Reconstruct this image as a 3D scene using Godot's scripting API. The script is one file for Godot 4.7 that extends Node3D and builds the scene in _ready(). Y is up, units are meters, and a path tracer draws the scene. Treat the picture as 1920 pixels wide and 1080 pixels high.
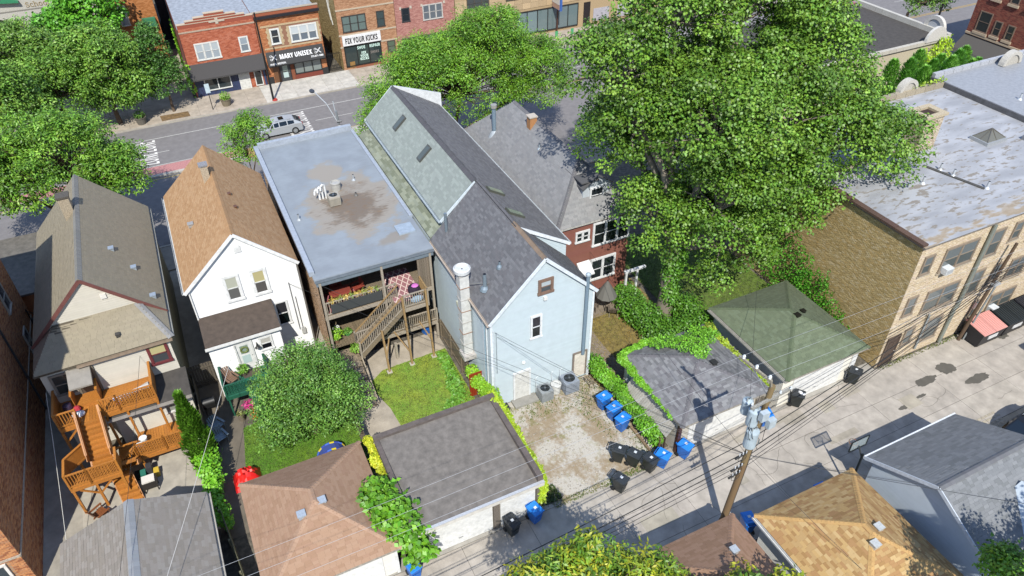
extends Node3D
# A city block seen from a drone: back alley, garages, frame houses and the shops across the avenue.
# x runs along the alley, -z towards the avenue, y up, metres.

var M := {}
var counts := {}
var rng := RandomNumberGenerator.new()
var eye := Vector3(0, 34, 0)
var tone_spread := 0.5

class Mb:
	var v := PackedVector3Array()
	var n := PackedVector3Array()
	var c := PackedColorArray()
	var uv := PackedVector2Array()
	var idx := PackedInt32Array()
	func quad(a: Vector3, b: Vector3, d: Vector3, e: Vector3, col: Color) -> void:  # counter-clockwise from outside
		var nn := (b - a).cross(e - a)
		if nn.length_squared() < 1e-14:
			nn = (d - b).cross(e - b)
		nn = nn.normalized()
		var k := v.size()
		v.append(a); v.append(b); v.append(d); v.append(e)
		n.append(nn); n.append(nn); n.append(nn); n.append(nn)
		c.append(col); c.append(col); c.append(col); c.append(col)
		idx.append(k); idx.append(k + 2); idx.append(k + 1); idx.append(k); idx.append(k + 3); idx.append(k + 2)
	func quad_uv(a: Vector3, b: Vector3, d: Vector3, e: Vector3, col: Color) -> void:
		while uv.size() < v.size():
			uv.append(Vector2.ZERO)
		quad(a, b, d, e, col)
		uv.append(Vector2(0, 1)); uv.append(Vector2(1, 1)); uv.append(Vector2(1, 0)); uv.append(Vector2(0, 0))
	func tri(a: Vector3, b: Vector3, d: Vector3, col: Color) -> void:
		var nn := (b - a).cross(d - a).normalized()
		var k := v.size()
		v.append(a); v.append(b); v.append(d)
		n.append(nn); n.append(nn); n.append(nn)
		c.append(col); c.append(col); c.append(col)
		idx.append(k); idx.append(k + 2); idx.append(k + 1)
	func hexa(p: Array, col: Color) -> void:  # p: 4 bottom corners ccw from above, then the 4 top ones
		quad(p[3], p[2], p[1], p[0], col)
		quad(p[4], p[5], p[6], p[7], col)
		for i in 4:
			var j := (i + 1) % 4
			quad(p[i], p[j], p[j + 4], p[i + 4], col)
	func bx(x0: float, y0: float, z0: float, x1: float, y1: float, z1: float, col: Color) -> void:
		hexa([Vector3(x0, y0, z1), Vector3(x1, y0, z1), Vector3(x1, y0, z0), Vector3(x0, y0, z0), Vector3(x0, y1, z1), Vector3(x1, y1, z1), Vector3(x1, y1, z0), Vector3(x0, y1, z0)], col)
	func tbox(t: Transform3D, s: Vector3, col: Color) -> void:
		var h := s * 0.5
		var p := []
		for y in [-h.y, h.y]:
			for q in [[-1, 1], [1, 1], [1, -1], [-1, -1]]:
				p.append(t * Vector3(q[0] * h.x, y, q[1] * h.z))
		hexa(p, col)
	func beam(a: Vector3, b: Vector3, w: float, h: float, col: Color) -> void:  # a box between two points
		var d := b - a
		var u := Vector3.UP if absf(d.normalized().y) < 0.98 else Vector3.BACK
		var bs := Basis.looking_at(d, u)
		tbox(Transform3D(bs, (a + b) * 0.5), Vector3(w, h, d.length()), col)
	func tube(a: Vector3, b: Vector3, r0: float, r1: float, col: Color, k := 10, caps := true) -> void:
		var d := (b - a).normalized()
		var u := d.cross(Vector3.UP if absf(d.y) < 0.95 else Vector3.RIGHT).normalized()
		var w := d.cross(u)
		var base := v.size()
		for i in k:
			var t := TAU * i / k
			var nn := u * cos(t) + w * sin(t)
			v.append(a + nn * r0); v.append(b + nn * r1)
			n.append(nn); n.append(nn)
			c.append(col); c.append(col)
		for i in k:
			var i0 := base + i * 2
			var i1 := base + ((i + 1) % k) * 2
			idx.append(i0); idx.append(i0 + 1); idx.append(i1)
			idx.append(i1); idx.append(i0 + 1); idx.append(i1 + 1)
		if caps:
			for i in k:
				var t0 := TAU * i / k
				var t1 := TAU * (i + 1) / k
				var p0 := u * cos(t0) + w * sin(t0)
				var p1 := u * cos(t1) + w * sin(t1)
				if r1 > 0.001:
					tri(b, b + p0 * r1, b + p1 * r1, col)
				if r0 > 0.001:
					tri(a, a + p1 * r0, a + p0 * r0, col)
	func path(pts: Array, r: float, col: Color, k := 6) -> void:
		for i in pts.size() - 1:
			tube(pts[i], pts[i + 1], r, r, col, k, false)
	func lathe(at: Vector3, prof: Array, col: Color, k := 14) -> void:  # prof: [radius, y]
		for j in prof.size() - 1:
			var a: Array = prof[j]
			var b: Array = prof[j + 1]
			for i in k:
				var t0 := TAU * i / k
				var t1 := TAU * (i + 1) / k
				var p0 := Vector3(cos(t0), 0, -sin(t0))
				var p1 := Vector3(cos(t1), 0, -sin(t1))
				quad(at + p0 * a[0] + Vector3(0, a[1], 0), at + p1 * a[0] + Vector3(0, a[1], 0), at + p1 * b[0] + Vector3(0, b[1], 0), at + p0 * b[0] + Vector3(0, b[1], 0), col)
	func prism(pts: Array, ext: Vector3, col: Color) -> void:  # planar outline (ccw seen against ext) pushed along ext, convex or fan-able
		var k := pts.size()
		var m := Vector3.ZERO
		for p in pts:
			m += p
		m /= k
		for i in k:
			var j := (i + 1) % k
			tri(m + ext, pts[i] + ext, pts[j] + ext, col)
			tri(m, pts[j], pts[i], col)
			quad(pts[i], pts[j], pts[j] + ext, pts[i] + ext, col)
	func ball(at: Vector3, r: Vector3, col: Color, k := 10) -> void:
		var h := k / 2
		for j in h:
			var a0 := PI * j / h - PI / 2
			var a1 := PI * (j + 1) / h - PI / 2
			for i in k:
				var t0 := TAU * i / k
				var t1 := TAU * (i + 1) / k
				var q := []
				for s in [[t0, a0], [t1, a0], [t1, a1], [t0, a1]]:
					q.append(at + Vector3(cos(s[0]) * cos(s[1]) * r.x, sin(s[1]) * r.y, -sin(s[0]) * cos(s[1]) * r.z))
				quad(q[0], q[1], q[2], q[3], col)
	func leaf(p: Vector3, d: Vector3, s: Vector3, col: Color, nn: Vector3) -> void:  # a leaf blade: tip along d, half-width s
		var k := v.size()
		if s.cross(d).dot(nn) < 0.0:
			s = -s
		v.append(p); v.append(p + d * 0.45 + s); v.append(p + d); v.append(p + d * 0.45 - s)
		for i in 4:
			n.append(nn); c.append(col)
		idx.append(k); idx.append(k + 2); idx.append(k + 1); idx.append(k); idx.append(k + 3); idx.append(k + 2)
	func mesh(off := Vector3.ZERO) -> ArrayMesh:
		var vv := v
		if off != Vector3.ZERO:
			vv = Transform3D(Basis.IDENTITY, -off) * v
		var a := []
		a.resize(Mesh.ARRAY_MAX)
		a[Mesh.ARRAY_VERTEX] = vv
		a[Mesh.ARRAY_NORMAL] = n
		a[Mesh.ARRAY_COLOR] = c
		if uv.size() > 0:
			while uv.size() < v.size():
				uv.append(Vector2.ZERO)
			a[Mesh.ARRAY_TEX_UV] = uv
		a[Mesh.ARRAY_INDEX] = idx
		var m := ArrayMesh.new()
		m.add_surface_from_arrays(Mesh.PRIMITIVE_TRIANGLES, a)
		return m

func col(hex: String, k := 1.0) -> Color:  # sRGB hex to the linear base colour that vertex colours want
	var l := Color(hex).srgb_to_linear()
	return Color(l.r * k, l.g * k, l.b * k)

func vary(q: Color, amt := 0.1) -> Color:
	var k := 1.0 + rng.randf_range(-amt, amt)
	return Color(q.r * k, q.g * k, q.b * k)

func numbered(called: String) -> String:
	if not counts.has(called):
		counts[called] = 0
		return called
	counts[called] += 1
	return "%s_%03d" % [called, counts[called]]

func tag(o: Node3D, label: String, category: String, group := "", kind := "") -> void:
	if label: o.set_meta("label", label)
	if category: o.set_meta("category", category)
	if group: o.set_meta("group", group)
	if kind: o.set_meta("kind", kind)

func thing(called: String, label: String, category: String, at: Vector3, group := "", kind := "") -> Node3D:
	var o := Node3D.new()
	o.name = numbered(called)
	add_child(o)
	o.position = at
	tag(o, label, category, group, kind)
	return o

func struct(called: String, label := "") -> Node3D:
	var o := Node3D.new()
	o.name = numbered(called)
	add_child(o)
	o.set_meta("kind", "structure")
	o.set_meta("label", label)
	o.set_meta("category", called.split("_")[-1])
	return o

func base_of(o: Node3D) -> Vector3:
	var p := Vector3.ZERO
	var q: Node = o
	while q is Node3D and q != self:
		p += q.position
		q = q.get_parent()
	return p

func part(o: Node3D, called: String, mb: Mb, mat: String, kind := "") -> MeshInstance3D:  # mb is in world coordinates (or the prototype's own)
	var m := MeshInstance3D.new()
	m.name = called
	m.mesh = mb.mesh(base_of(o))
	m.material_override = null
	m.mesh.surface_set_material(0, M[mat])
	o.add_child(m, true)
	if kind: m.set_meta("kind", kind)
	return m

func piece(o: Node3D, called: String, mesh: Mesh, t: Transform3D) -> MeshInstance3D:
	var m := MeshInstance3D.new()
	m.name = called
	m.mesh = mesh
	m.transform = Transform3D(t.basis, t.origin - base_of(o))
	o.add_child(m, true)
	return m

var slabs := {}
func slab(q: Color, mat: String) -> ArrayMesh:  # a shared unit block of one tone
	var key := "%s %s" % [q.to_html(), mat]
	if not slabs.has(key):
		var mb := Mb.new()
		mb.tbox(Transform3D.IDENTITY, Vector3.ONE, q)
		var m := mb.mesh()
		m.surface_set_material(0, M[mat])
		slabs[key] = m
	return slabs[key]

func bar(o: Node3D, called: String, a: Vector3, b: Vector3, w: float, h: float, q: Color, mat: String) -> MeshInstance3D:  # one board between two points
	var d := b - a
	var u := Vector3.UP if absf(d.normalized().y) < 0.98 else Vector3.BACK
	var bs := Basis.looking_at(d, u)
	bs = Basis(bs.x * w, bs.y * h, bs.z * d.length())
	return piece(o, called, slab(q, mat), Transform3D(bs, (a + b) * 0.5))

func block(o: Node3D, called: String, x0: float, y0: float, z0: float, x1: float, y1: float, z1: float, q: Color, mat: String) -> MeshInstance3D:
	return piece(o, called, slab(q, mat), Transform3D(Basis.from_scale(Vector3(x1 - x0, y1 - y0, z1 - z0)), Vector3((x0 + x1) / 2, (y0 + y1) / 2, (z0 + z1) / 2)))

func copy(o: Node3D, at: Vector3, turn: float, label: String) -> Node3D:
	var r: Node3D = o.duplicate()
	var stem := String(o.name)
	r.name = numbered(stem)
	add_child(r)
	r.position = at
	r.rotation.y = turn
	r.set_meta("label", label)
	return r

# ---------- materials ----------
func noise_tex(freq: float, lo: float, hi: float, oct := 4, seed_ := 1, size := 512, stretch := 1.0, kind := FastNoiseLite.TYPE_SIMPLEX_SMOOTH) -> NoiseTexture2D:
	var f := FastNoiseLite.new()
	f.noise_type = kind
	f.frequency = freq
	f.fractal_octaves = oct
	f.seed = seed_
	f.fractal_gain = 0.62
	var t := NoiseTexture2D.new()
	t.width = size
	t.height = size
	t.seamless = true
	t.noise = f
	var g := Gradient.new()
	g.set_color(0, Color(lo, lo, lo))
	g.set_color(1, Color(hi, hi, hi))
	t.color_ramp = g
	return t

func mat(called: String, rough: float, tex: Texture2D = null, scale := 1.0, metal := 0.0) -> StandardMaterial3D:
	var m := StandardMaterial3D.new()
	m.resource_name = called
	m.vertex_color_use_as_albedo = true
	m.roughness = rough
	m.metallic = metal
	if tex:
		m.albedo_texture = tex
		m.uv1_triplanar = true
		m.uv1_world_triplanar = true
		m.uv1_scale = Vector3.ONE * scale
	M[called] = m
	return m

func materials() -> void:
	var coarse := noise_tex(0.012, 0.62, 1.0, 5, 3)
	var fine := noise_tex(0.09, 0.74, 1.0, 3, 5)
	var mid := noise_tex(0.03, 0.7, 1.0, 5, 7)
	var streak := noise_tex(0.02, 0.6, 1.0, 5, 9)
	mat("plain", 0.85, mid, 0.35)
	mat("paint", 0.5, noise_tex(0.02, 0.86, 1.0, 5, 11), 0.25)
	mat("siding", 0.55, noise_tex(0.015, 0.95, 1.0, 5, 12), 0.2)
	mat("shingle", 0.95, fine, 1.3)
	mat("tarroof", 0.9, noise_tex(0.02, 0.74, 1.0, 6, 13), 0.16)
	var wood := mat("wood", 0.75, streak, 0.9)
	wood.uv1_scale = Vector3(0.9, 2.0, 0.9)
	mat("stained", 0.55, noise_tex(0.02, 0.78, 1.0, 4, 14), 0.8)
	mat("concrete", 0.92, noise_tex(0.012, 0.8, 1.0, 7, 15), 0.13)
	mat("asphalt", 0.93, noise_tex(0.02, 0.88, 1.0, 6, 16), 0.12)
	mat("brick", 0.9, noise_tex(0.03, 0.84, 1.0, 5, 17), 0.5)
	mat("stone", 0.85, mid, 0.6)
	mat("plastic", 0.38)
	mat("glossy", 0.16)
	mat("rubber", 0.8)
	mat("metal", 0.38, noise_tex(0.02, 0.85, 1.0, 4, 18), 0.7, 0.25)
	mat("cable", 0.6)
	mat("cloth", 0.9)
	var gl := mat("glass", 0.06)
	gl.metallic_specular = 0.6
	var lf := mat("leaf", 0.5)
	lf.backlight_enabled = true
	lf.backlight = Color(0.55, 0.6, 0.25)
	mat("bark", 0.95, fine, 0.8)
	mat("grass", 0.9, noise_tex(0.015, 0.55, 1.0, 5, 19), 0.2)
	mat("soil", 0.97, noise_tex(0.02, 0.55, 1.0, 6, 20), 0.22)
	mat("mark", 0.8, noise_tex(0.04, 0.6, 1.0, 4, 21), 0.5)

func ramp_material(called: String, img: Image, rough := 0.9) -> void:
	var m := StandardMaterial3D.new()
	m.resource_name = called
	m.albedo_texture = ImageTexture.create_from_image(img)
	m.roughness = rough
	m.texture_repeat = false
	M[called] = m

func fnl(freq: float, seed_: int, oct := 4) -> FastNoiseLite:
	var f := FastNoiseLite.new()
	f.noise_type = FastNoiseLite.TYPE_SIMPLEX_SMOOTH
	f.frequency = freq
	f.seed = seed_
	f.fractal_octaves = oct
	return f

# ---------- surface coverings ----------
func span(poly: Array, y: float) -> Array:  # where the line at height y crosses a convex outline of Vector2
	var lo := 1e9
	var hi := -1e9
	for i in poly.size():
		var a: Vector2 = poly[i]
		var b: Vector2 = poly[(i + 1) % poly.size()]
		if (a.y <= y and b.y > y) or (b.y <= y and a.y > y):
			var x := a.x + (b.x - a.x) * (y - a.y) / (b.y - a.y)
			lo = minf(lo, x)
			hi = maxf(hi, x)
	return [lo, hi]

func siding(mb: Mb, o: Vector3, u: Vector3, nn: Vector3, poly: Array, q: Color, e := 0.115) -> void:  # lapped boards; poly in metres along u and up
	var y0 := 1e9
	var y1 := -1e9
	for p in poly:
		y0 = minf(y0, p.y)
		y1 = maxf(y1, p.y)
	var rows := int(ceil((y1 - y0) / e))
	for j in rows:
		var ya := y0 + j * e
		var yb := minf(ya + e, y1)
		var a := span(poly, ya + 0.002)
		var b := span(poly, yb - 0.002)
		if a[0] > a[1] or b[0] > b[1]:
			continue
		var qq := vary(q, 0.025)
		var lip := nn * 0.03
		var A: Vector3 = o + u * a[0] + Vector3(0, ya, 0)
		var B: Vector3 = o + u * a[1] + Vector3(0, ya, 0)
		var C: Vector3 = o + u * b[1] + Vector3(0, yb, 0)
		var D: Vector3 = o + u * b[0] + Vector3(0, yb, 0)
		mb.quad(A + lip, B + lip, C + nn * 0.004, D + nn * 0.004, qq)
		mb.quad(A, B, B + lip, A + lip, qq)

func bricks(mb: Mb, o: Vector3, u: Vector3, nn: Vector3, x0: float, x1: float, y0: float, y1: float, pal: Array, mortar: Color, bw := 0.215, bh := 0.076, holes := []) -> void:
	mb.quad(o + u * x0 + Vector3(0, y0, 0), o + u * x1 + Vector3(0, y0, 0), o + u * x1 + Vector3(0, y1, 0), o + u * x0 + Vector3(0, y1, 0), mortar)
	var rows := int((y1 - y0) / bh)
	for j in rows:
		var y := y0 + j * bh
		var x := x0 - (bw * 0.5 if j % 2 else 0.0)
		while x < x1 - 0.03:
			var a := maxf(x, x0) + 0.006
			var b := minf(x + bw, x1) - 0.006
			x += bw
			if b - a < 0.03:
				continue
			var skip := false
			for h in holes:
				if b > h[0] and a < h[1] and y + bh > h[2] and y < h[3]:
					skip = true
			if skip:
				continue
			var q: Color = pal[rng.randi() % pal.size()]
			var d := nn * rng.randf_range(0.006, 0.02)
			var A := o + u * a + Vector3(0, y + 0.006, 0)
			var B := o + u * b + Vector3(0, y + 0.006, 0)
			var C := o + u * b + Vector3(0, y + bh - 0.006, 0)
			var D := o + u * a + Vector3(0, y + bh - 0.006, 0)
			mb.quad(A + d, B + d, C + d, D + d, q)
			mb.quad(D + d, C + d, C, D, q)
			mb.quad(A, B, B + d, A + d, q)

func roof_face(list: Array, a: Vector3, b: Vector3, up: Vector3, poly: Array, pal: Array, w := 0.32, e := 0.145) -> void:
	# shingles on a plane through a (lower left) and b (lower right); up points up the slope; poly in metres along the eave and up the slope
	var u := (b - a).normalized()
	var s := up.normalized()
	var nn := u.cross(s).normalized()
	var top := 0.0
	for p in poly:
		top = maxf(top, p.y)
	var mean := Color(0, 0, 0)
	for q in pal:
		mean += q / pal.size()
	var soft := []
	for q in pal:
		soft.append(mean.lerp(q, tone_spread))
	var rows := int(ceil(top / e))
	var tilt := Basis(u, s, nn) * Basis(Vector3.RIGHT, 0.05)
	for j in rows:
		var v0 := j * e
		var r := span(poly, minf(v0 + e * 0.5, top - 0.004))
		if r[0] > r[1]:
			continue
		var x: float = r[0] - rng.randf() * w
		while x < r[1] - 0.02:
			var ww := w * rng.randf_range(0.7, 1.3)
			var xa := maxf(x, r[0])
			var xb := minf(x + ww, r[1])
			x += ww
			if xb - xa < 0.03:
				continue
			var h := minf(e * 1.35, top - v0 + 0.02)
			var th := 0.014 + rng.randf() * 0.008
			var at := a + u * ((xa + xb) * 0.5) + s * (v0 + h * 0.5) + nn * (0.012 + th * 0.5)
			list.append([Transform3D(Basis(tilt.x * (xb - xa - 0.006), tilt.y * h, tilt.z * th), at), soft[rng.randi() % soft.size()]])

func lay(o: Node3D, list: Array, single := 300) -> void:  # the nearest shingles one by one, the others as one part
	list.sort_custom(func(p, q): return p[0].origin.distance_squared_to(eye) < q[0].origin.distance_squared_to(eye))
	var mb := Mb.new()
	for i in list.size():
		if i < single:
			piece(o, "shingle", slab(list[i][1], "shingle"), list[i][0])
		else:
			var t: Transform3D = list[i][0]
			var q: Color = list[i][1]
			var X := t.basis.x * 0.5
			var Y := t.basis.y * 0.5
			var Z := t.basis.z * 0.5
			var k := t.origin
			mb.quad(k - X - Y + Z, k + X - Y + Z, k + X + Y + Z, k - X + Y + Z, q)
			mb.quad(k - X - Y - Z, k + X - Y - Z, k + X - Y + Z, k - X - Y + Z, q)
			mb.quad(k - X - Y - Z, k - X - Y + Z, k - X + Y + Z, k - X + Y - Z, q)
			mb.quad(k + X - Y + Z, k + X - Y - Z, k + X + Y - Z, k + X + Y + Z, q)
	if mb.v.size() > 0:
		part(o, "shingle_field", mb, "shingle", "stuff")

func tones(hex: String, amt := 0.22, k := 5) -> Array:
	var out := []
	var q := col(hex)
	for i in k:
		var f := 1.0 + amt * (2.0 * i / (k - 1) - 1.0)
		out.append(Color(q.r * f, q.g * f, q.b * f))
	return out

func caps(o: Node3D, a: Vector3, b: Vector3, q: Color, w := 0.3, tilt := 0.42) -> void:  # ridge or hip cap shingles
	var d := b - a
	var k := int(d.length() / 0.22)
	var bs := Basis.looking_at(d, Vector3.UP)
	var mb := Mb.new()
	for i in k:
		var p := a + d * ((i + 0.5) / k) + Vector3(0, 0.03, 0)
		var qq := vary(q, 0.08)
		for s in [-1, 1]:
			var t := Transform3D(bs * Basis(Vector3(0, 0, 1), -s * tilt), p + bs.x * (s * w * 0.25) - bs.y * (tan(tilt) * w * 0.25 - 0.02))
			mb.tbox(t * Transform3D(Basis(Vector3.RIGHT, 0.05), Vector3.ZERO), Vector3(w * 0.53 / cos(tilt), 0.02, 0.27), qq)
	part(o, "ridge_cap", mb, "shingle")

# ---------- windows and doors on a wall: o = wall point, u along it, nn outwards; x,y lower left ----------
func window(o: Node3D, wo: Vector3, u: Vector3, nn: Vector3, x: float, y: float, w: float, h: float, frame: Color, cols := 1, glass := "#23282c", upper := "", fw := 0.09) -> void:
	var bs := Basis(u, Vector3.UP, nn)
	var at := func(px: float, py: float, d: float) -> Vector3: return wo + u * px + Vector3(0, py, 0) + nn * d
	var f := Mb.new()
	f.tbox(Transform3D(bs, at.call(x + w / 2, y + h - fw / 2, 0.04)), Vector3(w, fw, 0.1), frame)
	f.tbox(Transform3D(bs, at.call(x + w / 2, y + fw / 2, 0.05)), Vector3(w + 0.08, fw, 0.13), frame)
	for k in cols + 1:
		var xx := x + fw / 2 + (w - fw) * k / cols
		f.tbox(Transform3D(bs, at.call(xx, y + h / 2, 0.04)), Vector3(fw if k == 0 or k == cols else fw * 0.9, h - fw * 2, 0.095), frame)
	var wn := Node3D.new()
	wn.name = "window"
	o.add_child(wn, true)
	wn.position = at.call(x + w / 2, y, 0.0) - base_of(o)
	part(wn, "frame", f, "paint")
	var cw := (w - fw * (cols + 1)) / cols
	for k in cols:
		var cx := x + fw + cw / 2 + k * (cw + fw * (cols + 1 - 2) / maxf(cols, 1.0))
		cx = x + fw / 2 + (w - fw) * (k + 0.5) / cols
		var hh := (h - fw * 2) / 2
		for s in 2:
			var p := Mb.new()
			var q := col(glass) if s == 0 or upper == "" else col(upper)
			p.tbox(Transform3D(bs, at.call(cx, y + fw + hh * (s + 0.5), 0.035 + 0.015 * s)), Vector3(cw - 0.05, hh - 0.05, 0.012), q)
			part(wn, "pane", p, "glass")
		var r := Mb.new()
		var sw := 0.035
		for s in 2:
			var yy := y + fw + hh * s
			r.tbox(Transform3D(bs, at.call(cx, yy + sw / 2, 0.045 + 0.015 * s)), Vector3(cw + 0.02, sw, 0.04), frame)
			r.tbox(Transform3D(bs, at.call(cx, yy + hh - sw / 2, 0.045 + 0.015 * s)), Vector3(cw + 0.02, sw, 0.04), frame)
			for t in [-1, 1]:
				r.tbox(Transform3D(bs, at.call(cx + t * (cw / 2 - sw / 2), yy + hh / 2, 0.045 + 0.015 * s)), Vector3(sw, hh, 0.04), frame)
		part(wn, "sash", r, "paint")

func door(o: Node3D, wo: Vector3, u: Vector3, nn: Vector3, x: float, y: float, w: float, h: float, leaf: Color, frame: Color, lite := false) -> void:
	var bs := Basis(u, Vector3.UP, nn)
	var at := func(px: float, py: float, d: float) -> Vector3: return wo + u * px + Vector3(0, py, 0) + nn * d
	var dn := Node3D.new()
	dn.name = "door"
	o.add_child(dn, true)
	dn.position = at.call(x + w / 2, y, 0.0) - base_of(o)
	var f := Mb.new()
	f.tbox(Transform3D(bs, at.call(x + w / 2, y + h + 0.05, 0.045)), Vector3(w + 0.22, 0.1, 0.1), frame)
	for s in [-0.055, w + 0.055]:
		f.tbox(Transform3D(bs, at.call(x + s, y + h / 2, 0.045)), Vector3(0.11, h, 0.1), frame)
	part(dn, "frame", f, "paint")
	var l := Mb.new()
	l.tbox(Transform3D(bs, at.call(x + w / 2, y + h / 2, 0.04)), Vector3(w, h, 0.045), leaf)
	if not lite:
		for s in [[0.28, 0.25], [0.72, 0.25], [0.28, 0.7], [0.72, 0.7]]:
			l.tbox(Transform3D(bs, at.call(x + w * s[0], y + h * s[1], 0.066)), Vector3(w * 0.3, h * 0.3, 0.012), leaf)
	part(dn, "leaf", l, "paint")
	if lite:
		for s in [0.36, 0.73]:
			var p := Mb.new()
			p.tbox(Transform3D(bs, at.call(x + w / 2, y + h * s, 0.067)), Vector3(w * 0.56, h * 0.3, 0.012), col("#9fb0ae") if s < 0.5 else col("#77867c"))
			part(dn, "pane", p, "glass")
	var k := Mb.new()
	k.ball(at.call(x + w - 0.08, y + h * 0.47, 0.1), Vector3.ONE * 0.035, col("#b0b0a8"), 8)
	part(dn, "handle", k, "metal")

func overhead_door(o: Node3D, x0: float, x1: float, y1: float, z: float, q: Color) -> void:  # sectional garage door facing +z
	var d := Node3D.new()
	d.name = "garage_door"
	o.add_child(d, true)
	d.position = Vector3((x0 + x1) / 2, 0, z) - base_of(o)
	var rows := 4
	for j in rows:
		block(d, "panel", x0, 0.03 + (y1 - 0.03) * j / rows + 0.006, z - 0.02, x1, 0.03 + (y1 - 0.03) * (j + 1) / rows - 0.006, z + 0.03, vary(q, 0.03), "paint")
	block(d, "handle", (x0 + x1) / 2 - 0.12, 0.5, z + 0.03, (x0 + x1) / 2 + 0.12, 0.53, z + 0.06, col("#888888"), "metal")

func _ready() -> void:
	rng.seed = 20
	var cam := Camera3D.new()
	cam.name = "camera"
	add_child(cam)
	cam.position = eye
	cam.rotation_degrees = Vector3(-38.729, -25.363, -0.666)
	cam.fov = 42.68
	cam.near = 0.1
	cam.far = 1500.0
	cam.current = true
	var we := WorldEnvironment.new()
	we.name = "world_environment"
	var env := Environment.new()
	env.background_mode = Environment.BG_SKY
	var sky := Sky.new()
	var sm := ProceduralSkyMaterial.new()
	sm.sky_top_color = Color(0.46, 0.56, 0.74)
	sm.sky_horizon_color = Color(0.78, 0.84, 0.9)
	sm.sky_curve = 0.2
	sm.ground_bottom_color = Color(0.35, 0.34, 0.32)
	sm.ground_horizon_color = Color(0.6, 0.63, 0.65)
	sm.sun_angle_max = 2.0
	sky.sky_material = sm
	env.sky = sky
	env.background_energy_multiplier = 1.2
	env.tonemap_mode = Environment.TONE_MAPPER_LINEAR
	env.tonemap_exposure = 1.58
	env.sdfgi_enabled = true
	env.ssao_enabled = true
	env.ssil_enabled = true
	we.environment = env
	add_child(we)
	var sun := DirectionalLight3D.new()
	sun.name = "sun"
	sun.light_color = Color(1.0, 0.985, 0.95)
	sun.light_energy = 1.36
	sun.light_angular_distance = 0.53
	sun.shadow_enabled = true
	add_child(sun)
	sun.look_at_from_position(Vector3.ZERO, -Vector3(-0.33, 1.0, 0.85), Vector3.UP)
	materials()
	ground()
	avenue()
	big_brick_building()
	left_house()
	white_house()
	flat_roof_building()
	blue_house()
	grey_house()
	apartment_building()
	east_corner()
	garages()
	orange_deck()
	grey_deck()
	green_deck()
	shops()
	trees()
	vines()
	carts()
	utility()
	yard_things()
	street_things()

func sheet(o: Node3D, called: String, x0: float, z0: float, x1: float, z1: float, y: float, q: Color, m: String, label := "", thick := 0.0) -> Node3D:
	var mb := Mb.new()
	if thick > 0.0:
		mb.bx(x0, y - thick, z0, x1, y, z1, q)
	else:
		mb.quad(Vector3(x0, y, z1), Vector3(x1, y, z1), Vector3(x1, y, z0), Vector3(x0, y, z0), q)
	var t := o if o else struct(called, label)
	if not o:
		t.position = Vector3((x0 + x1) / 2, y, (z0 + z1) / 2)
	part(t, called if o else "surface", mb, m)
	return t

func outline(called: String, label: String, pts: Array, y: float, q: Color, m: String) -> Node3D:
	var t := struct(called, label)
	t.position = Vector3(pts[0].x, y, pts[0].y)
	var mb := Mb.new()
	var pv := PackedVector2Array()
	for p in pts:
		pv.append(p)
	var ti := Geometry2D.triangulate_polygon(pv)
	for i in range(0, ti.size(), 3):
		var a := pv[ti[i]]
		var b := pv[ti[i + 1]]
		var d := pv[ti[i + 2]]
		var A := Vector3(a.x, y, a.y)
		var B := Vector3(b.x, y, b.y)
		var D := Vector3(d.x, y, d.y)
		if (B - A).cross(D - A).y < 0:
			var T := B
			B = D
			D = T
		mb.tri(A, B, D, q)
	part(t, "surface", mb, m)
	return t

func blades(called: String, label: String, pts: Array, y: float, q: Color, k: int, h := 0.07, thin := 0.0) -> void:  # short grass as real blades, in tufts
	var pv := PackedVector2Array()
	var lo := Vector2(1e9, 1e9)
	var hi := Vector2(-1e9, -1e9)
	for p in pts:
		pv.append(p)
		lo = lo.min(p)
		hi = hi.max(p)
	var mb := Mb.new()
	var f := fnl(0.35, 77)
	for i in k:
		var p := Vector2(rng.randf_range(lo.x, hi.x), rng.randf_range(lo.y, hi.y))
		if not Geometry2D.is_point_in_polygon(p, pv):
			continue
		var w := f.get_noise_2d(p.x, p.y)
		if w < thin - 0.6 * rng.randf():
			continue
		var a := rng.randf() * TAU
		var d := Vector3(cos(a) * 0.4, 1.0, sin(a) * 0.4) * h * rng.randf_range(0.5, 1.3)
		var s := Vector3(-sin(a), 0, cos(a)) * 0.028
		var qq := vary(q, 0.25)
		qq.r *= 1.0 - w * 0.5
		mb.leaf(Vector3(p.x, y, p.y), d, s, qq, (Vector3.UP + Vector3(cos(a), 0, sin(a)) * 0.3).normalized())
	var t := thing(called, label, "grass", Vector3(pts[0].x, y, pts[0].y), "", "stuff")
	part(t, "blades", mb, "leaf", "stuff")

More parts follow.
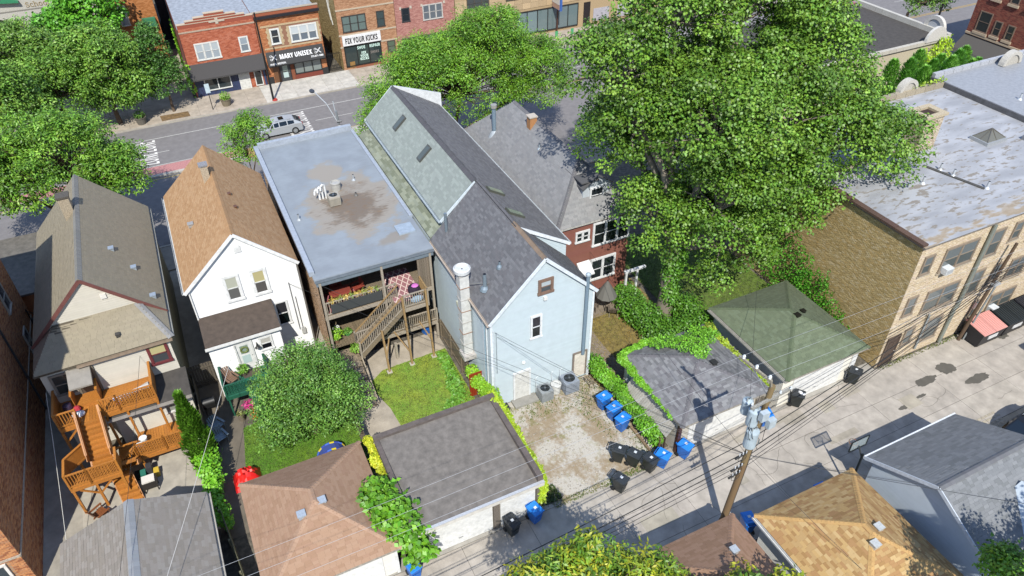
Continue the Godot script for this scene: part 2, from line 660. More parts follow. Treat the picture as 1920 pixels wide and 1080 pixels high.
func ground() -> void:
	sheet(null, "ground", -400, -500, 500, 300, -0.03, col("#6f685c"), "soil", "bare packed earth under and around the city block")
	# the alley: poured concrete slabs with open joints
	var al := struct("alley_road", "pale concrete alley of large poured slabs behind the garages")
	al.position = Vector3(20, 0, -17)
	var bed := Mb.new()
	bed.quad(Vector3(-40, -0.012, -14.0), Vector3(90, -0.012, -14.0), Vector3(90, -0.012, -20.35), Vector3(-40, -0.012, -20.35), col("#3f3a33"))
	part(al, "joint_bed", bed, "soil")
	var x := -16.0
	while x < 62.0:
		var w := rng.randf_range(3.6, 5.4)
		for r in [[-20.34, -18.2], [-18.18, -16.1], [-16.08, -14.05]]:
			block(al, "slab", x + 0.008, -0.1, r[0], x + w - 0.008, rng.randf_range(-0.002, 0.004), r[1], vary(col("#a9a196"), 0.04), "concrete")
		x += w
	for i in 16:
		var px := rng.randf_range(12, 46)
		var pz: float = [-20.3, -18.15, -16.05][i % 3] + rng.randf_range(0.1, 0.9)
		block(al, "repair_patch", px, -0.02, pz, px + rng.randf_range(0.5, 2.2), 0.008 + 0.0007 * i, pz + rng.randf_range(0.3, 1.0), vary(col("#a09889"), 0.07), "concrete")
	for a in [[2.0, 11.5], [19.6, 27.0], [27.05, 35.4]]:
		var ap := struct("garage_apron_pavement", "concrete apron between garage doors and alley")
		ap.position = Vector3((a[0] + a[1]) / 2, 0, -20.7)
		var n := int((a[1] - a[0]) / 2.4)
		for i in n:
			block(ap, "slab", a[0] + (a[1] - a[0]) * i / n + 0.006, -0.1, -21.05, a[0] + (a[1] - a[0]) * (i + 1) / n - 0.006, 0.012, -20.37, vary(col("#a09b92"), 0.06), "concrete")
	# dark tar patches and cracks in the alley
	var fa := fnl(0.9, 55, 3)
	for a in [[37.5, -18.2, 1.0, 0.35], [39.6, -18.4, 0.75, 0.5], [40.6, -16.9, 1.0, 0.35], [34.6, -17.2, 0.6, 0.16], [45.6, -18.9, 0.5, 0.3], [36.2, -17.4, 0.45, 0.12]]:
		var pts := []
		for i in 48:
			var t := TAU * i / 48
			var k := 0.9 + 0.3 * fa.get_noise_2d(a[0] * 9.0 + cos(t) * 1.3, a[1] * 7.0 + sin(t) * 1.3) + rng.randf_range(-0.04, 0.04)
			pts.append(Vector2(a[0] + cos(t) * a[2] * k, a[1] + sin(t) * a[3] * k))
		outline("tar_patch_road", "dark ragged asphalt patch in the alley", pts, 0.012, col("#57534c"), "asphalt")
	for i in 16:
		var cr := Mb.new()
		var p := Vector3(rng.randf_range(14, 44), 0.011, rng.randf_range(-20.0, -14.6))
		var a := rng.randf() * TAU
		for j in rng.randi_range(5, 14):
			a += rng.randf_range(-0.6, 0.6)
			var q := p + Vector3(cos(a), 0, sin(a)) * 0.25
			var s := Vector3(-sin(a), 0, cos(a)) * 0.007
			cr.quad(p - s, q - s, q + s, p + s, col("#5d564c"))
			p = q
		part(al, "crack", cr, "asphalt")
	# the dirt and gravel parking pad behind the blue house
	var img := Image.create(512, 512, false, Image.FORMAT_RGB8)
	var f1 := fnl(0.008, 4, 5)
	var f2 := fnl(0.05, 5, 4)
	var f3 := fnl(0.25, 6, 2)
	var ca := Color("#938878")
	var cb := Color("#a5a096")
	var cc := Color("#82725a")
	var cd := Color("#6e6a41")
	for j in 512:
		for i in 512:
			var w := f1.get_noise_2d(i, j * 0.6) + 0.4 * f2.get_noise_2d(i, j)
			var q := ca.lerp(cb, smoothstep(-0.15, 0.25, w))
			q = q.lerp(cc, smoothstep(0.1, 0.4, -w + 0.25 * f3.get_noise_2d(i, j)) * 0.75)
			q = q.lerp(cd, smoothstep(0.2, 0.45, f2.get_noise_2d(i * 0.4 + 900, j * 0.4)) * 0.6 * (1.0 if j < 260 else 0.3))
			var g := 1.0 + 0.22 * f3.get_noise_2d(i * 2.0, j * 2.0)
			img.set_pixel(i, j, Color(q.r * g, q.g * g, q.b * g))
	ramp_material("gravel_pad", img, 0.97)
	var lot := struct("parking_ground", "worn dirt and gravel parking pad behind the blue house")
	lot.position = Vector3(15, 0, -24)
	var lm := Mb.new()
	lm.quad_uv(Vector3(11.3, 0.0, -20.36), Vector3(19.3, 0.0, -20.36), Vector3(19.3, 0.0, -28.2), Vector3(11.3, 0.0, -28.2), Color.WHITE)
	part(lot, "surface", lm, "gravel_pad")
	var st := Mb.new()
	for i in 2600:
		var p := Vector3(rng.randf_range(11.7, 18.6), 0.0, rng.randf_range(-28.0, -20.5))
		if f1.get_noise_2d((p.x - 11.3) * 64, (p.z + 28.2) * 40) < -0.05 and rng.randf() < 0.8:
			continue
		var s := rng.randf_range(0.015, 0.05)
		st.tbox(Transform3D(Basis.from_euler(Vector3(rng.randf() * 3, rng.randf() * 3, rng.randf() * 3)), p), Vector3(s * 1.6, s, s * 1.2), vary(col("#b3aca1"), 0.25))
	var gv := thing("gravel", "loose pale gravel stones scattered over the parking pad", "gravel", Vector3(15, 0, -24), "", "stuff")
	part(gv, "stones", st, "stone", "stuff")
	blades("weeds", "sparse weeds in the parking pad by the air conditioners", [Vector2(11.5, -28), Vector2(18.8, -28), Vector2(18.8, -21), Vector2(17.6, -21), Vector2(16.5, -26), Vector2(12.2, -26.5)], 0.0, col("#63752e"), 6500, 0.09, 0.1)
	blades("weeds", "tuft of weeds at the alley corner of the flat black garage", [Vector2(11.2, -21.9), Vector2(12.6, -21.6), Vector2(12.7, -20.6), Vector2(11.3, -20.6)], 0.0, col("#4d6327"), 1500, 0.16, -0.2)
	blades("weeds", "thin weeds along the base of the blond brick wall", [Vector2(35.6, -20.38), Vector2(50, -20.38), Vector2(50, -20.1), Vector2(35.6, -20.1)], 0.005, col("#6f7a3a"), 900, 0.1, 0.0)
	blades("weeds", "weeds in the joint between the gravel pad and the alley", [Vector2(12, -20.6), Vector2(19.4, -20.6), Vector2(19.4, -20.2), Vector2(12, -20.2)], 0.005, col("#77803c"), 1400, 0.08, 0.05)
	# yards
	var lawn := [Vector2(6.9, -34.35), Vector2(11.35, -34.5), Vector2(11.3, -26.5), Vector2(6.4, -26.5), Vector2(6.5, -29.0), Vector2(6.35, -31.0), Vector2(5.95, -32.6), Vector2(5.9, -33.6)]
	outline("lawn", "small sunny lawn below the grey wooden porch", lawn, 0.004, col("#84963c"), "grass")
	blades("grass", "mown yellow-green grass of the lawn below the grey porch", lawn, 0.004, col("#93b040"), 26000, 0.06, -0.6)
	outline("path", "concrete walk and slab beside the lawn below the grey porch", [Vector2(4.3, -36.4), Vector2(11.4, -36.4), Vector2(11.4, -34.3), Vector2(6.9, -34.3), Vector2(5.9, -33.5), Vector2(5.95, -32.5), Vector2(6.35, -31.0), Vector2(6.5, -29.0), Vector2(6.4, -26.4), Vector2(4.3, -26.4)], 0.0, col("#a69c8c"), "concrete")
	var lawn2 := [Vector2(-2.05, -33.4), Vector2(4.0, -34.0), Vector2(4.0, -26.5), Vector2(-2.7, -26.5), Vector2(-2.45, -30.5)]
	outline("lawn", "deep green lawn behind the white house", lawn2, 0.004, col("#5f8028"), "grass")
	blades("grass", "lush green grass of the lawn behind the white house", lawn2, 0.004, col("#6f9a30"), 22000, 0.07, -0.6)
	sheet(null, "path", -4.1, -38.5, -2.0, -26.0, 0.0, col("#6d6458"), "concrete", "narrow brown brick walk beside the white house")
	sheet(null, "patio", -10.9, -35.0, -4.35, -26.9, 0.0, col("#a8a193"), "concrete", "concrete patio under the orange wooden deck")
	outline("yard_ground", "dry tan yard of the grey house in front of the ivy garage", [Vector2(18.75, -36.0), Vector2(26.6, -36.0), Vector2(26.6, -26.0), Vector2(18.75, -26.0)], 0.002, col("#8a7a48"), "soil")
	blades("grass", "dry straw-coloured grass beside the curved brick path", [Vector2(19.0, -33.0), Vector2(24.0, -33.0), Vector2(24.0, -26.6), Vector2(19.0, -26.6)], 0.002, col("#9a8c46"), 9000, 0.05, -0.2)
	var pv := struct("path", "curved path of grey pavers leading past the blue house")
	pv.position = Vector3(20.4, 0, -30)
	for j in 40:
		var t := j / 39.0
		var cx := 20.6 - 0.5 * sin(t * 2.4) + t * 0.4 - 0.55
		var z := -26.4 - t * 6.8
		for i in 5:
			block(pv, "paver", cx + i * 0.24, -0.03, z - 0.165, cx + i * 0.24 + 0.232, 0.012 + rng.randf() * 0.006, z, vary(col("#8d8071"), 0.14), "stone")
	var ptio := struct("patio", "shaded patio paving at the foot of the grey house")
	ptio.position = Vector3(21, 0, -33.5)
	for i in 9:
		for j in 5:
			block(ptio, "paver", 18.9 + i * 0.62, -0.03, -35.8 + j * 0.62, 18.9 + i * 0.62 + 0.6, 0.014 + rng.randf() * 0.005, -35.8 + j * 0.62 + 0.6, vary(col("#877a6b"), 0.1), "stone")
	var lawn3 := [Vector2(27.0, -40.0), Vector2(35.3, -40.0), Vector2(35.3, -27.8), Vector2(27.0, -27.8)]
	outline("lawn", "shady back lawn behind the green garage", lawn3, 0.004, col("#667732"), "grass")
	blades("grass", "grass of the shady back lawn behind the green garage", lawn3, 0.004, col("#6c8f30"), 14000, 0.07, -0.4)
	# gaps between the houses
	sheet(null, "side_path", 3.4, -56.0, 4.35, -36.4, 0.0, col("#9c9588"), "concrete", "narrow gangway between the white house and the flat-roofed building")
	sheet(null, "side_path", -4.4, -56.0, -2.8, -38.6, 0.0, col("#9c9588"), "concrete", "narrow gangway between the tan-roofed house and the white house")
	sheet(null, "side_path", -13.0, -60.0, -10.9, -24.0, 0.0, col("#9c9588"), "concrete", "dark gangway beside the tall brick wall")
	sheet(null, "parking_pavement", 35.2, -14.02, 60.0, -6.0, 0.0, col("#a39a88"), "concrete", "pale concrete parking pad across the alley")
	var grid := struct("paver_pavement", "perforated grass-paver strip beside the dark grey garage")
	grid.position = Vector3(37, 0, -13)
	for i in 14:
		for j in 8:
			var px := 34.9 + i * 0.3 + (0.15 if j % 2 else 0.0)
			var pz := -14.6 + j * 0.26
			block(grid, "paver", px, -0.02, pz, px + 0.24, 0.02, pz + 0.14, vary(col("#b0a692"), 0.08), "stone")

func avenue() -> void:
	var rd := struct("road", "wide grey asphalt avenue with painted lanes")
	rd.position = Vector3(20, 0, -67)
	var mb := Mb.new()
	mb.quad(Vector3(-120, 0.0, -55.2), Vector3(200, 0.0, -55.2), Vector3(200, 0.0, -78.6), Vector3(-120, 0.0, -78.6), col("#757270"))
	part(rd, "surface", mb, "asphalt")
	sheet(rd, "median_paint", -120, -69.5, 4.0, -67.75, 0.004, col("#c98e8a"), "mark")
	sheet(rd, "white_line", -120, -69.68, 4.0, -69.55, 0.004, col("#c4c0b8"), "mark")
	sheet(rd, "yellow_line", -120, -66.98, 5.0, -66.86, 0.004, col("#c9b26a"), "mark")
	sheet(rd, "yellow_line", 6.0, -69.3, 60, -69.18, 0.004, col("#bd9a55"), "mark")
	sheet(rd, "yellow_line", 6.0, -68.9, 60, -68.78, 0.004, col("#bd9a55"), "mark")
	sheet(rd, "yellow_line", 60, -66.8, 160, -66.68, 0.004, col("#c2a04c"), "mark")
	sheet(rd, "yellow_line", 60, -66.5, 160, -66.38, 0.004, col("#c2a04c"), "mark")
	sheet(rd, "white_line", -120, -75.55, 160, -75.42, 0.004, col("#c9c6c0"), "mark")
	for i in 22:
		sheet(rd, "lane_dash", -60 + i * 9.15 - 1.2, -72.36, -57.2 + i * 9.15, -72.24, 0.004, col("#c4c1ba"), "mark")
	var md := struct("median_kerb", "raised concrete median kerb in the avenue")
	md.position = Vector3(-30, 0, -67.4)
	for i in 40:
		block(md, "kerb_stone", -76 + i * 2.0 + 0.01, -0.05, -67.7, -74 + i * 2.0 - 0.01, 0.13, -67.25, vary(col("#aaa59b"), 0.06), "concrete")
	for i in 9:
		block(md, "kerb_stone", 4.2 + i * 1.6, -0.05, -69.0, 5.8 + i * 1.6 - 0.01, 0.11, -67.3, vary(col("#b3905e") if i < 6 else col("#a9a59c"), 0.06), "concrete")
	# words painted across the two far lanes, stretched along the driving direction
	for w in [["ZONE", -70.0, -3.35, 2.4], ["ZONE", -72.75, -3.35, 2.4], ["SCHOOL", -69.9, 11.4, 2.35], ["SCHOOL", -72.6, 11.4, 2.35]]:
		var tm := TextMesh.new()
		tm.text = w[0]
		tm.font_size = 64
		tm.pixel_size = 0.01
		tm.depth = 0.02
		tm.curve_step = 2.0
		var fnt := SystemFont.new()
		fnt.font_names = PackedStringArray(["Droid Sans"])
		tm.font = fnt
		tm.material = M["mark_white"] if M.has("mark_white") else null
		var bx := tm.get_aabb().size
		var mi := MeshInstance3D.new()
		mi.name = "painted_word"
		mi.mesh = tm
		var wm := StandardMaterial3D.new()
		wm.albedo_color = Color("#cdcac4")
		wm.roughness = 0.85
		mi.material_override = wm
		# letters run towards -z, their tops point to -x
		var right := Vector3(0, 0, -1) * (2.4 / bx.x)
		var up: Vector3 = Vector3(-1, 0, 0) * (w[3] / bx.y)
		mi.transform = Transform3D(Basis(right, up, Vector3(0, 0.3, 0)), Vector3(w[2] - w[3] * 0.5, 0.004, w[1] - 1.25) - rd.position)
		rd.add_child(mi, true)
	# pavements
	for s in [[-83.5, -78.6, "far"], [-55.2, -51.8, "near"]]:
		var pv := struct("pavement", "pale concrete pavement in front of the shops" if s[2] == "far" else "pavement along the near side of the avenue")
		pv.position = Vector3(20, 0, s[0])
		var kerb := -78.6 if s[2] == "far" else -55.2
		var bed := Mb.new()
		bed.bx(-120, -0.1, s[0], 200, 0.1, s[1], col("#8f887c"))
		part(pv, "base", bed, "concrete")
		if s[2] == "far":
			for i in 38:
				for j in 3:
					var x := -14.0 + i * 1.72
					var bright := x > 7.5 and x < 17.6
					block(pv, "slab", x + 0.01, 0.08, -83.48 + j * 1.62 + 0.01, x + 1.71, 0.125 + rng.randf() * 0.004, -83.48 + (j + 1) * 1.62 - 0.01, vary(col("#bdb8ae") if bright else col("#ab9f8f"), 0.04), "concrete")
		for i in 60:
			var kz := kerb
			block(pv, "kerb_stone", -30 + i * 1.8 + 0.008, -0.05, kz - 0.02 if s[2] == "far" else kz - 0.16, -28.2 + i * 1.8, 0.135, kz + 0.16 if s[2] == "far" else kz + 0.02, vary(col("#a9a296"), 0.05), "concrete")
	outline("tree_pit_ground", "bare earth tree pit in the pavement outside the brick shop", [Vector2(-2.4, -80.4), Vector2(0.4, -80.3), Vector2(0.5, -79.0), Vector2(-2.3, -79.0)], 0.14, col("#8a6f4a"), "soil")
	sheet(null, "schoolyard_pavement", -40, -100, 1.4, -83.55, 0.05, col("#9c9283"), "concrete", "concrete yard beside the school under the street trees")
	# the side street by the red brick corner building
	sheet(null, "side_road", 77.2, -55.15, 81.8, -20, 0.0, col("#77736d"), "asphalt", "short side road in front of the red brick corner building")

func gable(o: Node3D, list: Array, x0: float, x1: float, zf: float, zn: float, y0: float, xr: float, yr: float, y1: float, pal: Array, deck: Color, w := 0.32, e := 0.145) -> void:
	var mb := Mb.new()
	var th := Vector3(0, -0.14, 0)
	var A := Vector3(x0, y0, zf)
	var B := Vector3(x0, y0, zn)
	var R0 := Vector3(xr, yr, zf)
	var R1 := Vector3(xr, yr, zn)
	var C := Vector3(x1, y1, zn)
	var D := Vector3(x1, y1, zf)
	mb.hexa([A + th, B + th, R1 + th, R0 + th, A, B, R1, R0], deck)
	mb.hexa([R0 + th, R1 + th, C + th, D + th, R0, R1, C, D], deck)
	part(o, "roof_deck", mb, "plain")
	var L := zn - zf
	var sl := A.distance_to(R0)
	var sr := C.distance_to(R1)
	roof_face(list, A, B, R0 - A, [Vector2(0, 0), Vector2(L, 0), Vector2(L, sl), Vector2(0, sl)], pal, w, e)
	roof_face(list, C, D, R1 - C, [Vector2(0, 0), Vector2(L, 0), Vector2(L, sr), Vector2(0, sr)], pal, w, e)

func rake(o: Node3D, called: String, a: Vector3, b: Vector3, c: Vector3, q: Color, w := 0.05, h := 0.2) -> void:  # barge boards up one side of a gable and down the other
	bar(o, called, a, b, w, h, q, "paint")
	bar(o, called, b, c, w, h, q, "paint")

func gutter(o: Node3D, a: Vector3, b: Vector3, q: Color, out: Vector3) -> void:
	var mb := Mb.new()
	mb.beam(a + Vector3(0, -0.12, 0), b + Vector3(0, -0.12, 0), 0.02, 0.16, q)
	mb.beam(a + out * 0.12 + Vector3(0, -0.1, 0), b + out * 0.12 + Vector3(0, -0.1, 0), 0.015, 0.12, q)
	mb.beam(a + out * 0.06 + Vector3(0, -0.165, 0), b + out * 0.06 + Vector3(0, -0.165, 0), 0.12, 0.015, q)
	part(o, "gutter", mb, "paint")

func pipe(o: Node3D, called: String, pts: Array, r: float, q: Color, m := "metal") -> void:
	var mb := Mb.new()
	for i in pts.size() - 1:
		mb.tube(pts[i], pts[i + 1], r, r, q, 10)
	part(o, called, mb, m)

func vent(o: Node3D, p: Vector3, q: Color, s := 0.28) -> void:
	var mb := Mb.new()
	mb.bx(p.x - s / 2, p.y - 0.12, p.z - s / 2, p.x + s / 2, p.y + 0.1, p.z + s / 2, q)
	mb.bx(p.x - s * 0.6, p.y + 0.1, p.z - s * 0.6, p.x + s * 0.6, p.y + 0.15, p.z + s * 0.6, q)
	part(o, "roof_vent", mb, "metal")

func stack(o: Node3D, p: Vector3, h: float, q: Color, r := 0.06) -> void:
	var mb := Mb.new()
	mb.lathe(p, [[r * 3.2, -0.12], [r * 2.6, 0.02], [r * 1.1, 0.14], [r, h]], q, 10)
	mb.lathe(p, [[r, h], [0.001, h - 0.02]], col("#26262a"), 10)
	part(o, "vent_pipe", mb, "metal")

func big_brick_building() -> void:
	var o := thing("brick_building", "tall dark brick apartment building beside the orange deck", "building", Vector3(-18, 0, -38))
	var core := Mb.new()
	core.bx(-26, 0, -47.0, -12.82, 11.2, -39.0, col("#a06a45"))
	core.bx(-26, 0, -39.0, -12.82, 17.2, -27.6, col("#a06a45"))
	part(o, "core_wall", core, "brick")
	var pal := [col("#a06a45"), col("#b57b4f"), col("#91593a"), col("#bd8558"), col("#aa7a58")]
	var side := Mb.new()
	bricks(side, Vector3(-12.8, 0, -27.58), Vector3(0, 0, -1), Vector3(1, 0, 0), 0, 19.4, 0.0, 11.2, pal, col("#998870"), 0.23, 0.08, [[15.7, 16.9, 5.4, 7.3], [15.9, 16.9, 2.0, 3.6]])
	part(o, "side_brickwork", side, "brick", "stuff")
	var rear := Mb.new()
	bricks(rear, Vector3(-16.0, 0, -27.58), Vector3(1, 0, 0), Vector3(0, 0, 1), 0, 3.2, 0.0, 9.0, pal, col("#998870"), 0.23, 0.08, [[1.2, 2.5, 0.3, 2.4]])
	part(o, "rear_brickwork", rear, "brick", "stuff")
	window(o, Vector3(-16.0, 0, -27.57), Vector3(1, 0, 0), Vector3(0, 0, 1), 1.2, 0.3, 1.3, 2.1, col("#d8d4cc"), 1, "#3a4046")
	block(o, "belt_course", -16.0, 2.55, -27.6, -12.75, 2.66, -27.5, col("#b5a896"), "stone")
	for y in [2.55]:
		block(o, "belt_course", -12.8, y, -46.9, -12.74, y + 0.1, -27.5, col("#b5a896"), "stone")
	window(o, Vector3(-12.79, 0, -27.58), Vector3(0, 0, -1), Vector3(1, 0, 0), 15.7, 5.4, 1.2, 1.9, col("#a39d92"), 1, "#2b3138")
	window(o, Vector3(-12.79, 0, -27.58), Vector3(0, 0, -1), Vector3(1, 0, 0), 15.9, 2.0, 1.0, 1.6, col("#a39d92"), 1, "#2b3138")
	block(o, "coping", -26.1, 17.2, -39.1, -12.7, 17.35, -27.45, col("#9a9184"), "stone")
	block(o, "downspout", -12.78, 0.0, -40.4, -12.68, 11.2, -40.3, col("#4a4a4c"), "metal")
	# lower front wing with an outside stair in the shade
	var w := thing("front_wing", "low dark wing with an iron stair beyond the brick wall", "building", Vector3(-15, 0, -53))
	var wb := Mb.new()
	wb.bx(-26, 0, -56, -11.9, 3.2, -48.5, col("#a06a45"))
	part(w, "wall", wb, "brick")
	block(w, "roof", -26.2, 3.2, -56.2, -11.7, 3.35, -48.3, col("#6e6a64"), "tarroof")
	for i in 6:
		block(w, "stair_tread", -12.7, 0.5 + i * 0.42, -48.2 + i * 0.34, -11.6, 0.55 + i * 0.42, -47.9 + i * 0.34, col("#3d3b3a"), "metal")
	for x in [-12.7, -11.6]:
		bar(w, "stair_rail", Vector3(x, 3.6, -46.0), Vector3(x, 1.4, -48.4), 0.05, 0.05, col("#2f2e2e"), "metal")
		bar(w, "stair_post", Vector3(x, 0, -46.2), Vector3(x, 3.6, -46.2), 0.06, 0.06, col("#2f2e2e"), "metal")

func left_house() -> void:
	var o := thing("frame_house", "cream-sided house with weathered brown roof and maroon trim", "house", Vector3(-7.6, 0, -43))
	var list := []
	var pal := tones("#958b76", 0.1)
	gable(o, list, -11.08, -4.12, -50.6, -38.15, 6.36, -7.62, 9.86, 6.4, pal, col("#5d5346"), 0.3, 0.15)
	# skirt roof of the rear wing, hipped on the right
	var a := Vector3(-11.08, 6.22, -35.72)
	var b := Vector3(-4.12, 6.32, -35.72)
	var c := Vector3(-5.4, 7.42, -38.2)
	var d := Vector3(-9.75, 7.38, -38.2)
	var L := b - a
	var up := Vector3(0, 1.1, -2.48)
	var sl := up.length()
	var dk := Mb.new()
	dk.quad(a, b, c, d, col("#5d5346"))
	dk.quad(b, Vector3(-4.12, 6.36, -38.2), c, c, col("#5d5346"))
	dk.tri(a, d, Vector3(-11.06, 6.3, -38.2), col("#8c7d6a"))
	dk.quad(a + Vector3(0, -0.12, 0), b + Vector3(0, -0.12, 0), b, a, col("#5d5346"))
	part(o, "skirt_roof_deck", dk, "plain")
	roof_face(list, a, b, up, [Vector2(0, 0), Vector2(L.length(), 0), Vector2(5.68, sl), Vector2(1.33, sl)], pal, 0.3, 0.15)
	var hu := Vector3(-1.28, 1.06, 0)
	roof_face(list, b, Vector3(-4.12, 6.36, -38.2), hu, [Vector2(0, 0), Vector2(2.48, 0), Vector2(2.48, hu.length())], pal, 0.3, 0.15)
	lay(o, list, 300)
	caps(o, Vector3(-7.62, 9.86, -50.6), Vector3(-7.62, 9.86, -38.2), col("#85847f"), 0.34, 0.79)
	caps(o, b, c, col("#8d8c8a"), 0.36, 0.35)
	# walls
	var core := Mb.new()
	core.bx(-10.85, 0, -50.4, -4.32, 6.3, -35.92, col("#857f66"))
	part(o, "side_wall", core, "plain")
	var s := Mb.new()
	siding(s, Vector3(-10.9, 0, -38.3), Vector3(1, 0, 0), Vector3(0, 0, 1), [Vector2(0.0, 6.3), Vector2(6.6, 6.3), Vector2(3.28, 9.72)], col("#b5b0a4"), 0.15)
	part(o, "gable_siding", s, "siding", "stuff")
	var r := Mb.new()
	siding(r, Vector3(-10.85, 0, -35.9), Vector3(1, 0, 0), Vector3(0, 0, 1), [Vector2(0, 0), Vector2(6.53, 0), Vector2(6.53, 6.25), Vector2(0, 6.15)], col("#b5b0a4"), 0.15)
	part(o, "rear_siding", r, "siding", "stuff")
	rake(o, "barge_board", Vector3(-11.1, 6.3, -38.12), Vector3(-7.62, 9.8, -38.12), Vector3(-4.1, 6.34, -38.12), col("#6b443e"))
	window(o, Vector3(-10.85, 0, -35.88), Vector3(1, 0, 0), Vector3(0, 0, 1), 5.25, 4.6, 1.1, 1.5, col("#6a3237"), 1, "#3c3f42", "#a39b72", 0.13)
	window(o, Vector3(-10.85, 0, -35.88), Vector3(1, 0, 0), Vector3(0, 0, 1), 0.35, 4.4, 1.0, 1.5, col("#807a70"), 1, "#33383a")
	door(o, Vector3(-10.85, 0, -35.88), Vector3(1, 0, 0), Vector3(0, 0, 1), 1.5, 3.95, 0.9, 2.0, col("#4b4038"), col("#6d6659"))
	gutter(o, Vector3(-9.0, 6.25, -35.7), Vector3(-4.12, 6.32, -35.7), col("#8d7c6b"), Vector3(0, 0, 1))
	gutter(o, Vector3(-4.1, 6.36, -50.5), Vector3(-4.1, 6.36, -36), col("#8c8c86"), Vector3(1, 0, 0))
	# chimney
	var ch := Mb.new()
	ch.bx(-8.35, 8.9, -46.6, -7.75, 10.7, -46.0, col("#a99c86"))
	ch.bx(-8.42, 10.7, -46.67, -7.68, 10.82, -45.93, col("#57524a"))
	part(o, "chimney", ch, "stone")
	vent(o, Vector3(-6.2, 8.5, -42.7), col("#9aa4ad"))
	vent(o, Vector3(-5.3, 7.6, -41.5), col("#9aa4ad"))
	vent(o, Vector3(-4.6, 6.95, -39.1), col("#9aa4ad"))
	vent(o, Vector3(-6.7, 6.75, -36.6), col("#4c4a48"), 0.2)
	block(o, "gable_vent", -7.0, 8.25, -38.28, -6.7, 8.55, -38.2, col("#d5d2ca"), "paint")
	# awning over the rear door
	var aw := Mb.new()
	aw.prism([Vector3(-9.6, 6.0, -35.88), Vector3(-9.6, 5.55, -34.7), Vector3(-9.6, 5.45, -34.7), Vector3(-9.6, 5.75, -35.88)], Vector3(1.15, 0, 0), col("#8a857c"))
	part(o, "door_awning", aw, "paint")
	# one-storey lean-to under the deck roof
	var l := Node3D.new()
	l.name = "lean_to"
	o.add_child(l)
	var lw := Mb.new()
	siding(lw, Vector3(-8.3, 0, -34.6), Vector3(1, 0, 0), Vector3(0, 0, 1), [Vector2(0, 0), Vector2(4.1, 0), Vector2(4.1, 3.4), Vector2(0, 3.4)], col("#b5b0a4"), 0.15)
	part(l, "siding", lw, "siding", "stuff")
	var lb := Mb.new()
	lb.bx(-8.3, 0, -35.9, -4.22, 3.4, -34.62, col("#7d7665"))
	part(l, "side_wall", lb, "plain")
	var lr := Mb.new()
	lr.hexa([Vector3(-8.45, 3.3, -33.85), Vector3(-4.05, 3.3, -33.85), Vector3(-4.05, 3.65, -35.88), Vector3(-8.45, 3.65, -35.88), Vector3(-8.45, 3.48, -33.85), Vector3(-4.05, 3.48, -33.85), Vector3(-4.05, 3.86, -35.88), Vector3(-8.45, 3.86, -35.88)], col("#4b4540"))
	part(l, "flat_roof", lr, "tarroof")
	gutter(l, Vector3(-8.45, 3.5, -33.84), Vector3(-4.05, 3.5, -33.84), col("#97908a"), Vector3(0, 0, 1))
	window(o, Vector3(-8.3, 0, -34.58), Vector3(1, 0, 0), Vector3(0, 0, 1), 2.55, 1.95, 1.05, 1.25, col("#c9c7c2"), 1, "#7c7f78", "#b8b4a6")

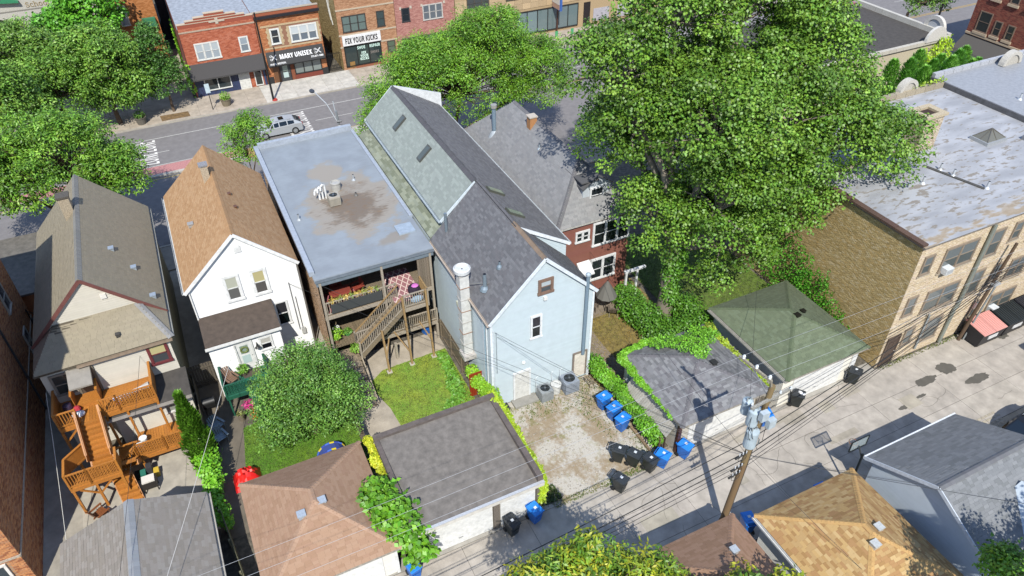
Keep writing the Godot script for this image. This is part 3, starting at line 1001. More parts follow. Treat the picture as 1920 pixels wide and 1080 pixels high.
func white_house() -> void:
	var o := thing("frame_house", "white-sided house with sunlit orange-brown roof", "house", Vector3(0.5, 0, -44))
	var list := []
	var pal := [col("#b8936a"), col("#ad865c"), col("#c09d76"), col("#a47c54"), col("#ba966f"), col("#b08a62")]
	gable(o, list, -2.95, 3.75, -50.6, -38.6, 6.88, 0.5, 10.05, 7.0, pal, col("#7c5f42"), 0.3, 0.15)
	lay(o, list, 300)
	caps(o, Vector3(0.5, 10.05, -50.6), Vector3(0.5, 10.05, -38.65), col("#b08a62"), 0.3, 0.76)
	var core := Mb.new()
	core.bx(-2.75, 0, -50.4, 3.6, 6.85, -38.82, col("#c9c9c6"))
	part(o, "side_wall", core, "plain")
	var s := Mb.new()
	siding(s, Vector3(-2.75, 0, -38.8), Vector3(1, 0, 0), Vector3(0, 0, 1), [Vector2(0, 0), Vector2(6.35, 0), Vector2(6.35, 6.9), Vector2(3.25, 9.92), Vector2(0, 6.8)], col("#d9d9d7"), 0.12)
	part(o, "rear_siding", s, "siding", "stuff")
	rake(o, "barge_board", Vector3(-2.97, 6.8, -38.58), Vector3(0.5, 9.99, -38.58), Vector3(3.77, 6.92, -38.58), col("#dcdcda"))
	var wo := Vector3(-2.75, 0, -38.78)
	window(o, wo, Vector3(1, 0, 0), Vector3(0, 0, 1), 1.95, 5.3, 1.0, 1.95, col("#d8d8d6"), 1, "#565654", "#9fa092", 0.16)
	window(o, wo, Vector3(1, 0, 0), Vector3(0, 0, 1), 3.55, 5.25, 1.0, 1.95, col("#d8d8d6"), 1, "#4c4b48", "#a39a72", 0.16)
	window(o, wo, Vector3(1, 0, 0), Vector3(0, 0, 1), 4.45, 2.4, 0.85, 1.95, col("#d8d8d6"), 1, "#15171a", "#2b2d2f")
	block(o, "gable_vent", 0.35, 8.65, -38.79, 0.75, 9.1, -38.72, col("#d2d2d0"), "paint")
	gutter(o, Vector3(-2.97, 6.9, -50.5), Vector3(-2.97, 6.9, -38.7), col("#bdbdb9"), Vector3(-1, 0, 0))
	pipe(o, "downspout", [Vector3(-2.72, 6.7, -38.7), Vector3(-2.72, 4.6, -38.7)], 0.05, col("#dcdcda"), "paint")
	pipe(o, "downspout", [Vector3(3.66, 6.8, -38.7), Vector3(3.66, 0.2, -38.7)], 0.05, col("#6b6761"), "paint")
	var ch := Mb.new()
	ch.bx(-0.1, 8.6, -46.6, 0.35, 10.75, -46.15, col("#b4a58e"))
	ch.bx(-0.16, 10.75, -46.66, 0.41, 10.85, -46.09, col("#8d8d90"))
	part(o, "chimney", ch, "stone")
	vent(o, Vector3(1.1, 9.45, -44.2), col("#6e4a34"), 0.22)
	vent(o, Vector3(1.2, 9.35, -42.6), col("#6e4a34"), 0.22)
	vent(o, Vector3(-1.6, 8.25, -43.7), col("#a3a09a"), 0.3)
	# rear addition with a low dark roof
	var ad := Node3D.new()
	ad.name = "rear_addition"
	o.add_child(ad)
	var aw := Mb.new()
	siding(aw, Vector3(-2.65, 0, -36.5), Vector3(1, 0, 0), Vector3(0, 0, 1), [Vector2(0, 0), Vector2(4.2, 0), Vector2(4.2, 4.3), Vector2(0, 4.25)], col("#d9d9d7"), 0.12)
	siding(aw, Vector3(1.55, 0, -36.5), Vector3(0, 0, -1), Vector3(1, 0, 0), [Vector2(0, 0), Vector2(2.3, 0), Vector2(2.3, 4.4), Vector2(0, 4.3)], col("#d9d9d7"), 0.12)
	part(ad, "siding", aw, "siding", "stuff")
	var ac := Mb.new()
	ac.bx(-2.65, 0, -38.8, 1.53, 4.25, -36.53, col("#cfcfcc"))
	part(ad, "side_wall", ac, "plain")
	var ar := Mb.new()
	ar.hexa([Vector3(-2.75, 4.2, -36.3), Vector3(1.65, 4.25, -36.3), Vector3(1.65, 4.5, -38.79), Vector3(-2.75, 4.5, -38.79), Vector3(-2.75, 4.36, -36.3), Vector3(1.65, 4.4, -36.3), Vector3(1.65, 4.72, -38.79), Vector3(-2.75, 4.72, -38.79)], col("#554a40"))
	part(ad, "low_roof", ar, "tarroof")
	gutter(ad, Vector3(-2.78, 4.34, -36.28), Vector3(1.68, 4.38, -36.28), col("#d4d4d1"), Vector3(0, 0, 1))
	var w2 := Vector3(-2.65, 0, -36.48)
	door(o, w2, Vector3(1, 0, 0), Vector3(0, 0, 1), 1.5, 1.8, 0.86, 2.1, col("#d2d2cf"), col("#c9c9c6"), true)
	window(o, w2, Vector3(1, 0, 0), Vector3(0, 0, 1), 2.85, 2.8, 0.8, 1.05, col("#d8d8d6"), 1, "#191b1d", "#a3a19a")
	var wr := Mb.new()
	for i in 40:
		var t := TAU * i / 40
		wr.ball(Vector3(-0.72 + cos(t) * 0.2, 3.35 + sin(t) * 0.2, -36.36), Vector3.ONE * rng.randf_range(0.03, 0.07), vary(col("#5f6a3c"), 0.3), 6)
	part(o, "door_wreath", wr, "cloth")
	var lt := Mb.new()
	lt.lathe(Vector3(0.05, 3.35, -36.2), [[0.05, 0.25], [0.07, 0.12], [0.17, 0.0], [0.15, 0.0]], col("#333333"), 12)
	lt.bx(0.02, 3.5, -36.47, 0.08, 3.56, -36.2, col("#333333"))
	part(o, "wall_lamp", lt, "paint")
	# electric service entry
	var se := Mb.new()
	se.bx(3.0, 1.3, -38.78, 3.25, 1.75, -38.62, col("#a8a8a4"))
	se.tube(Vector3(2.9, 1.7, -38.7), Vector3(2.9, 5.6, -38.7), 0.025, 0.025, col("#77777a"))
	se.tube(Vector3(3.1, 1.7, -38.7), Vector3(3.1, 4.4, -38.7), 0.02, 0.02, col("#55555a"))
	part(o, "electric_meter", se, "paint")

func flat_roof_building() -> void:
	var o := thing("flat_roof_building", "long building with a pale silver flat roof and covered rear porch", "house", Vector3(7.9, 0, -45))
	var core := Mb.new()
	core.bx(4.3, 0, -54.1, 11.5, 6.9, -39.6, col("#a08567"))
	part(o, "brick_wall", core, "brick")
	var bw := Mb.new()
	bricks(bw, Vector3(4.28, 0, -54.1), Vector3(0, 0, 1), Vector3(-1, 0, 0), 0, 18.0, 0.0, 6.9, [col("#a98a68"), col("#b3957a"), col("#9a7a5b"), col("#a5896c")], col("#8d7a63"), 0.23, 0.085)
	part(o, "side_brickwork", bw, "brick", "stuff")
	# roof membrane: silver coating worn through to brown silt around the condensers
	var img := Image.create(320, 768, false, Image.FORMAT_RGB8)
	var f1 := fnl(0.012, 31, 5)
	var f2 := fnl(0.06, 32, 4)
	var base := Color("#757b81")
	var lite := Color("#7f868c")
	var tan := Color("#857f76")
	var brown := Color("#655a4e")
	var rust := Color("#6c5540")
	for j in 768:
		for i in 320:
			var X := 4.15 + 7.5 * i / 320.0
			var Z := -54.2 + 18.2 * j / 768.0
			var w := f1.get_noise_2d(i, j)
			var g := f2.get_noise_2d(i * 0.5, j * 2.0)
			var q := base.lerp(lite, clampf(0.5 + w + 0.3 * g, 0, 1))
			var band := absf(fposmod(Z, 1.0) - 0.5)
			if band > 0.485:
				q = q.lerp(lite, 0.5)
			var d1 := Vector2((X - 8.5) / 2.9, (Z + 43.3) / 3.9).length() + 0.5 * w + 0.12 * g
			var d2 := Vector2((X - 8.0) / 1.0, (Z + 48.2) / 1.7).length() + 0.5 * w + 0.12 * g
			var d3 := Vector2((X - 9.8) / 1.5, (Z + 38.1) / 0.75).length() + 0.5 * w
			var d := minf(d1, d2)
			q = q.lerp(tan, smoothstep(1.2, 0.9, d))
			q = q.lerp(brown, smoothstep(0.8, 0.35, d1 + 0.3 * g) * 0.9 * (1.0 if Z > -44.6 else 0.45))
			q = q.lerp(rust, smoothstep(0.12, 0.4, g) * smoothstep(0.8, 0.5, d1) * 0.6)
			q = q.lerp(tan.lerp(brown, 0.3), smoothstep(1.0, 0.6, d3) * 0.8)
			img.set_pixel(i, j, q)
	ramp_material("silver_roof", img, 0.75)
	var r := Mb.new()
	r.quad_uv(Vector3(4.15, 7.2, -36.0), Vector3(11.65, 7.2, -36.0), Vector3(11.65, 7.2, -54.2), Vector3(4.15, 7.2, -54.2), Color.WHITE)
	part(o, "roof_membrane", r, "silver_roof")
	var sl := Mb.new()
	sl.bx(4.15, 6.95, -54.2, 11.65, 7.196, -36.0, col("#8e959c"))
	part(o, "roof_slab", sl, "paint")
	for q in [[4.0, 7.1, -54.25, 4.32, 7.42, -36.6], [4.32, 7.1, -54.3, 11.6, 7.62, -53.95], [11.5, 7.1, -53.9, 11.72, 7.3, -40.0]]:
		var pb := Mb.new()
		pb.bx(q[0], q[1], q[2], q[3], q[4], q[5], col("#99a1ab"))
		part(o, "parapet", pb, "paint")
	gutter(o, Vector3(4.15, 7.18, -35.98), Vector3(11.65, 7.18, -35.98), col("#6f7880"), Vector3(0, 0, 1))
	var ct := Mb.new()
	ct.bx(10.2, 7.2, -39.3, 11.3, 7.3, -38.2, col("#93a0ad"))
	part(o, "roof_hatch", ct, "paint")
	stack(o, Vector3(4.85, 7.2, -42.9), 0.45, col("#aab0b5"))
	stack(o, Vector3(9.55, 7.2, -46.3), 0.45, col("#aab0b5"))
	stack(o, Vector3(9.1, 7.2, -44.2), 0.25, col("#6d6a66"))
	# porch interior behind the deck
	var ry := Mb.new()
	siding(ry, Vector3(4.3, 0, -39.58), Vector3(1, 0, 0), Vector3(0, 0, 1), [Vector2(0, 0), Vector2(7.2, 0), Vector2(7.2, 6.95), Vector2(0, 6.95)], col("#8f8577"), 0.13)
	part(o, "porch_siding", ry, "siding", "stuff")
	door(o, Vector3(4.3, 0, -39.56), Vector3(1, 0, 0), Vector3(0, 0, 1), 4.6, 4.35, 0.9, 2.05, col("#5c4a3c"), col("#a39c90"))
	window(o, Vector3(4.3, 0, -39.56), Vector3(1, 0, 0), Vector3(0, 0, 1), 1.4, 5.1, 1.4, 1.4, col("#b5b0a6"), 2, "#20252a")
	door(o, Vector3(4.3, 0, -39.56), Vector3(1, 0, 0), Vector3(0, 0, 1), 3.6, 1.6, 0.9, 2.05, col("#5c4a3c"), col("#a39c90"))

func blue_house() -> void:
	var o := thing("frame_house", "pale blue two-storey house with dark grey gable roof above the gravel pad", "house", Vector3(15.3, 0, -33))
	var sky := col("#a8b4b9")
	var list := []
	var pal := [col("#646467"), col("#6e6e70"), col("#78787a"), col("#5a5a5d"), col("#68676a"), col("#808082")]
	gable(o, list, 11.88, 18.78, -37.2, -28.02, 6.98, 15.32, 10.45, 7.02, pal, col("#45454a"), 0.3, 0.14)
	caps(o, Vector3(15.32, 10.45, -37.2), Vector3(15.32, 10.45, -32.0), col("#6a696c"), 0.3, 0.78)
	caps(o, Vector3(15.32, 10.45, -32.0), Vector3(15.32, 10.45, -28.1), col("#8a7765"), 0.3, 0.78)
	var core := Mb.new()
	core.bx(12.05, 0, -37.2, 18.6, 6.95, -28.23, col("#8fa8b5"))
	part(o, "wall_core", core, "plain")
	var s := Mb.new()
	siding(s, Vector3(12.0, 0, -28.2), Vector3(1, 0, 0), Vector3(0, 0, 1), [Vector2(0, 0.1), Vector2(6.65, 0.1), Vector2(6.65, 7.0), Vector2(3.32, 10.35), Vector2(0, 7.0)], sky, 0.14)
	part(o, "rear_siding", s, "siding", "stuff")
	var l := Mb.new()
	siding(l, Vector3(12.02, 0, -37.2), Vector3(0, 0, 1), Vector3(-1, 0, 0), [Vector2(0, 0.1), Vector2(9.0, 0.1), Vector2(9.0, 6.95), Vector2(0, 6.95)], col("#a8b4b9"), 0.12)
	part(o, "left_siding", l, "siding", "stuff")
	var rr := Mb.new()
	siding(rr, Vector3(18.62, 0, -28.2), Vector3(0, 0, -1), Vector3(1, 0, 0), [Vector2(0, 0.1), Vector2(24, 0.1), Vector2(24, 7.0), Vector2(0, 7.0)], col("#a8b4b9"), 0.12)
	part(o, "right_siding", rr, "siding", "stuff")
	rake(o, "barge_board", Vector3(11.86, 6.92, -28.0), Vector3(15.32, 10.39, -28.0), Vector3(18.8, 6.96, -28.0), col("#cfd6da"))
	for x in [12.02, 18.62]:
		block(o, "corner_board", x - 0.07, 0, -28.24, x + 0.07, 6.95, -28.13, col("#d6dde1"), "paint")
	block(o, "corner_board", 11.93, 0, -29.2, 12.02, 6.9, -29.05, col("#d6dde1"), "paint")
	gutter(o, Vector3(11.86, 7.0, -37.2), Vector3(11.86, 7.0, -28.05), col("#b3a79c"), Vector3(-1, 0, 0))
	var wo := Vector3(12.0, 0, -28.18)
	var ux := Vector3(1, 0, 0)
	var nz := Vector3(0, 0, 1)
	window(o, wo, ux, nz, 2.95, 7.9, 0.95, 1.05, col("#7a6255"), 1, "#3f464b", "#9ba4a6", 0.15)
	window(o, wo, ux, nz, 2.48, 4.75, 0.75, 1.75, col("#d5d7d8"), 1, "#1c2024", "#22262b", 0.1)
	door(o, wo, ux, nz, 1.45, 0.18, 0.95, 2.15, col("#c9c9c4"), col("#d4d6d6"))
	door(o, wo, ux, nz, 5.55, 0.25, 0.8, 2.0, col("#cfc9bd"), col("#7d7268"))
	block(o, "door_step", 13.2, 0, -28.2, 14.8, 0.16, -27.5, col("#97948d"), "concrete")
	var dv := Mb.new()
	dv.ball(Vector3(14.05, 3.1, -28.12), Vector3(0.13, 0.13, 0.1), col("#d8dcda"), 8)
	part(o, "dryer_vent", dv, "paint")
	block(o, "flood_light", 15.28, 7.5, -28.18, 15.48, 7.7, -28.0, col("#d8d8d4"), "paint")
	# exhaust pipe on the rear wall
	pipe(o, "flue_pipe", [Vector3(18.08, 2.2, -28.0), Vector3(18.08, 8.3, -28.0)], 0.11, col("#7f93a2"))
	var fc := Mb.new()
	fc.lathe(Vector3(18.08, 8.3, -28.0), [[0.11, 0], [0.16, 0.04], [0.16, 0.16], [0.02, 0.26]], col("#a9b6bf"), 12)
	part(o, "flue_cap", fc, "metal")
	# grease duct with a fan on the left wall
	var du := Mb.new()
	for i in 7:
		var y := 2.6 + i * 0.86
		du.bx(11.32, y, -31.3, 11.88, y + 0.82, -30.75, vary(col("#c6c6c2"), 0.06))
		du.bx(11.29, y + 0.82, -31.33, 11.91, y + 0.86, -30.72, col("#8e6f5c") if i % 2 else col("#a9a6a1"))
	du.bx(11.2, 2.3, -31.35, 12.0, 2.62, -30.5, col("#b5b0aa"))
	part(o, "exhaust_duct", du, "paint")
	var fan := Mb.new()
	fan.lathe(Vector3(11.6, 8.6, -31.02), [[0.3, 0], [0.32, 0.15], [0.48, 0.2], [0.5, 0.42], [0.44, 0.46], [0.42, 0.36], [0.05, 0.36]], col("#c9cbcb"), 18)
	part(o, "exhaust_fan", fan, "paint")
	for y in [3.6, 5.4, 6.8]:
		bar(o, "duct_bracket", Vector3(12.02, y, -31.4), Vector3(11.3, y, -31.36), 0.05, 0.05, col("#8b8b88"), "metal")
	bar(o, "duct_bracket", Vector3(12.9, 8.05, -30.2), Vector3(11.7, 7.9, -31.0), 0.03, 0.03, col("#8b8b88"), "metal")
	for q in [[Vector3(12.62, 7.8, -30.2), 1.0], [Vector3(13.65, 8.85, -30.4), 0.35]]:
		stack(o, q[0], q[1], col("#7d8c96"), 0.1 if q[1] > 0.5 else 0.06)
	pipe(o, "flue_pipe", [Vector3(12.75, 7.85, -36.4), Vector3(12.75, 9.2, -36.4)], 0.1, col("#77858e"))
	for z in [-28.6, -28.9]:
		pipe(o, "downspout", [Vector3(11.93, 0.3, z), Vector3(11.93, 6.9, z)], 0.045, col("#8da4b1") if z < -28.7 else col("#d0d6d9"), "paint")
	pipe(o, "conduit", [Vector3(12.12, 0.5, -28.1), Vector3(12.12, 6.4, -28.1)], 0.04, col("#c3ccd1"), "paint")
	pipe(o, "conduit", [Vector3(12.3, 3.0, -28.1), Vector3(12.3, 6.2, -28.1)], 0.025, col("#8f9aa0"), "paint")
	for i in 5:
		var em := Mb.new()
		em.bx(11.78, 1.2 + i * 0.02, -29.9 + i * 0.24, 12.0, 1.6, -29.72 + i * 0.24, col("#b3b6b8"))
		em.tube(Vector3(11.78, 1.4, -29.81 + i * 0.24), Vector3(11.68, 1.4, -29.81 + i * 0.24), 0.08, 0.08, col("#caccce"))
		part(o, "electric_meter", em, "paint")
	for q in [[-33.2, 4.6], [-31.8, 2.6]]:
		block(o, "wall_vent", 11.9, q[1], q[0], 12.0, q[1] + 0.3, q[0] + 0.25, col("#c9c9b4"), "paint")
	var rd := Mb.new()
	for i in 6:
		rd.bx(11.1 + i * 0.14, 0.1, -29.66, 11.1 + i * 0.14 + 0.132, 2.0, -29.6, vary(col("#8c3318"), 0.1))
	part(o, "red_gate", rd, "stained")
	# front half: higher green roof on a knee wall, shed roof to the right
	var f := Node3D.new()
	f.name = "front_roof"
	o.add_child(f)
	var gl := []
	var gp := [col("#8f9791"), col("#98a09a"), col("#868e88"), col("#a0a8a2"), col("#8b938d")]
	var dk := Mb.new()
	dk.hexa([Vector3(12.72, 8.02, -53.4), Vector3(12.72, 8.02, -37.3), Vector3(15.2, 10.3, -37.3), Vector3(15.2, 10.3, -53.4), Vector3(12.72, 8.16, -53.4), Vector3(12.72, 8.16, -37.3), Vector3(15.2, 10.44, -37.3), Vector3(15.2, 10.44, -53.4)], col("#74827c"))
	dk.hexa([Vector3(15.2, 10.3, -53.0), Vector3(15.2, 10.3, -31.5), Vector3(18.8, 8.1, -31.5), Vector3(18.8, 8.1, -53.0), Vector3(15.2, 10.44, -53.0), Vector3(15.2, 10.44, -31.5), Vector3(18.8, 8.24, -31.5), Vector3(18.8, 8.24, -53.0)], col("#4d4c50"))
	dk.hexa([Vector3(11.9, 7.0, -53.0), Vector3(11.9, 7.0, -37.2), Vector3(12.9, 7.4, -37.2), Vector3(12.9, 7.4, -53.0), Vector3(11.9, 7.12, -53.0), Vector3(11.9, 7.12, -37.2), Vector3(12.9, 7.52, -37.2), Vector3(12.9, 7.52, -53.0)], col("#7d8476"))
	part(f, "roof_deck", dk, "plain")
	var ga := Vector3(12.72, 8.16, -53.4)
	var gu := Vector3(2.48, 2.28, 0)
	roof_face(gl, ga, Vector3(12.72, 8.16, -37.3), gu, [Vector2(0, 0), Vector2(16.1, 0), Vector2(16.1, gu.length()), Vector2(0, gu.length())], gp, 0.34, 0.17)
	var su := Vector3(-3.6, 2.2, 0)
	roof_face(gl, Vector3(18.8, 8.24, -31.5), Vector3(18.8, 8.24, -53.0), su, [Vector2(0, 0), Vector2(21.5, 0), Vector2(21.5, su.length()), Vector2(0, su.length())], [col("#6e6d6f"), col("#777678"), col("#656466"), col("#7f7d7e")], 0.34, 0.17)
	var lu := Vector3(1.0, 0.4, 0)
	roof_face(gl, Vector3(11.9, 7.12, -53.0), Vector3(11.9, 7.12, -37.2), lu, [Vector2(0, 0), Vector2(15.8, 0), Vector2(15.8, lu.length()), Vector2(0, lu.length())], [col("#8c9284"), col("#6f7463"), col("#a2a795"), col("#7d826f"), col("#989c86"), col("#62684f")], 0.5, 0.2)
	list.append_array(gl)
	lay(o, list, 300)
	caps(f, Vector3(15.2, 10.44, -53.3), Vector3(15.2, 10.44, -37.3), col("#57565a"), 0.42, 0.65)
	var kw := Mb.new()
	siding(kw, Vector3(12.9, 7.4, -53.3), Vector3(0, 0, 1), Vector3(-1, 0, 0), [Vector2(0, 0), Vector2(16.0, 0), Vector2(16.0, 0.72), Vector2(0, 0.72)], sky, 0.12)
	siding(kw, Vector3(18.6, 7.0, -31.6), Vector3(0, 0, -1), Vector3(1, 0, 0), [Vector2(0, 0), Vector2(21.3, 0), Vector2(21.3, 1.2), Vector2(0, 1.2)], sky, 0.12)
	siding(kw, Vector3(12.9, 7.3, -37.35), Vector3(1, 0, 0), Vector3(0, 0, 1), [Vector2(0, 0), Vector2(4.6, 0), Vector2(2.3, 3.05), Vector2(0, 0.85)], sky, 0.12)
	siding(kw, Vector3(15.35, 7.0, -31.62), Vector3(1, 0, 0), Vector3(0, 0, 1), [Vector2(0.2, 3.1), Vector2(3.3, 0.0), Vector2(3.3, 1.15)], sky, 0.12)
	siding(kw, Vector3(11.9, 0, -52.9), Vector3(0, 0, 1), Vector3(-1, 0, 0), [Vector2(0, 0), Vector2(15.6, 0), Vector2(15.6, 7.0), Vector2(0, 7.0)], sky, 0.12)
	part(f, "knee_wall_siding", kw, "siding", "stuff")
	var wc := Mb.new()
	wc.bx(12.1, 0, -52.9, 18.55, 7.0, -37.2, col("#8fa8b5"))
	part(f, "wall_core", wc, "plain")
	bar(f, "barge_board", Vector3(12.7, 8.06, -37.26), Vector3(15.2, 10.34, -37.26), 0.05, 0.18, col("#c5d0d6"), "paint")
	bar(f, "barge_board", Vector3(15.25, 10.36, -31.46), Vector3(18.85, 8.14, -31.46), 0.06, 0.2, col("#d8dcde"), "paint")
	bar(f, "barge_board", Vector3(12.7, 8.0, -53.45), Vector3(15.2, 10.36, -53.45), 0.05, 0.2, col("#d0d8dc"), "paint")
	gutter(f, Vector3(18.82, 8.22, -53.0), Vector3(18.82, 8.22, -31.5), col("#d3d8da"), Vector3(1, 0, 0))
	gutter(f, Vector3(12.7, 8.15, -53.3), Vector3(12.7, 8.15, -37.3), col("#a9b4ba"), Vector3(-1, 0, 0))
	for q in [[-49.4, -48.6], [-42.0, -41.2], [-38.9, -38.2]]:
		window(o, Vector3(12.88, 7.4, q[0]), Vector3(0, 0, 1), Vector3(-1, 0, 0), 0, 0.12, q[1] - q[0], 0.55, col("#dde2e4"), 1, "#30353a", "", 0.06)
	for z in [-48.8, -43.6]:
		var t := Transform3D(Basis(Vector3(0, 0, 1), atan2(2.28, 2.48)), Vector3(14.1, 9.53, z))
		var sk := Mb.new()
		sk.tbox(t, Vector3(1.25, 0.16, 0.62), col("#4a4a46"))
		part(f, "skylight_frame", sk, "paint")
		var sg := Mb.new()
		sg.tbox(t * Transform3D(Basis.IDENTITY, Vector3(0, 0.085, 0)), Vector3(1.08, 0.012, 0.46), col("#434b45"))
		part(f, "skylight_pane", sg, "glass")
	for q in [[-36.2, 16.1], [-33.4, 16.1]]:
		var t := Transform3D(Basis(Vector3(0, 0, 1), -atan2(2.2, 3.6)), Vector3(q[1], 10.0, q[0]))
		var sk := Mb.new()
		sk.tbox(t, Vector3(1.2, 0.14, 0.6), col("#4c4e46"))
		part(f, "skylight_frame", sk, "paint")
		var sg := Mb.new()
		sg.tbox(t * Transform3D(Basis.IDENTITY, Vector3(0, 0.075, 0)), Vector3(1.02, 0.012, 0.44), col("#77806b"))
		part(f, "skylight_pane", sg, "glass")
	var ff := Mb.new()
	ff.prism([Vector3(15.3, 8.0, -53.2), Vector3(19.0, 7.2, -53.2), Vector3(19.0, 9.2, -53.2), Vector3(15.2, 10.55, -53.2)], Vector3(0, 0, 0.18), col("#cfd2d4"))
	part(f, "false_front", ff, "paint")

func grey_house() -> void:
	var o := thing("frame_house", "brown-shingled house with grey hip roof beside the great cottonwood", "house", Vector3(22.9, 0, -43))
	var list := []
	var pal := [col("#888888"), col("#929292"), col("#7e7e80"), col("#9a9a99"), col("#8c8b8b")]
	var e := 6.6
	var A := Vector3(19.85, e, -51.0)
	var B := Vector3(19.85, e, -34.9)
	var C := Vector3(25.95, e, -34.9)
	var D := Vector3(25.95, e, -51.0)
	var R0 := Vector3(22.9, 10.0, -47.4)
	var R1 := Vector3(22.9, 10.0, -37.6)
	var dk := Mb.new()
	var q := col("#4f4e50")
	dk.quad(A, B, R1, R0, q)
	dk.quad(C, D, R0, R1, q)
	dk.tri(B, C, R1, q)
	dk.tri(D, A, R0, q)
	for p in [[A, B], [B, C], [C, D], [D, A]]:
		dk.quad(p[0] + Vector3(0, -0.15, 0), p[1] + Vector3(0, -0.15, 0), p[1], p[0], col("#b9b7b2"))
	dk.quad(A + Vector3(0, -0.15, 0), D + Vector3(0, -0.15, 0), C + Vector3(0, -0.15, 0), B + Vector3(0, -0.15, 0), col("#b9b7b2"))
	part(o, "roof_deck", dk, "plain")
	var su := Vector3(3.05, 3.4, 0)
	var L := su.length()
	roof_face(list, A, B, su, [Vector2(0, 0), Vector2(16.1, 0), Vector2(13.4, L), Vector2(3.6, L)], pal, 0.32, 0.16)
	su = Vector3(-3.05, 3.4, 0)
	roof_face(list, C, D, su, [Vector2(0, 0), Vector2(16.1, 0), Vector2(12.5, L), Vector2(2.7, L)], pal, 0.32, 0.16)
	su = Vector3(0, 3.4, -2.7)
	roof_face(list, B, C, su, [Vector2(0, 0), Vector2(6.1, 0), Vector2(3.05, su.length())], pal, 0.32, 0.16)
	lay(o, list, 0)
	caps(o, R0, R1, col("#767577"), 0.3, 0.8)
	caps(o, B, R1, col("#69686a"))
	caps(o, C, R1, col("#69686a"))
	var core := Mb.new()
	core.bx(20.1, 0, -50.7, 25.7, 6.5, -35.15, col("#4f3a33"))
	part(o, "wall_core", core, "plain")
	var s := Mb.new()
	siding(s, Vector3(20.05, 0, -35.12), Vector3(1, 0, 0), Vector3(0, 0, 1), [Vector2(0, 0), Vector2(5.7, 0), Vector2(5.7, 6.5), Vector2(0, 6.5)], col("#764c42"), 0.17)
	siding(s, Vector3(20.08, 0, -50.7), Vector3(0, 0, 1), Vector3(-1, 0, 0), [Vector2(0, 0), Vector2(15.6, 0), Vector2(15.6, 6.5), Vector2(0, 6.5)], col("#764c42"), 0.17)
	part(o, "shingle_siding", s, "siding", "stuff")
	var wo := Vector3(20.05, 0, -35.1)
	var ux := Vector3(1, 0, 0)
	var nz := Vector3(0, 0, 1)
	var white := col("#d4d5d5")
	window(o, wo, ux, nz, 1.35, 5.0, 1.1, 0.9, white, 2, "#23282c", "", 0.1)
	window(o, wo, ux, nz, 2.7, 4.3, 3.0, 1.95, white, 3, "#1d2226", "", 0.12)
	window(o, wo, ux, nz, 2.65, 1.3, 2.1, 1.9, white, 2, "#23282c", "", 0.14)
	var aw := Mb.new()
	aw.prism([Vector3(21.6, 3.3, -35.05), Vector3(21.6, 2.7, -34.2), Vector3(21.6, 2.62, -34.2), Vector3(21.6, 3.1, -35.05)], Vector3(1.0, 0, 0), col("#cfd0cf"))
	part(o, "door_awning", aw, "paint")
	door(o, wo, ux, nz, 1.6, 0.4, 0.85, 2.0, col("#4d4038"), white)
	for x in [24.6, 25.5]:
		block(o, "porch_post", x, 0, -33.4, x + 0.12, 2.6, -33.28, white, "paint")
	block(o, "porch_beam", 24.5, 2.6, -33.45, 26.2, 2.75, -33.25, white, "paint")
	# dormer in the rear slope
	var dm := Node3D.new()
	dm.name = "dormer"
	o.add_child(dm)
	var db := Mb.new()
	db.prism([Vector3(22.3, 7.1, -35.9), Vector3(24.4, 7.1, -35.9), Vector3(24.4, 8.7, -35.9), Vector3(23.35, 9.4, -35.9), Vector3(22.3, 8.7, -35.9)], Vector3(0, 0, -2.0), col("#a9b0b5"))
	part(dm, "wall", db, "siding")
	var dr := Mb.new()
	dr.beam(Vector3(22.75, 9.12, -35.75), Vector3(22.75, 9.12, -38.0), 1.35, 0.08, col("#5b5a5d"))
	dr.hexa([Vector3(22.15, 8.58, -35.7), Vector3(23.35, 9.4, -35.7), Vector3(23.35, 9.4, -38.0), Vector3(22.15, 8.58, -38.0), Vector3(22.15, 8.68, -35.7), Vector3(23.35, 9.5, -35.7), Vector3(23.35, 9.5, -38.0), Vector3(22.15, 8.68, -38.0)], col("#5b5a5d"))
	dr.hexa([Vector3(23.35, 9.4, -35.7), Vector3(24.55, 8.58, -35.7), Vector3(24.55, 8.58, -38.0), Vector3(23.35, 9.4, -38.0), Vector3(23.35, 9.5, -35.7), Vector3(24.55, 8.68, -35.7), Vector3(24.55, 8.68, -38.0), Vector3(23.35, 9.5, -38.0)], col("#5b5a5d"))
	part(dm, "roof", dr, "shingle")
	window(o, Vector3(22.3, 0, -35.88), ux, nz, 0.5, 7.35, 1.1, 1.2, white, 1, "#22272b")
	gutter(o, Vector3(19.85, 6.6, -51), Vector3(19.85, 6.6, -34.9), col("#b9bab8"), Vector3(-1, 0, 0))
	var fl := Mb.new()
	fl.tube(Vector3(21.07, 7.6, -47.3), Vector3(21.07, 9.9, -47.3), 0.16, 0.16, col("#7f92a1"), 14)
	fl.tube(Vector3(21.07, 9.9, -47.3), Vector3(21.07, 10.15, -47.3), 0.24, 0.24, col("#a3a19a"), 14)
	fl.lathe(Vector3(21.07, 7.75, -47.3), [[0.5, -0.3], [0.2, 0.3]], col("#b3bac0"), 12)
	part(o, "flue_pipe", fl, "metal")
	var ch := Mb.new()
	ch.bx(22.3, 8.6, -44.2, 22.85, 10.3, -43.65, col("#a9794f"))
	ch.bx(22.24, 10.3, -44.26, 22.91, 10.38, -43.59, col("#b5ab9e"))
	ch.bx(22.22, 8.3, -44.3, 22.93, 9.2, -43.55, col("#c9cacb"))
	part(o, "chimney", ch, "brick")
	stack(o, Vector3(22.0, 8.9, -41.6), 0.4, col("#9aa6ae"))

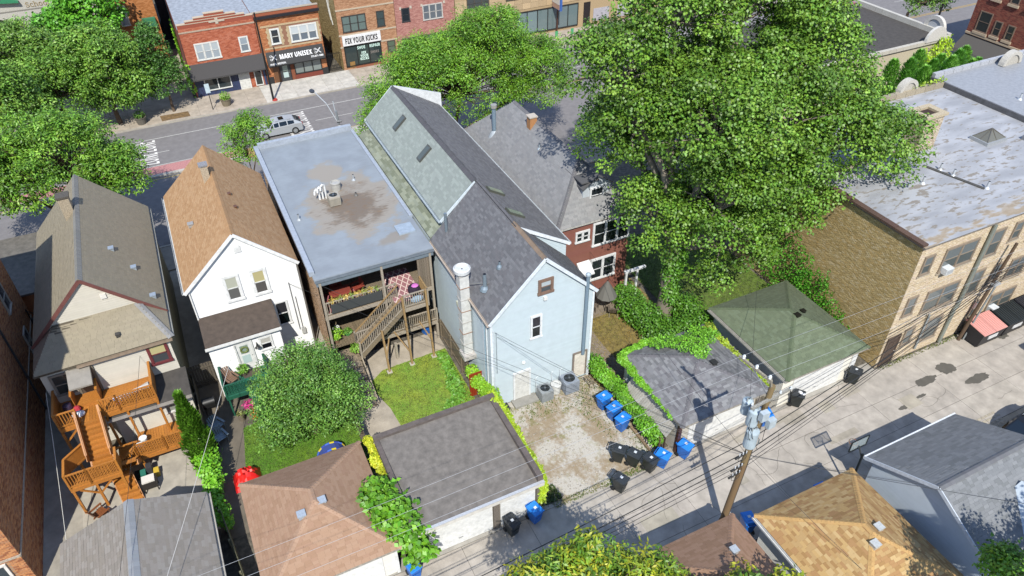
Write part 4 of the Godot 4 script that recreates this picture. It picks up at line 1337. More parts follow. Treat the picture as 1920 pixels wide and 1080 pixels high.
func apartment_building() -> void:
	var o := thing("apartment_building", "three-storey blond brick apartment block with patchy silver flat roof", "building", Vector3(45, 0, -27))
	var core := Mb.new()
	core.bx(35.52, 0, -35.2, 66, 9.5, -20.52, col("#a58f6d"))
	part(o, "core_wall", core, "brick")
	# the windows as [x, y, width, height, columns]
	var wl := [[36.0, 7.3, 0.85, 1.4, 1], [37.75, 6.95, 2.85, 1.75, 2], [41.75, 6.75, 1.15, 2.0, 1], [43.75, 7.4, 0.85, 1.4, 1], [36.05, 4.1, 0.85, 1.5, 1], [37.75, 3.75, 2.85, 1.75, 2], [41.7, 3.75, 1.1, 1.95, 1], [43.7, 4.1, 0.9, 1.5, 1], [37.15, 1.25, 0.85, 1.4, 1], [39.05, 0.85, 1.4, 1.9, 1], [43.3, 1.2, 0.8, 1.5, 1], [45.1, 1.1, 2.5, 1.5, 2], [45.4, 3.85, 1.7, 1.6, 2], [45.7, 6.9, 2.4, 1.7, 2], [49.5, 6.9, 1.0, 1.6, 1], [49.5, 3.9, 1.0, 1.6, 1]]
	var holes := [[0.2, 1.3, 0, 2.6]]
	for w in wl:
		holes.append([w[0] - 35.5, w[0] + w[2] - 35.5, w[1], w[1] + w[3]])
	var rb := Mb.new()
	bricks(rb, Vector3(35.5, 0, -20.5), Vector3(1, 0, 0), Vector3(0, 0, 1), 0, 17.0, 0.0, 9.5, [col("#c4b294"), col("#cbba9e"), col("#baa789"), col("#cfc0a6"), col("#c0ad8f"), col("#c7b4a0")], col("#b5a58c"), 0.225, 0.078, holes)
	part(o, "rear_brickwork", rb, "brick", "stuff")
	var sb := Mb.new()
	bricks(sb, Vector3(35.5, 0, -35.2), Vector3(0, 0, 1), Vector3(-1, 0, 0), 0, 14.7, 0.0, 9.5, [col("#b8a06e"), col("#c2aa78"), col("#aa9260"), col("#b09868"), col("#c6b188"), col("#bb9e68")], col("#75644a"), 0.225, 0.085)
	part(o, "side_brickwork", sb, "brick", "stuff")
	for w in wl:
		window(o, Vector3(35.5, 0, -20.5), Vector3(1, 0, 0), Vector3(0, 0, 1), w[0] - 35.5, w[1], w[2], w[3], col("#8a7c6c"), w[4], "#515554", "#64696a", 0.1)
		block(o, "window_sill", w[0] - 0.08, w[1] - 0.12, -20.52, w[0] + w[2] + 0.08, w[1] - 0.005, -20.4, col("#b9ad99"), "stone")
	door(o, Vector3(35.5, 0, -20.5), Vector3(1, 0, 0), Vector3(0, 0, 1), 0.35, 0.05, 0.9, 2.3, col("#4a3b32"), col("#574a40"))
	# worn silver roof
	var img := Image.create(640, 480, false, Image.FORMAT_RGB8)
	var f1 := fnl(0.012, 41, 5)
	var f2 := fnl(0.03, 42, 5)
	var a := Color("#98999c")
	var b := Color("#848588")
	var d := Color("#70685d")
	var t := Color("#8d7d67")
	for j in 480:
		for i in 640:
			var w := f1.get_noise_2d(i * 0.5, j * 1.6)
			var g := f2.get_noise_2d(i * 0.7, j * 2.4)
			var q := b.lerp(a, clampf(0.6 + w * 1.5, 0, 1))
			var g2 := f2.get_noise_2d(i * 2.2, j * 7.0)
			q = q.lerp(d, smoothstep(0.2, 0.42, g * 0.75 + 0.3 * w + g2 * 0.3 + (0.08 if j > 260 else -0.02)) * 0.8)
			q = q.lerp(t, smoothstep(0.0, 0.35, w + g * 0.6) * smoothstep(405, 470, j) * 0.85)
			if j % 60 < 1:
				q = q.lerp(b, 0.6)
			img.set_pixel(i, j, q)
	ramp_material("worn_silver_roof", img, 0.8)
	var r := Mb.new()
	r.quad_uv(Vector3(35.35, 9.62, -20.3), Vector3(54.6, 9.62, -20.3), Vector3(54.6, 9.62, -35.2), Vector3(35.35, 9.62, -35.2), Color.WHITE)
	part(o, "roof_membrane", r, "worn_silver_roof")
	var rs := Mb.new()
	rs.bx(35.35, 9.5, -35.2, 54.6, 9.612, -20.3, col("#7d756b"))
	part(o, "roof_slab", rs, "plain")
	var r2 := Mb.new()
	r2.bx(54.62, 9.5, -36.4, 66.2, 9.95, -20.3, col("#8f9195"))
	part(o, "upper_roof", r2, "paint")
	block(o, "roof_step", 54.5, 9.6, -36.4, 54.66, 10.02, -20.3, col("#5c5d60"), "tarroof")
	for i in 7:
		block(o, "coping_tile", 35.28, 9.63, -27.6 + i * 1.03, 35.68, 9.76 + rng.randf() * 0.02, -26.6 + i * 1.03, vary(col("#5d463a"), 0.12), "stone")
	for i in 16:
		block(o, "coping_tile", 38.0 + i * 1.03, 9.63, -35.5, 39.0 + i * 1.03, 10.05 + rng.randf() * 0.02, -35.1, vary(col("#a79c86"), 0.1), "stone")
	for q in [[50.7, 0.95], [62.5, 1.1]]:
		var me := Mb.new()
		for k in 12:
			var t0 := PI * k / 12
			var t1 := PI * (k + 1) / 12
			me.prism([Vector3(q[0] + cos(t0) * q[1], 10.0 + sin(t0) * q[1], -35.2), Vector3(q[0] + cos(t1) * q[1], 10.0 + sin(t1) * q[1], -35.2), Vector3(q[0] + cos(t1) * q[1] * 0.72, 10.0 + sin(t1) * q[1] * 0.72, -35.2), Vector3(q[0] + cos(t0) * q[1] * 0.72, 10.0 + sin(t0) * q[1] * 0.72, -35.2)], Vector3(0, 0, -0.5), col("#c4bfb4"))
		me.tube(Vector3(q[0], 10.0, -35.3), Vector3(q[0], 10.0, -35.6), q[1] * 0.74, q[1] * 0.74, col("#bab4a8"), 18)
		part(o, "parapet_medallion", me, "stone")
	for i in 11:
		block(o, "coping_tile", 54.7 + i * 1.05, 9.95, -36.5, 55.7 + i * 1.05, 10.3, -36.2, vary(col("#b3b5ba"), 0.06), "stone")
	# chimney
	var ch := Node3D.new()
	ch.name = "chimney"
	o.add_child(ch)
	ch.position = Vector3(44.6, 9.6, -29.1) - o.position
	var cb := Mb.new()
	var cp := [col("#b5a58e"), col("#a3917a"), col("#c2b49e")]
	cb.bx(43.75, 9.6, -29.75, 45.45, 12.1, -28.45, col("#8e8068"))
	bricks(cb, Vector3(43.75, 9.6, -28.44), Vector3(1, 0, 0), Vector3(0, 0, 1), 0, 1.7, 0, 2.5, cp, col("#8f8169"))
	bricks(cb, Vector3(43.74, 9.6, -29.75), Vector3(0, 0, 1), Vector3(-1, 0, 0), 0, 1.3, 0, 2.5, cp, col("#8f8169"))
	part(ch, "brickwork", cb, "brick", "stuff")
	for k in [[43.6, -29.9, 45.6, -29.55], [43.6, -28.65, 45.6, -28.3], [43.6, -29.55, 44.0, -28.65], [45.1, -29.55, 45.6, -28.65]]:
		block(ch, "cap_stone", k[0], 12.1, k[1], k[2], 12.28, k[3], col("#bfb094"), "stone")
	block(ch, "flue_opening", 44.0, 12.09, -29.55, 45.1, 12.12, -28.65, col("#3a2a22"), "brick")
	# skylights, pipes, seams
	var sk := Node3D.new()
	sk.name = "roof_skylight"
	o.add_child(sk)
	var c4 := [Vector3(49.0, 9.85, -27.0), Vector3(50.8, 9.85, -27.0), Vector3(50.8, 9.85, -28.2), Vector3(49.0, 9.85, -28.2)]
	var ap := Vector3(49.9, 10.5, -27.6)
	var kb := Mb.new()
	kb.bx(48.9, 9.6, -28.3, 50.9, 9.85, -26.9, col("#a3a6a8"))
	for i in 4:
		kb.beam(c4[i], ap, 0.05, 0.05, col("#67635b"))
		kb.beam(c4[i].lerp(c4[(i + 1) % 4], 0.5), ap, 0.04, 0.04, col("#67635b"))
	part(sk, "frame", kb, "metal")
	for i in 4:
		var pn := Mb.new()
		pn.tri(c4[i], c4[(i + 1) % 4], ap - Vector3(0, 0.03, 0), col("#5c5a50"))
		part(sk, "pane", pn, "glass")
	block(o, "roof_hatch", 52.0, 9.6, -26.6, 53.6, 9.95, -25.2, col("#8b8d90"), "metal")
	for q in [[43.4, -26.1], [43.5, -25.2], [44.1, -23.2], [41.0, -25.4], [57.0, -30.5], [58.5, -29.0]]:
		stack(o, Vector3(q[0], 9.62 if q[0] < 54 else 9.95, q[1]), 0.5, col("#bcc0c4"), 0.07)
	bar(o, "roof_seam", Vector3(42.9, 9.66, -27.0), Vector3(43.9, 9.66, -23.2), 0.22, 0.05, col("#4f4c48"), "tarroof")
	bar(o, "roof_seam", Vector3(43.7, 9.64, -28.2), Vector3(43.7, 9.64, -28.44), 2.0, 0.06, col("#9aa0a8"), "paint")
	pipe(o, "downspout", [Vector3(41.35, 9.4, -20.35), Vector3(41.35, 3.2, -20.35), Vector3(41.2, 2.9, -20.35), Vector3(41.2, 0.1, -20.35)], 0.12, col("#8b9088"))
	pipe(o, "downspout", [Vector3(38.85, 0.4, -20.4), Vector3(38.85, 3.3, -20.4)], 0.07, col("#9aa0a0"))
	for q in [[37.95, 6.95], [45.3, 1.15]]:
		var ac := Mb.new()
		ac.bx(q[0], q[1], -20.55, q[0] + 0.6, q[1] + 0.42, -20.05, col("#cdd0d0"))
		for k in 5:
			ac.bx(q[0] + 0.05, q[1] + 0.06 + k * 0.07, -20.05, q[0] + 0.55, q[1] + 0.09 + k * 0.07, -20.03, col("#9a9c9c"))
		part(o, "window_air_conditioner", ac, "paint")
	var wires := Mb.new()
	wires.path([Vector3(35.5, 3.0, -20.4), Vector3(37.3, 3.25, -20.4), Vector3(38.4, 3.6, -20.4), Vector3(41.0, 3.6, -20.4), Vector3(44.0, 3.75, -20.4), Vector3(47.0, 3.7, -20.4)], 0.02, col("#2c2a28"))
	wires.path([Vector3(38.4, 3.6, -20.4), Vector3(38.7, 3.1, -20.4), Vector3(38.7, 0.5, -20.4)], 0.02, col("#2c2a28"))
	wires.path([Vector3(44.0, 6.0, -20.4), Vector3(44.0, 4.6, -20.4), Vector3(43.2, 3.7, -20.4)], 0.025, col("#2c2a28"))
	part(o, "wall_cable", wires, "cable")

func east_corner() -> void:
	# low building with a black roof beyond the trees
	var o := thing("black_roof_building", "single-storey building with black tar roof and white rounded parapets", "building", Vector3(68, 0, -57))
	var core := Mb.new()
	core.bx(50.0, 0, -64, 76.9, 4.6, -50.8, col("#b5aa92"))
	part(o, "wall", core, "brick")
	block(o, "flat_roof", 50.0, 4.6, -64, 76.7, 4.7, -50.9, col("#4a4642"), "tarroof")
	for i in 26:
		block(o, "coping_tile", 50.6 + i, 4.7, -50.95, 51.58 + i, 5.1, -50.55, vary(col("#c2bcae"), 0.05), "stone")
	for i in 13:
		block(o, "coping_tile", 76.5, 4.7, -63.8 + i, 76.95, 5.25, -62.82 + i, vary(col("#c6c2b8"), 0.05), "stone")
	for q in [Vector3(76.7, 5.2, -53.0), Vector3(74.2, 5.0, -50.75)]:
		var me := Mb.new()
		for k in 12:
			var t0 := PI * k / 12
			var t1 := PI * (k + 1) / 12
			if q.x > 76:
				me.prism([q + Vector3(0, sin(t0), cos(t0)) * 1.3, q + Vector3(0, sin(t1), cos(t1)) * 1.3, q + Vector3(0, sin(t1), cos(t1)) * 0.9, q + Vector3(0, sin(t0), cos(t0)) * 0.9], Vector3(0.4, 0, 0), col("#cfccc4"))
			else:
				me.prism([q + Vector3(cos(t0), sin(t0), 0) * 1.5, q + Vector3(cos(t1), sin(t1), 0) * 1.5, q, q], Vector3(0, 0, 0.3), col("#cfccc4"))
		if q.x > 76:
			me.tube(q + Vector3(0.1, 0, 0), q + Vector3(0.2, 0, 0), 0.92, 0.92, col("#b9bcc0"), 18)
		part(o, "parapet_medallion", me, "stone")
	# red brick corner building across the side road
	var r := thing("brick_building", "red brick corner building with dark shingled awning", "building", Vector3(88, 0, -46))
	var rc := Mb.new()
	rc.bx(82.02, 0, -52.6, 100, 12, -30, col("#6a3a30"))
	part(r, "core_wall", rc, "brick")
	var rb := Mb.new()
	bricks(rb, Vector3(82.0, 0, -52.6), Vector3(0, 0, 1), Vector3(-1, 0, 0), 0, 13.0, 0, 11.5, [col("#7d4234"), col("#8a4c3b"), col("#6f3a2f"), col("#85503f")], col("#7a5a4c"), 0.3, 0.1)
	part(r, "side_brickwork", rb, "brick", "stuff")
	var ux := Vector3(0, 0, 1)
	var nx := Vector3(-1, 0, 0)
	var wo := Vector3(82.0, 0, -52.6)
	for q in [[0.9, 4.5, 1.5, 2.2], [2.9, 4.6, 0.9, 1.6], [4.4, 4.6, 0.9, 1.6], [7.4, 4.4, 1.5, 2.2], [1.6, 8.2, 1.0, 1.6], [3.6, 8.2, 1.0, 1.6], [5.6, 8.2, 1.0, 1.6]]:
		window(r, wo, ux, nx, q[0], q[1], q[2], q[3], col("#7d6a5a"), 1, "#2b3030")
		block(r, "window_sill", 81.8, q[1] - 0.25, -52.6 + q[0] - 0.1, 82.0, q[1], -52.6 + q[0] + q[2] + 0.1, col("#c2ae93"), "stone")
	for y in [4.0, 2.0]:
		block(r, "belt_course", 81.85, y, -52.6, 82.0, y + 0.22, -39.6, col("#c2ae93") if y > 3 else col("#7a4a3b"), "stone")
	var aw := Mb.new()
	aw.prism([Vector3(82.0, 3.9, -52.6), Vector3(82.0, 2.2, -52.6), Vector3(80.4, 2.2, -52.6), Vector3(80.6, 2.6, -52.6)], Vector3(0, 0, 6.0), col("#575450"))
	part(r, "shop_awning", aw, "shingle")
	door(r, wo, ux, nx, 3.2, 0.1, 1.6, 2.0, col("#3e3a36"), col("#5a4a3e"))

func hip_garage(o: Node3D, x0: float, x1: float, zf: float, zn: float, e: float, top: float, r0: Vector3, r1: Vector3, pal: Array, deck: Color, capq: Color, w := 0.33, ex := 0.145, single := 300) -> void:
	# hip roof: eave rectangle and a short ridge r0 - r1 (equal points make a pyramid)
	var A := Vector3(x0, e, zf)
	var B := Vector3(x0, e, zn)
	var C := Vector3(x1, e, zn)
	var D := Vector3(x1, e, zf)
	var dk := Mb.new()
	dk.quad(A, B, r1, r0, deck)
	dk.quad(C, D, r0, r1, deck)
	dk.quad(B, C, r1, r1, deck)
	dk.quad(D, A, r0, r0, deck)
	for p in [[A, B], [B, C], [C, D], [D, A]]:
		dk.quad(p[0] + Vector3(0, -0.14, 0), p[1] + Vector3(0, -0.14, 0), p[1], p[0], col("#a39d92"))
	dk.quad(A + Vector3(0, -0.14, 0), D + Vector3(0, -0.14, 0), C + Vector3(0, -0.14, 0), B + Vector3(0, -0.14, 0), col("#a39d92"))
	part(o, "roof_deck", dk, "plain")
	var list := []
	var L := zn - zf
	var up := Vector3(r0.x - x0, top - e, 0)
	roof_face(list, A, B, up, [Vector2(0, 0), Vector2(L, 0), Vector2(r1.z - zf, up.length()), Vector2(r0.z - zf, up.length())], pal, w, ex)
	up = Vector3(r0.x - x1, top - e, 0)
	roof_face(list, C, D, up, [Vector2(0, 0), Vector2(L, 0), Vector2(zn - r0.z, up.length()), Vector2(zn - r1.z, up.length())], pal, w, ex)
	up = Vector3(0, top - e, r1.z - zn)
	roof_face(list, B, C, up, [Vector2(0, 0), Vector2(x1 - x0, 0), Vector2(r1.x - x0, up.length())], pal, w, ex)
	up = Vector3(0, top - e, r0.z - zf)
	roof_face(list, D, A, up, [Vector2(0, 0), Vector2(x1 - x0, 0), Vector2(x1 - r0.x, up.length())], pal, w, ex)
	lay(o, list, single)
	for p in [[A, r0], [B, r1], [C, r1], [D, r0]]:
		caps(o, p[0], p[1], capq, 0.26)
	if r0.distance_to(r1) > 0.3:
		caps(o, r0, r1, capq, 0.26)

func garage_walls(o: Node3D, x0: float, x1: float, zf: float, zn: float, h: float, q: Color, e := 0.12) -> void:
	var core := Mb.new()
	core.bx(x0 + 0.02, 0, zf + 0.02, x1 - 0.02, h, zn - 0.02, q)
	part(o, "wall", core, "plain")
	var s := Mb.new()
	siding(s, Vector3(x0, 0, zn), Vector3(1, 0, 0), Vector3(0, 0, 1), [Vector2(0, 0), Vector2(x1 - x0, 0), Vector2(x1 - x0, h), Vector2(0, h)], q, e)
	siding(s, Vector3(x0, 0, zf), Vector3(0, 0, 1), Vector3(-1, 0, 0), [Vector2(0, 0), Vector2(zn - zf, 0), Vector2(zn - zf, h), Vector2(0, h)], q, e)
	siding(s, Vector3(x1, 0, zn), Vector3(0, 0, -1), Vector3(1, 0, 0), [Vector2(0, 0), Vector2(zn - zf, 0), Vector2(zn - zf, h), Vector2(0, h)], q, e)
	siding(s, Vector3(x1, 0, zf), Vector3(-1, 0, 0), Vector3(0, 0, -1), [Vector2(0, 0), Vector2(x1 - x0, 0), Vector2(x1 - x0, h), Vector2(0, h)], q, e)
	part(o, "siding", s, "siding", "stuff")

func garages() -> void:
	var white := col("#d6d6d3")
	# grey gable garage, lower left
	var g := thing("garage", "gable garage with pale grey roof below the orange deck", "garage", Vector3(-7.6, 0, -24))
	var list := []
	gable(g, list, -10.97, -4.3, -27.1, -20.1, 2.9, -7.57, 4.25, 2.9, [col("#8a837a"), col("#938d85"), col("#817a72"), col("#99948d"), col("#877f74")], col("#5f5a54"), 0.33, 0.15)
	lay(g, list, 300)
	caps(g, Vector3(-7.57, 4.25, -27.1), Vector3(-7.57, 4.25, -20.1), col("#8f9397"), 0.45)
	garage_walls(g, -10.7, -4.6, -26.9, -20.6, 2.78, col("#b5b0a8"))
	gutter(g, Vector3(-4.28, 2.9, -27.1), Vector3(-4.28, 2.9, -20.1), col("#a39f97"), Vector3(1, 0, 0))
	overhead_door(g, -9.9, -5.3, 2.2, -20.56, white)
	# brown hip garage
	g = thing("garage", "hip-roofed garage with plain brown shingles and two roof vents", "garage", Vector3(0.4, 0, -23.4))
	hip_garage(g, -2.75, 3.55, -26.88, -19.85, 2.85, 4.45, Vector3(0.4, 4.45, -23.7), Vector3(0.4, 4.45, -23.0), [col("#a07f66"), col("#a8886e"), col("#98775e"), col("#ab8c74")], col("#836852"), col("#a98a72"))
	garage_walls(g, -2.5, 3.3, -26.6, -20.5, 2.72, col("#c5c2ba"))
	overhead_door(g, -1.9, 2.6, 2.2, -20.46, white)
	block(g, "corner_board", 3.2, 0, -20.53, 3.36, 2.7, -20.4, white, "paint")
	for p in [Vector3(-0.3, 4.2, -22.65), Vector3(0.75, 4.25, -22.95)]:
		vent(g, p, col("#aab3ba"), 0.34)
	# flat black garage
	g = thing("garage", "wide garage with flat black tar roof and vines down one side", "garage", Vector3(7.6, 0, -23.2))
	var core := Mb.new()
	core.bx(4.45, 0, -26.0, 11.2, 2.95, -20.65, col("#8d8579"))
	part(g, "wall", core, "brick")
	var rf := Mb.new()
	rf.hexa([Vector3(4.25, 2.85, -20.15), Vector3(11.15, 2.85, -20.15), Vector3(11.15, 3.2, -26.1), Vector3(4.25, 3.2, -26.1), Vector3(4.25, 3.02, -20.15), Vector3(11.15, 3.02, -20.15), Vector3(11.15, 3.36, -26.1), Vector3(4.25, 3.36, -26.1)], col("#6b625b"))
	part(g, "tar_roof", rf, "tarroof")
	var n := 6
	for i in n:
		var z := -20.2 - i * 0.98
		var y := 3.025 + (-20.15 - z) * 0.0571
		piece(g, "roofing_sheet", slab(vary(col("#78726b"), 0.025), "tarroof"), Transform3D(Basis(Vector3.RIGHT, 0.0571 + 0.004) * Basis.from_scale(Vector3(6.4, 0.008, 1.02)), Vector3(7.67, y + 0.028 + 0.008, z - 0.49)))
	for q in [[4.2, 3.2, -26.35, 11.2, 3.55, -26.05], [10.9, 3.0, -26.05, 11.2, 3.42, -20.2], [4.2, 3.0, -26.05, 4.45, 3.42, -20.2]]:
		block(g, "parapet", q[0], q[1], q[2], q[3], q[4], q[5], col("#655d57"), "tarroof")
	block(g, "fascia", 4.2, 2.72, -20.16, 11.22, 3.0, -20.08, col("#c9c5bd"), "paint")
	block(g, "drip_edge", 4.2, 3.0, -20.2, 11.22, 3.05, -20.05, col("#c2c3c4"), "metal")
	for x in [4.5, 8.55, 11.0]:
		block(g, "pier", x, 0, -20.68, x + 0.32, 2.75, -20.5, col("#7d746a"), "wood")
	overhead_door(g, 4.9, 8.5, 2.3, -20.6, white)
	overhead_door(g, 8.95, 10.95, 2.3, -20.6, white)
	block(g, "lintel", 4.5, 2.33, -20.66, 11.2, 2.74, -20.58, col("#9d968b"), "paint")
	# ivy garage
	g = thing("garage", "garage with grey shingles half overgrown by ivy", "garage", Vector3(22.7, 0, -23.2))
	var pal := [col("#747476"), col("#808082"), col("#69696b"), col("#8b8b8c"), col("#797779")]
	tone_spread = 0.9
	hip_garage(g, 19.65, 25.9, -26.35, -20.0, 2.85, 3.95, Vector3(22.75, 3.95, -23.4), Vector3(22.75, 3.95, -23.0), pal, col("#525054"), col("#6b696c"), 0.34, 0.155)
	tone_spread = 0.5
	garage_walls(g, 19.95, 25.6, -26.05, -20.6, 2.72, col("#a39e94"))
	overhead_door(g, 20.7, 25.0, 2.25, -20.56, white)
	block(g, "corner_board", 19.9, 0, -20.63, 20.12, 2.7, -20.45, col("#4c3029"), "paint")
	block(g, "corner_board", 25.45, 0, -20.63, 25.68, 2.7, -20.45, col("#7d7466"), "paint")
	vent(g, Vector3(23.6, 3.75, -22.6), col("#3d3b3c"), 0.3)
	window(g, Vector3(19.93, 0, -26.0), Vector3(0, 0, 1), Vector3(-1, 0, 0), 0.3, 1.2, 1.1, 1.2, col("#9fa5aa"), 1, "#6d7b85")
	# green hip garage
	g = thing("garage", "hip-roofed garage with faded green shingles", "garage", Vector3(30.5, 0, -23.9))
	hip_garage(g, 27.25, 33.75, -27.55, -20.2, 2.8, 4.2, Vector3(30.45, 4.2, -24.0), Vector3(30.45, 4.2, -23.6), [col("#667058"), col("#6e785f"), col("#5d6750"), col("#747e66"), col("#626c55")], col("#47513c"), col("#5c674e"))
	garage_walls(g, 27.55, 33.45, -27.2, -20.7, 2.66, col("#c9c5ba"))
	overhead_door(g, 28.4, 32.4, 2.2, -20.66, white)
	block(g, "door_post", 33.1, 0, -20.73, 33.5, 2.6, -20.6, white, "paint")
	gutter(g, Vector3(27.23, 2.8, -27.5), Vector3(27.23, 2.8, -20.2), col("#b5b1a8"), Vector3(-1, 0, 0))
	vent(g, Vector3(30.5, 4.1, -23.4), col("#22241f"), 0.3)
	vent(g, Vector3(31.3, 3.9, -23.7), col("#22241f"), 0.24)
	# across the alley: tan hip garage
	g = thing("garage", "hip-roofed garage with golden tan shingles across the alley", "garage", Vector3(22.8, 0, -10.5))
	tone_spread = 1.0
	hip_garage(g, 19.6, 25.98, -14.0, -6.9, 2.7, 4.35, Vector3(22.75, 4.35, -10.7), Vector3(22.75, 4.35, -10.2), [col("#b08e5c"), col("#bb9a66"), col("#a07c4e"), col("#c0a272"), col("#b29262"), col("#a88256")], col("#80643a"), col("#bd9862"))
	tone_spread = 0.6
	garage_walls(g, 19.9, 25.7, -13.6, -7.2, 2.56, col("#c2c1bb"), 0.1)
	gutter(g, Vector3(19.58, 2.7, -14.0), Vector3(19.58, 2.7, -6.9), col("#c9c9c6"), Vector3(-1, 0, 0))
	vent(g, Vector3(22.45, 4.25, -9.75), col("#c3c3bd"), 0.32)
	vent(g, Vector3(23.35, 4.15, -10.35), col("#c3c3bd"), 0.32)
	# dark grey gable garage with pale grey siding
	g = thing("garage", "big gable garage with slate grey roof and grey siding", "garage", Vector3(30.4, 0, -10.5))
	list = []
	var A := Vector3(27.0, 2.9, -14.15)
	var B := Vector3(33.65, 2.9, -14.15)
	var R0 := Vector3(27.0, 4.9, -10.4)
	var R1 := Vector3(33.65, 4.9, -10.4)
	var C := Vector3(27.0, 2.9, -6.6)
	var D := Vector3(33.65, 2.9, -6.6)
	pal = [col("#797b7d"), col("#838587"), col("#6f7173"), col("#8b8d8f"), col("#7d7f81")]
	var up := R0 - A
	var dk := Mb.new()
	var th := Vector3(0, -0.15, 0)
	dk.hexa([B + th, A + th, R0 + th, R1 + th, B, A, R0, R1], col("#4d4e51"))
	dk.hexa([C + th, D + th, R1 + th, R0 + th, C, D, R1, R0], col("#4d4e51"))
	part(g, "roof_deck", dk, "plain")
	roof_face(list, B, A, up, [Vector2(0, 0), Vector2(6.65, 0), Vector2(6.65, up.length()), Vector2(0, up.length())], pal, 0.34, 0.15)
	up = R0 - C
	roof_face(list, C, D, up, [Vector2(0, 0), Vector2(6.65, 0), Vector2(6.65, up.length()), Vector2(0, up.length())], pal, 0.34, 0.15)
	lay(g, list, 300)
	caps(g, R0, R1, col("#6c6d70"))
	var s := Mb.new()
	siding(s, Vector3(27.3, 0, -13.8), Vector3(0, 0, 1), Vector3(-1, 0, 0), [Vector2(0, 0), Vector2(6.9, 0), Vector2(6.9, 2.9), Vector2(3.4, 4.72), Vector2(0, 2.9)], col("#a8b1b9"), 0.11)
	siding(s, Vector3(33.3, 0, -13.8), Vector3(-1, 0, 0), Vector3(0, 0, -1), [Vector2(0, 0), Vector2(6.0, 0), Vector2(6.0, 2.8), Vector2(0, 2.8)], col("#a8b1b9"), 0.11)
	part(g, "siding", s, "siding", "stuff")
	core = Mb.new()
	core.bx(27.33, 0, -13.78, 33.3, 2.8, -6.9, col("#a8b1b9"))
	part(g, "wall", core, "plain")
	rake(g, "barge_board", A + Vector3(-0.03, -0.06, 0), R0 + Vector3(-0.03, -0.06, 0), C + Vector3(-0.03, -0.06, 0), col("#b9c0c8"))
	block(g, "fascia", 26.95, 2.76, -14.22, 33.7, 2.94, -14.14, col("#d0d3d6"), "paint")
	# cross gable over the near slope
	var cg := Node3D.new()
	cg.name = "cross_gable"
	g.add_child(cg)
	var cm := Mb.new()
	cm.prism([Vector3(29.4, 3.1, -6.5), Vector3(33.0, 3.1, -6.5), Vector3(31.2, 4.5, -6.5)], Vector3(0, 0, -2.6), col("#a8b1b9"))
	part(cg, "wall", cm, "siding")
	bar(cg, "barge_board", Vector3(29.2, 3.0, -6.4), Vector3(31.2, 4.6, -6.4), 0.06, 0.2, col("#c5cbd1"), "paint")
	# small brown-roofed garage at the foot of the utility pole
	g = thing("garage", "small garage with brown shingles at the foot of the utility pole", "garage", Vector3(15.8, 0, -10.8))
	hip_garage(g, 12.9, 18.7, -14.55, -8.0, 2.7, 4.1, Vector3(15.8, 4.1, -11.6), Vector3(15.8, 4.1, -10.9), [col("#9a7860"), col("#a28068"), col("#917058"), col("#a6866e")], col("#7d6350"), col("#9e7d66"), 0.33, 0.145, 200)
	garage_walls(g, 13.2, 18.4, -14.2, -8.3, 2.56, col("#b9b7b0"))
	vent(g, Vector3(16.9, 3.75, -12.5), col("#b3b8bb"), 0.3)
	# garage further along, outside the frame, whose shade falls on the alley at the right
	g = thing("garage", "two-storey coach house at the far right end of the alley", "garage", Vector3(50, 0, -9.5))
	core = Mb.new()
	core.bx(44.3, 0, -13.4, 58, 4.6, -6, col("#8f7a66"))
	part(g, "wall", core, "brick")
	block(g, "flat_roof", 44.1, 4.6, -13.7, 58.2, 4.85, -5.8, col("#5a5652"), "tarroof")

func rail(o: Node3D, a: Vector3, b: Vector3, h: float, q: Color, m: String, gap := 0.14, post := true, w := 0.04) -> void:  # a, b on the deck surface
	var up := Vector3(0, h, 0)
	bar(o, "top_rail", a + up, b + up, 0.1, 0.045, vary(q, 0.05), m)
	bar(o, "bottom_rail", a + Vector3(0, 0.12, 0), b + Vector3(0, 0.12, 0), 0.045, 0.07, vary(q, 0.05), m)
	var n := int((b - a).length() / gap)
	for i in range(1, n):
		var p := a.lerp(b, float(i) / n)
		bar(o, "baluster", p + Vector3(0, 0.14, 0), p + up - Vector3(0, 0.02, 0), w, w, vary3(q), m)
	if post:
		for p in [a, b]:
			bar(o, "rail_post", p - Vector3(0, 0.1, 0), p + up + Vector3(0, 0.05, 0), 0.1, 0.1, vary3(q), m)

var tri_k := 0
func vary3(q: Color) -> Color:  # one of a few tones, so that boards share meshes
	tri_k += 1
	var k: float = [0.86, 1.0, 1.1, 0.94, 1.05, 0.9, 1.0][(tri_k * 5 + tri_k / 7) % 7]
	return Color(q.r * k, q.g * k, q.b * k)

func boards(o: Node3D, x0: float, z0: float, x1: float, z1: float, y: float, along_x: bool, q: Color, m: String, w := 0.14) -> void:
	var n := int(round((z1 - z0 if along_x else x1 - x0) / w))
	for i in n:
		if along_x:
			var za := z0 + (z1 - z0) * i / n
			block(o, "deck_board", x0, y - 0.04, za + 0.005, x1, y, za + (z1 - z0) / n - 0.005, vary3(q), m)
		else:
			var xa := x0 + (x1 - x0) * i / n
			block(o, "deck_board", xa + 0.005, y - 0.04, z0, xa + (x1 - x0) / n - 0.005, y, z1, vary3(q), m)

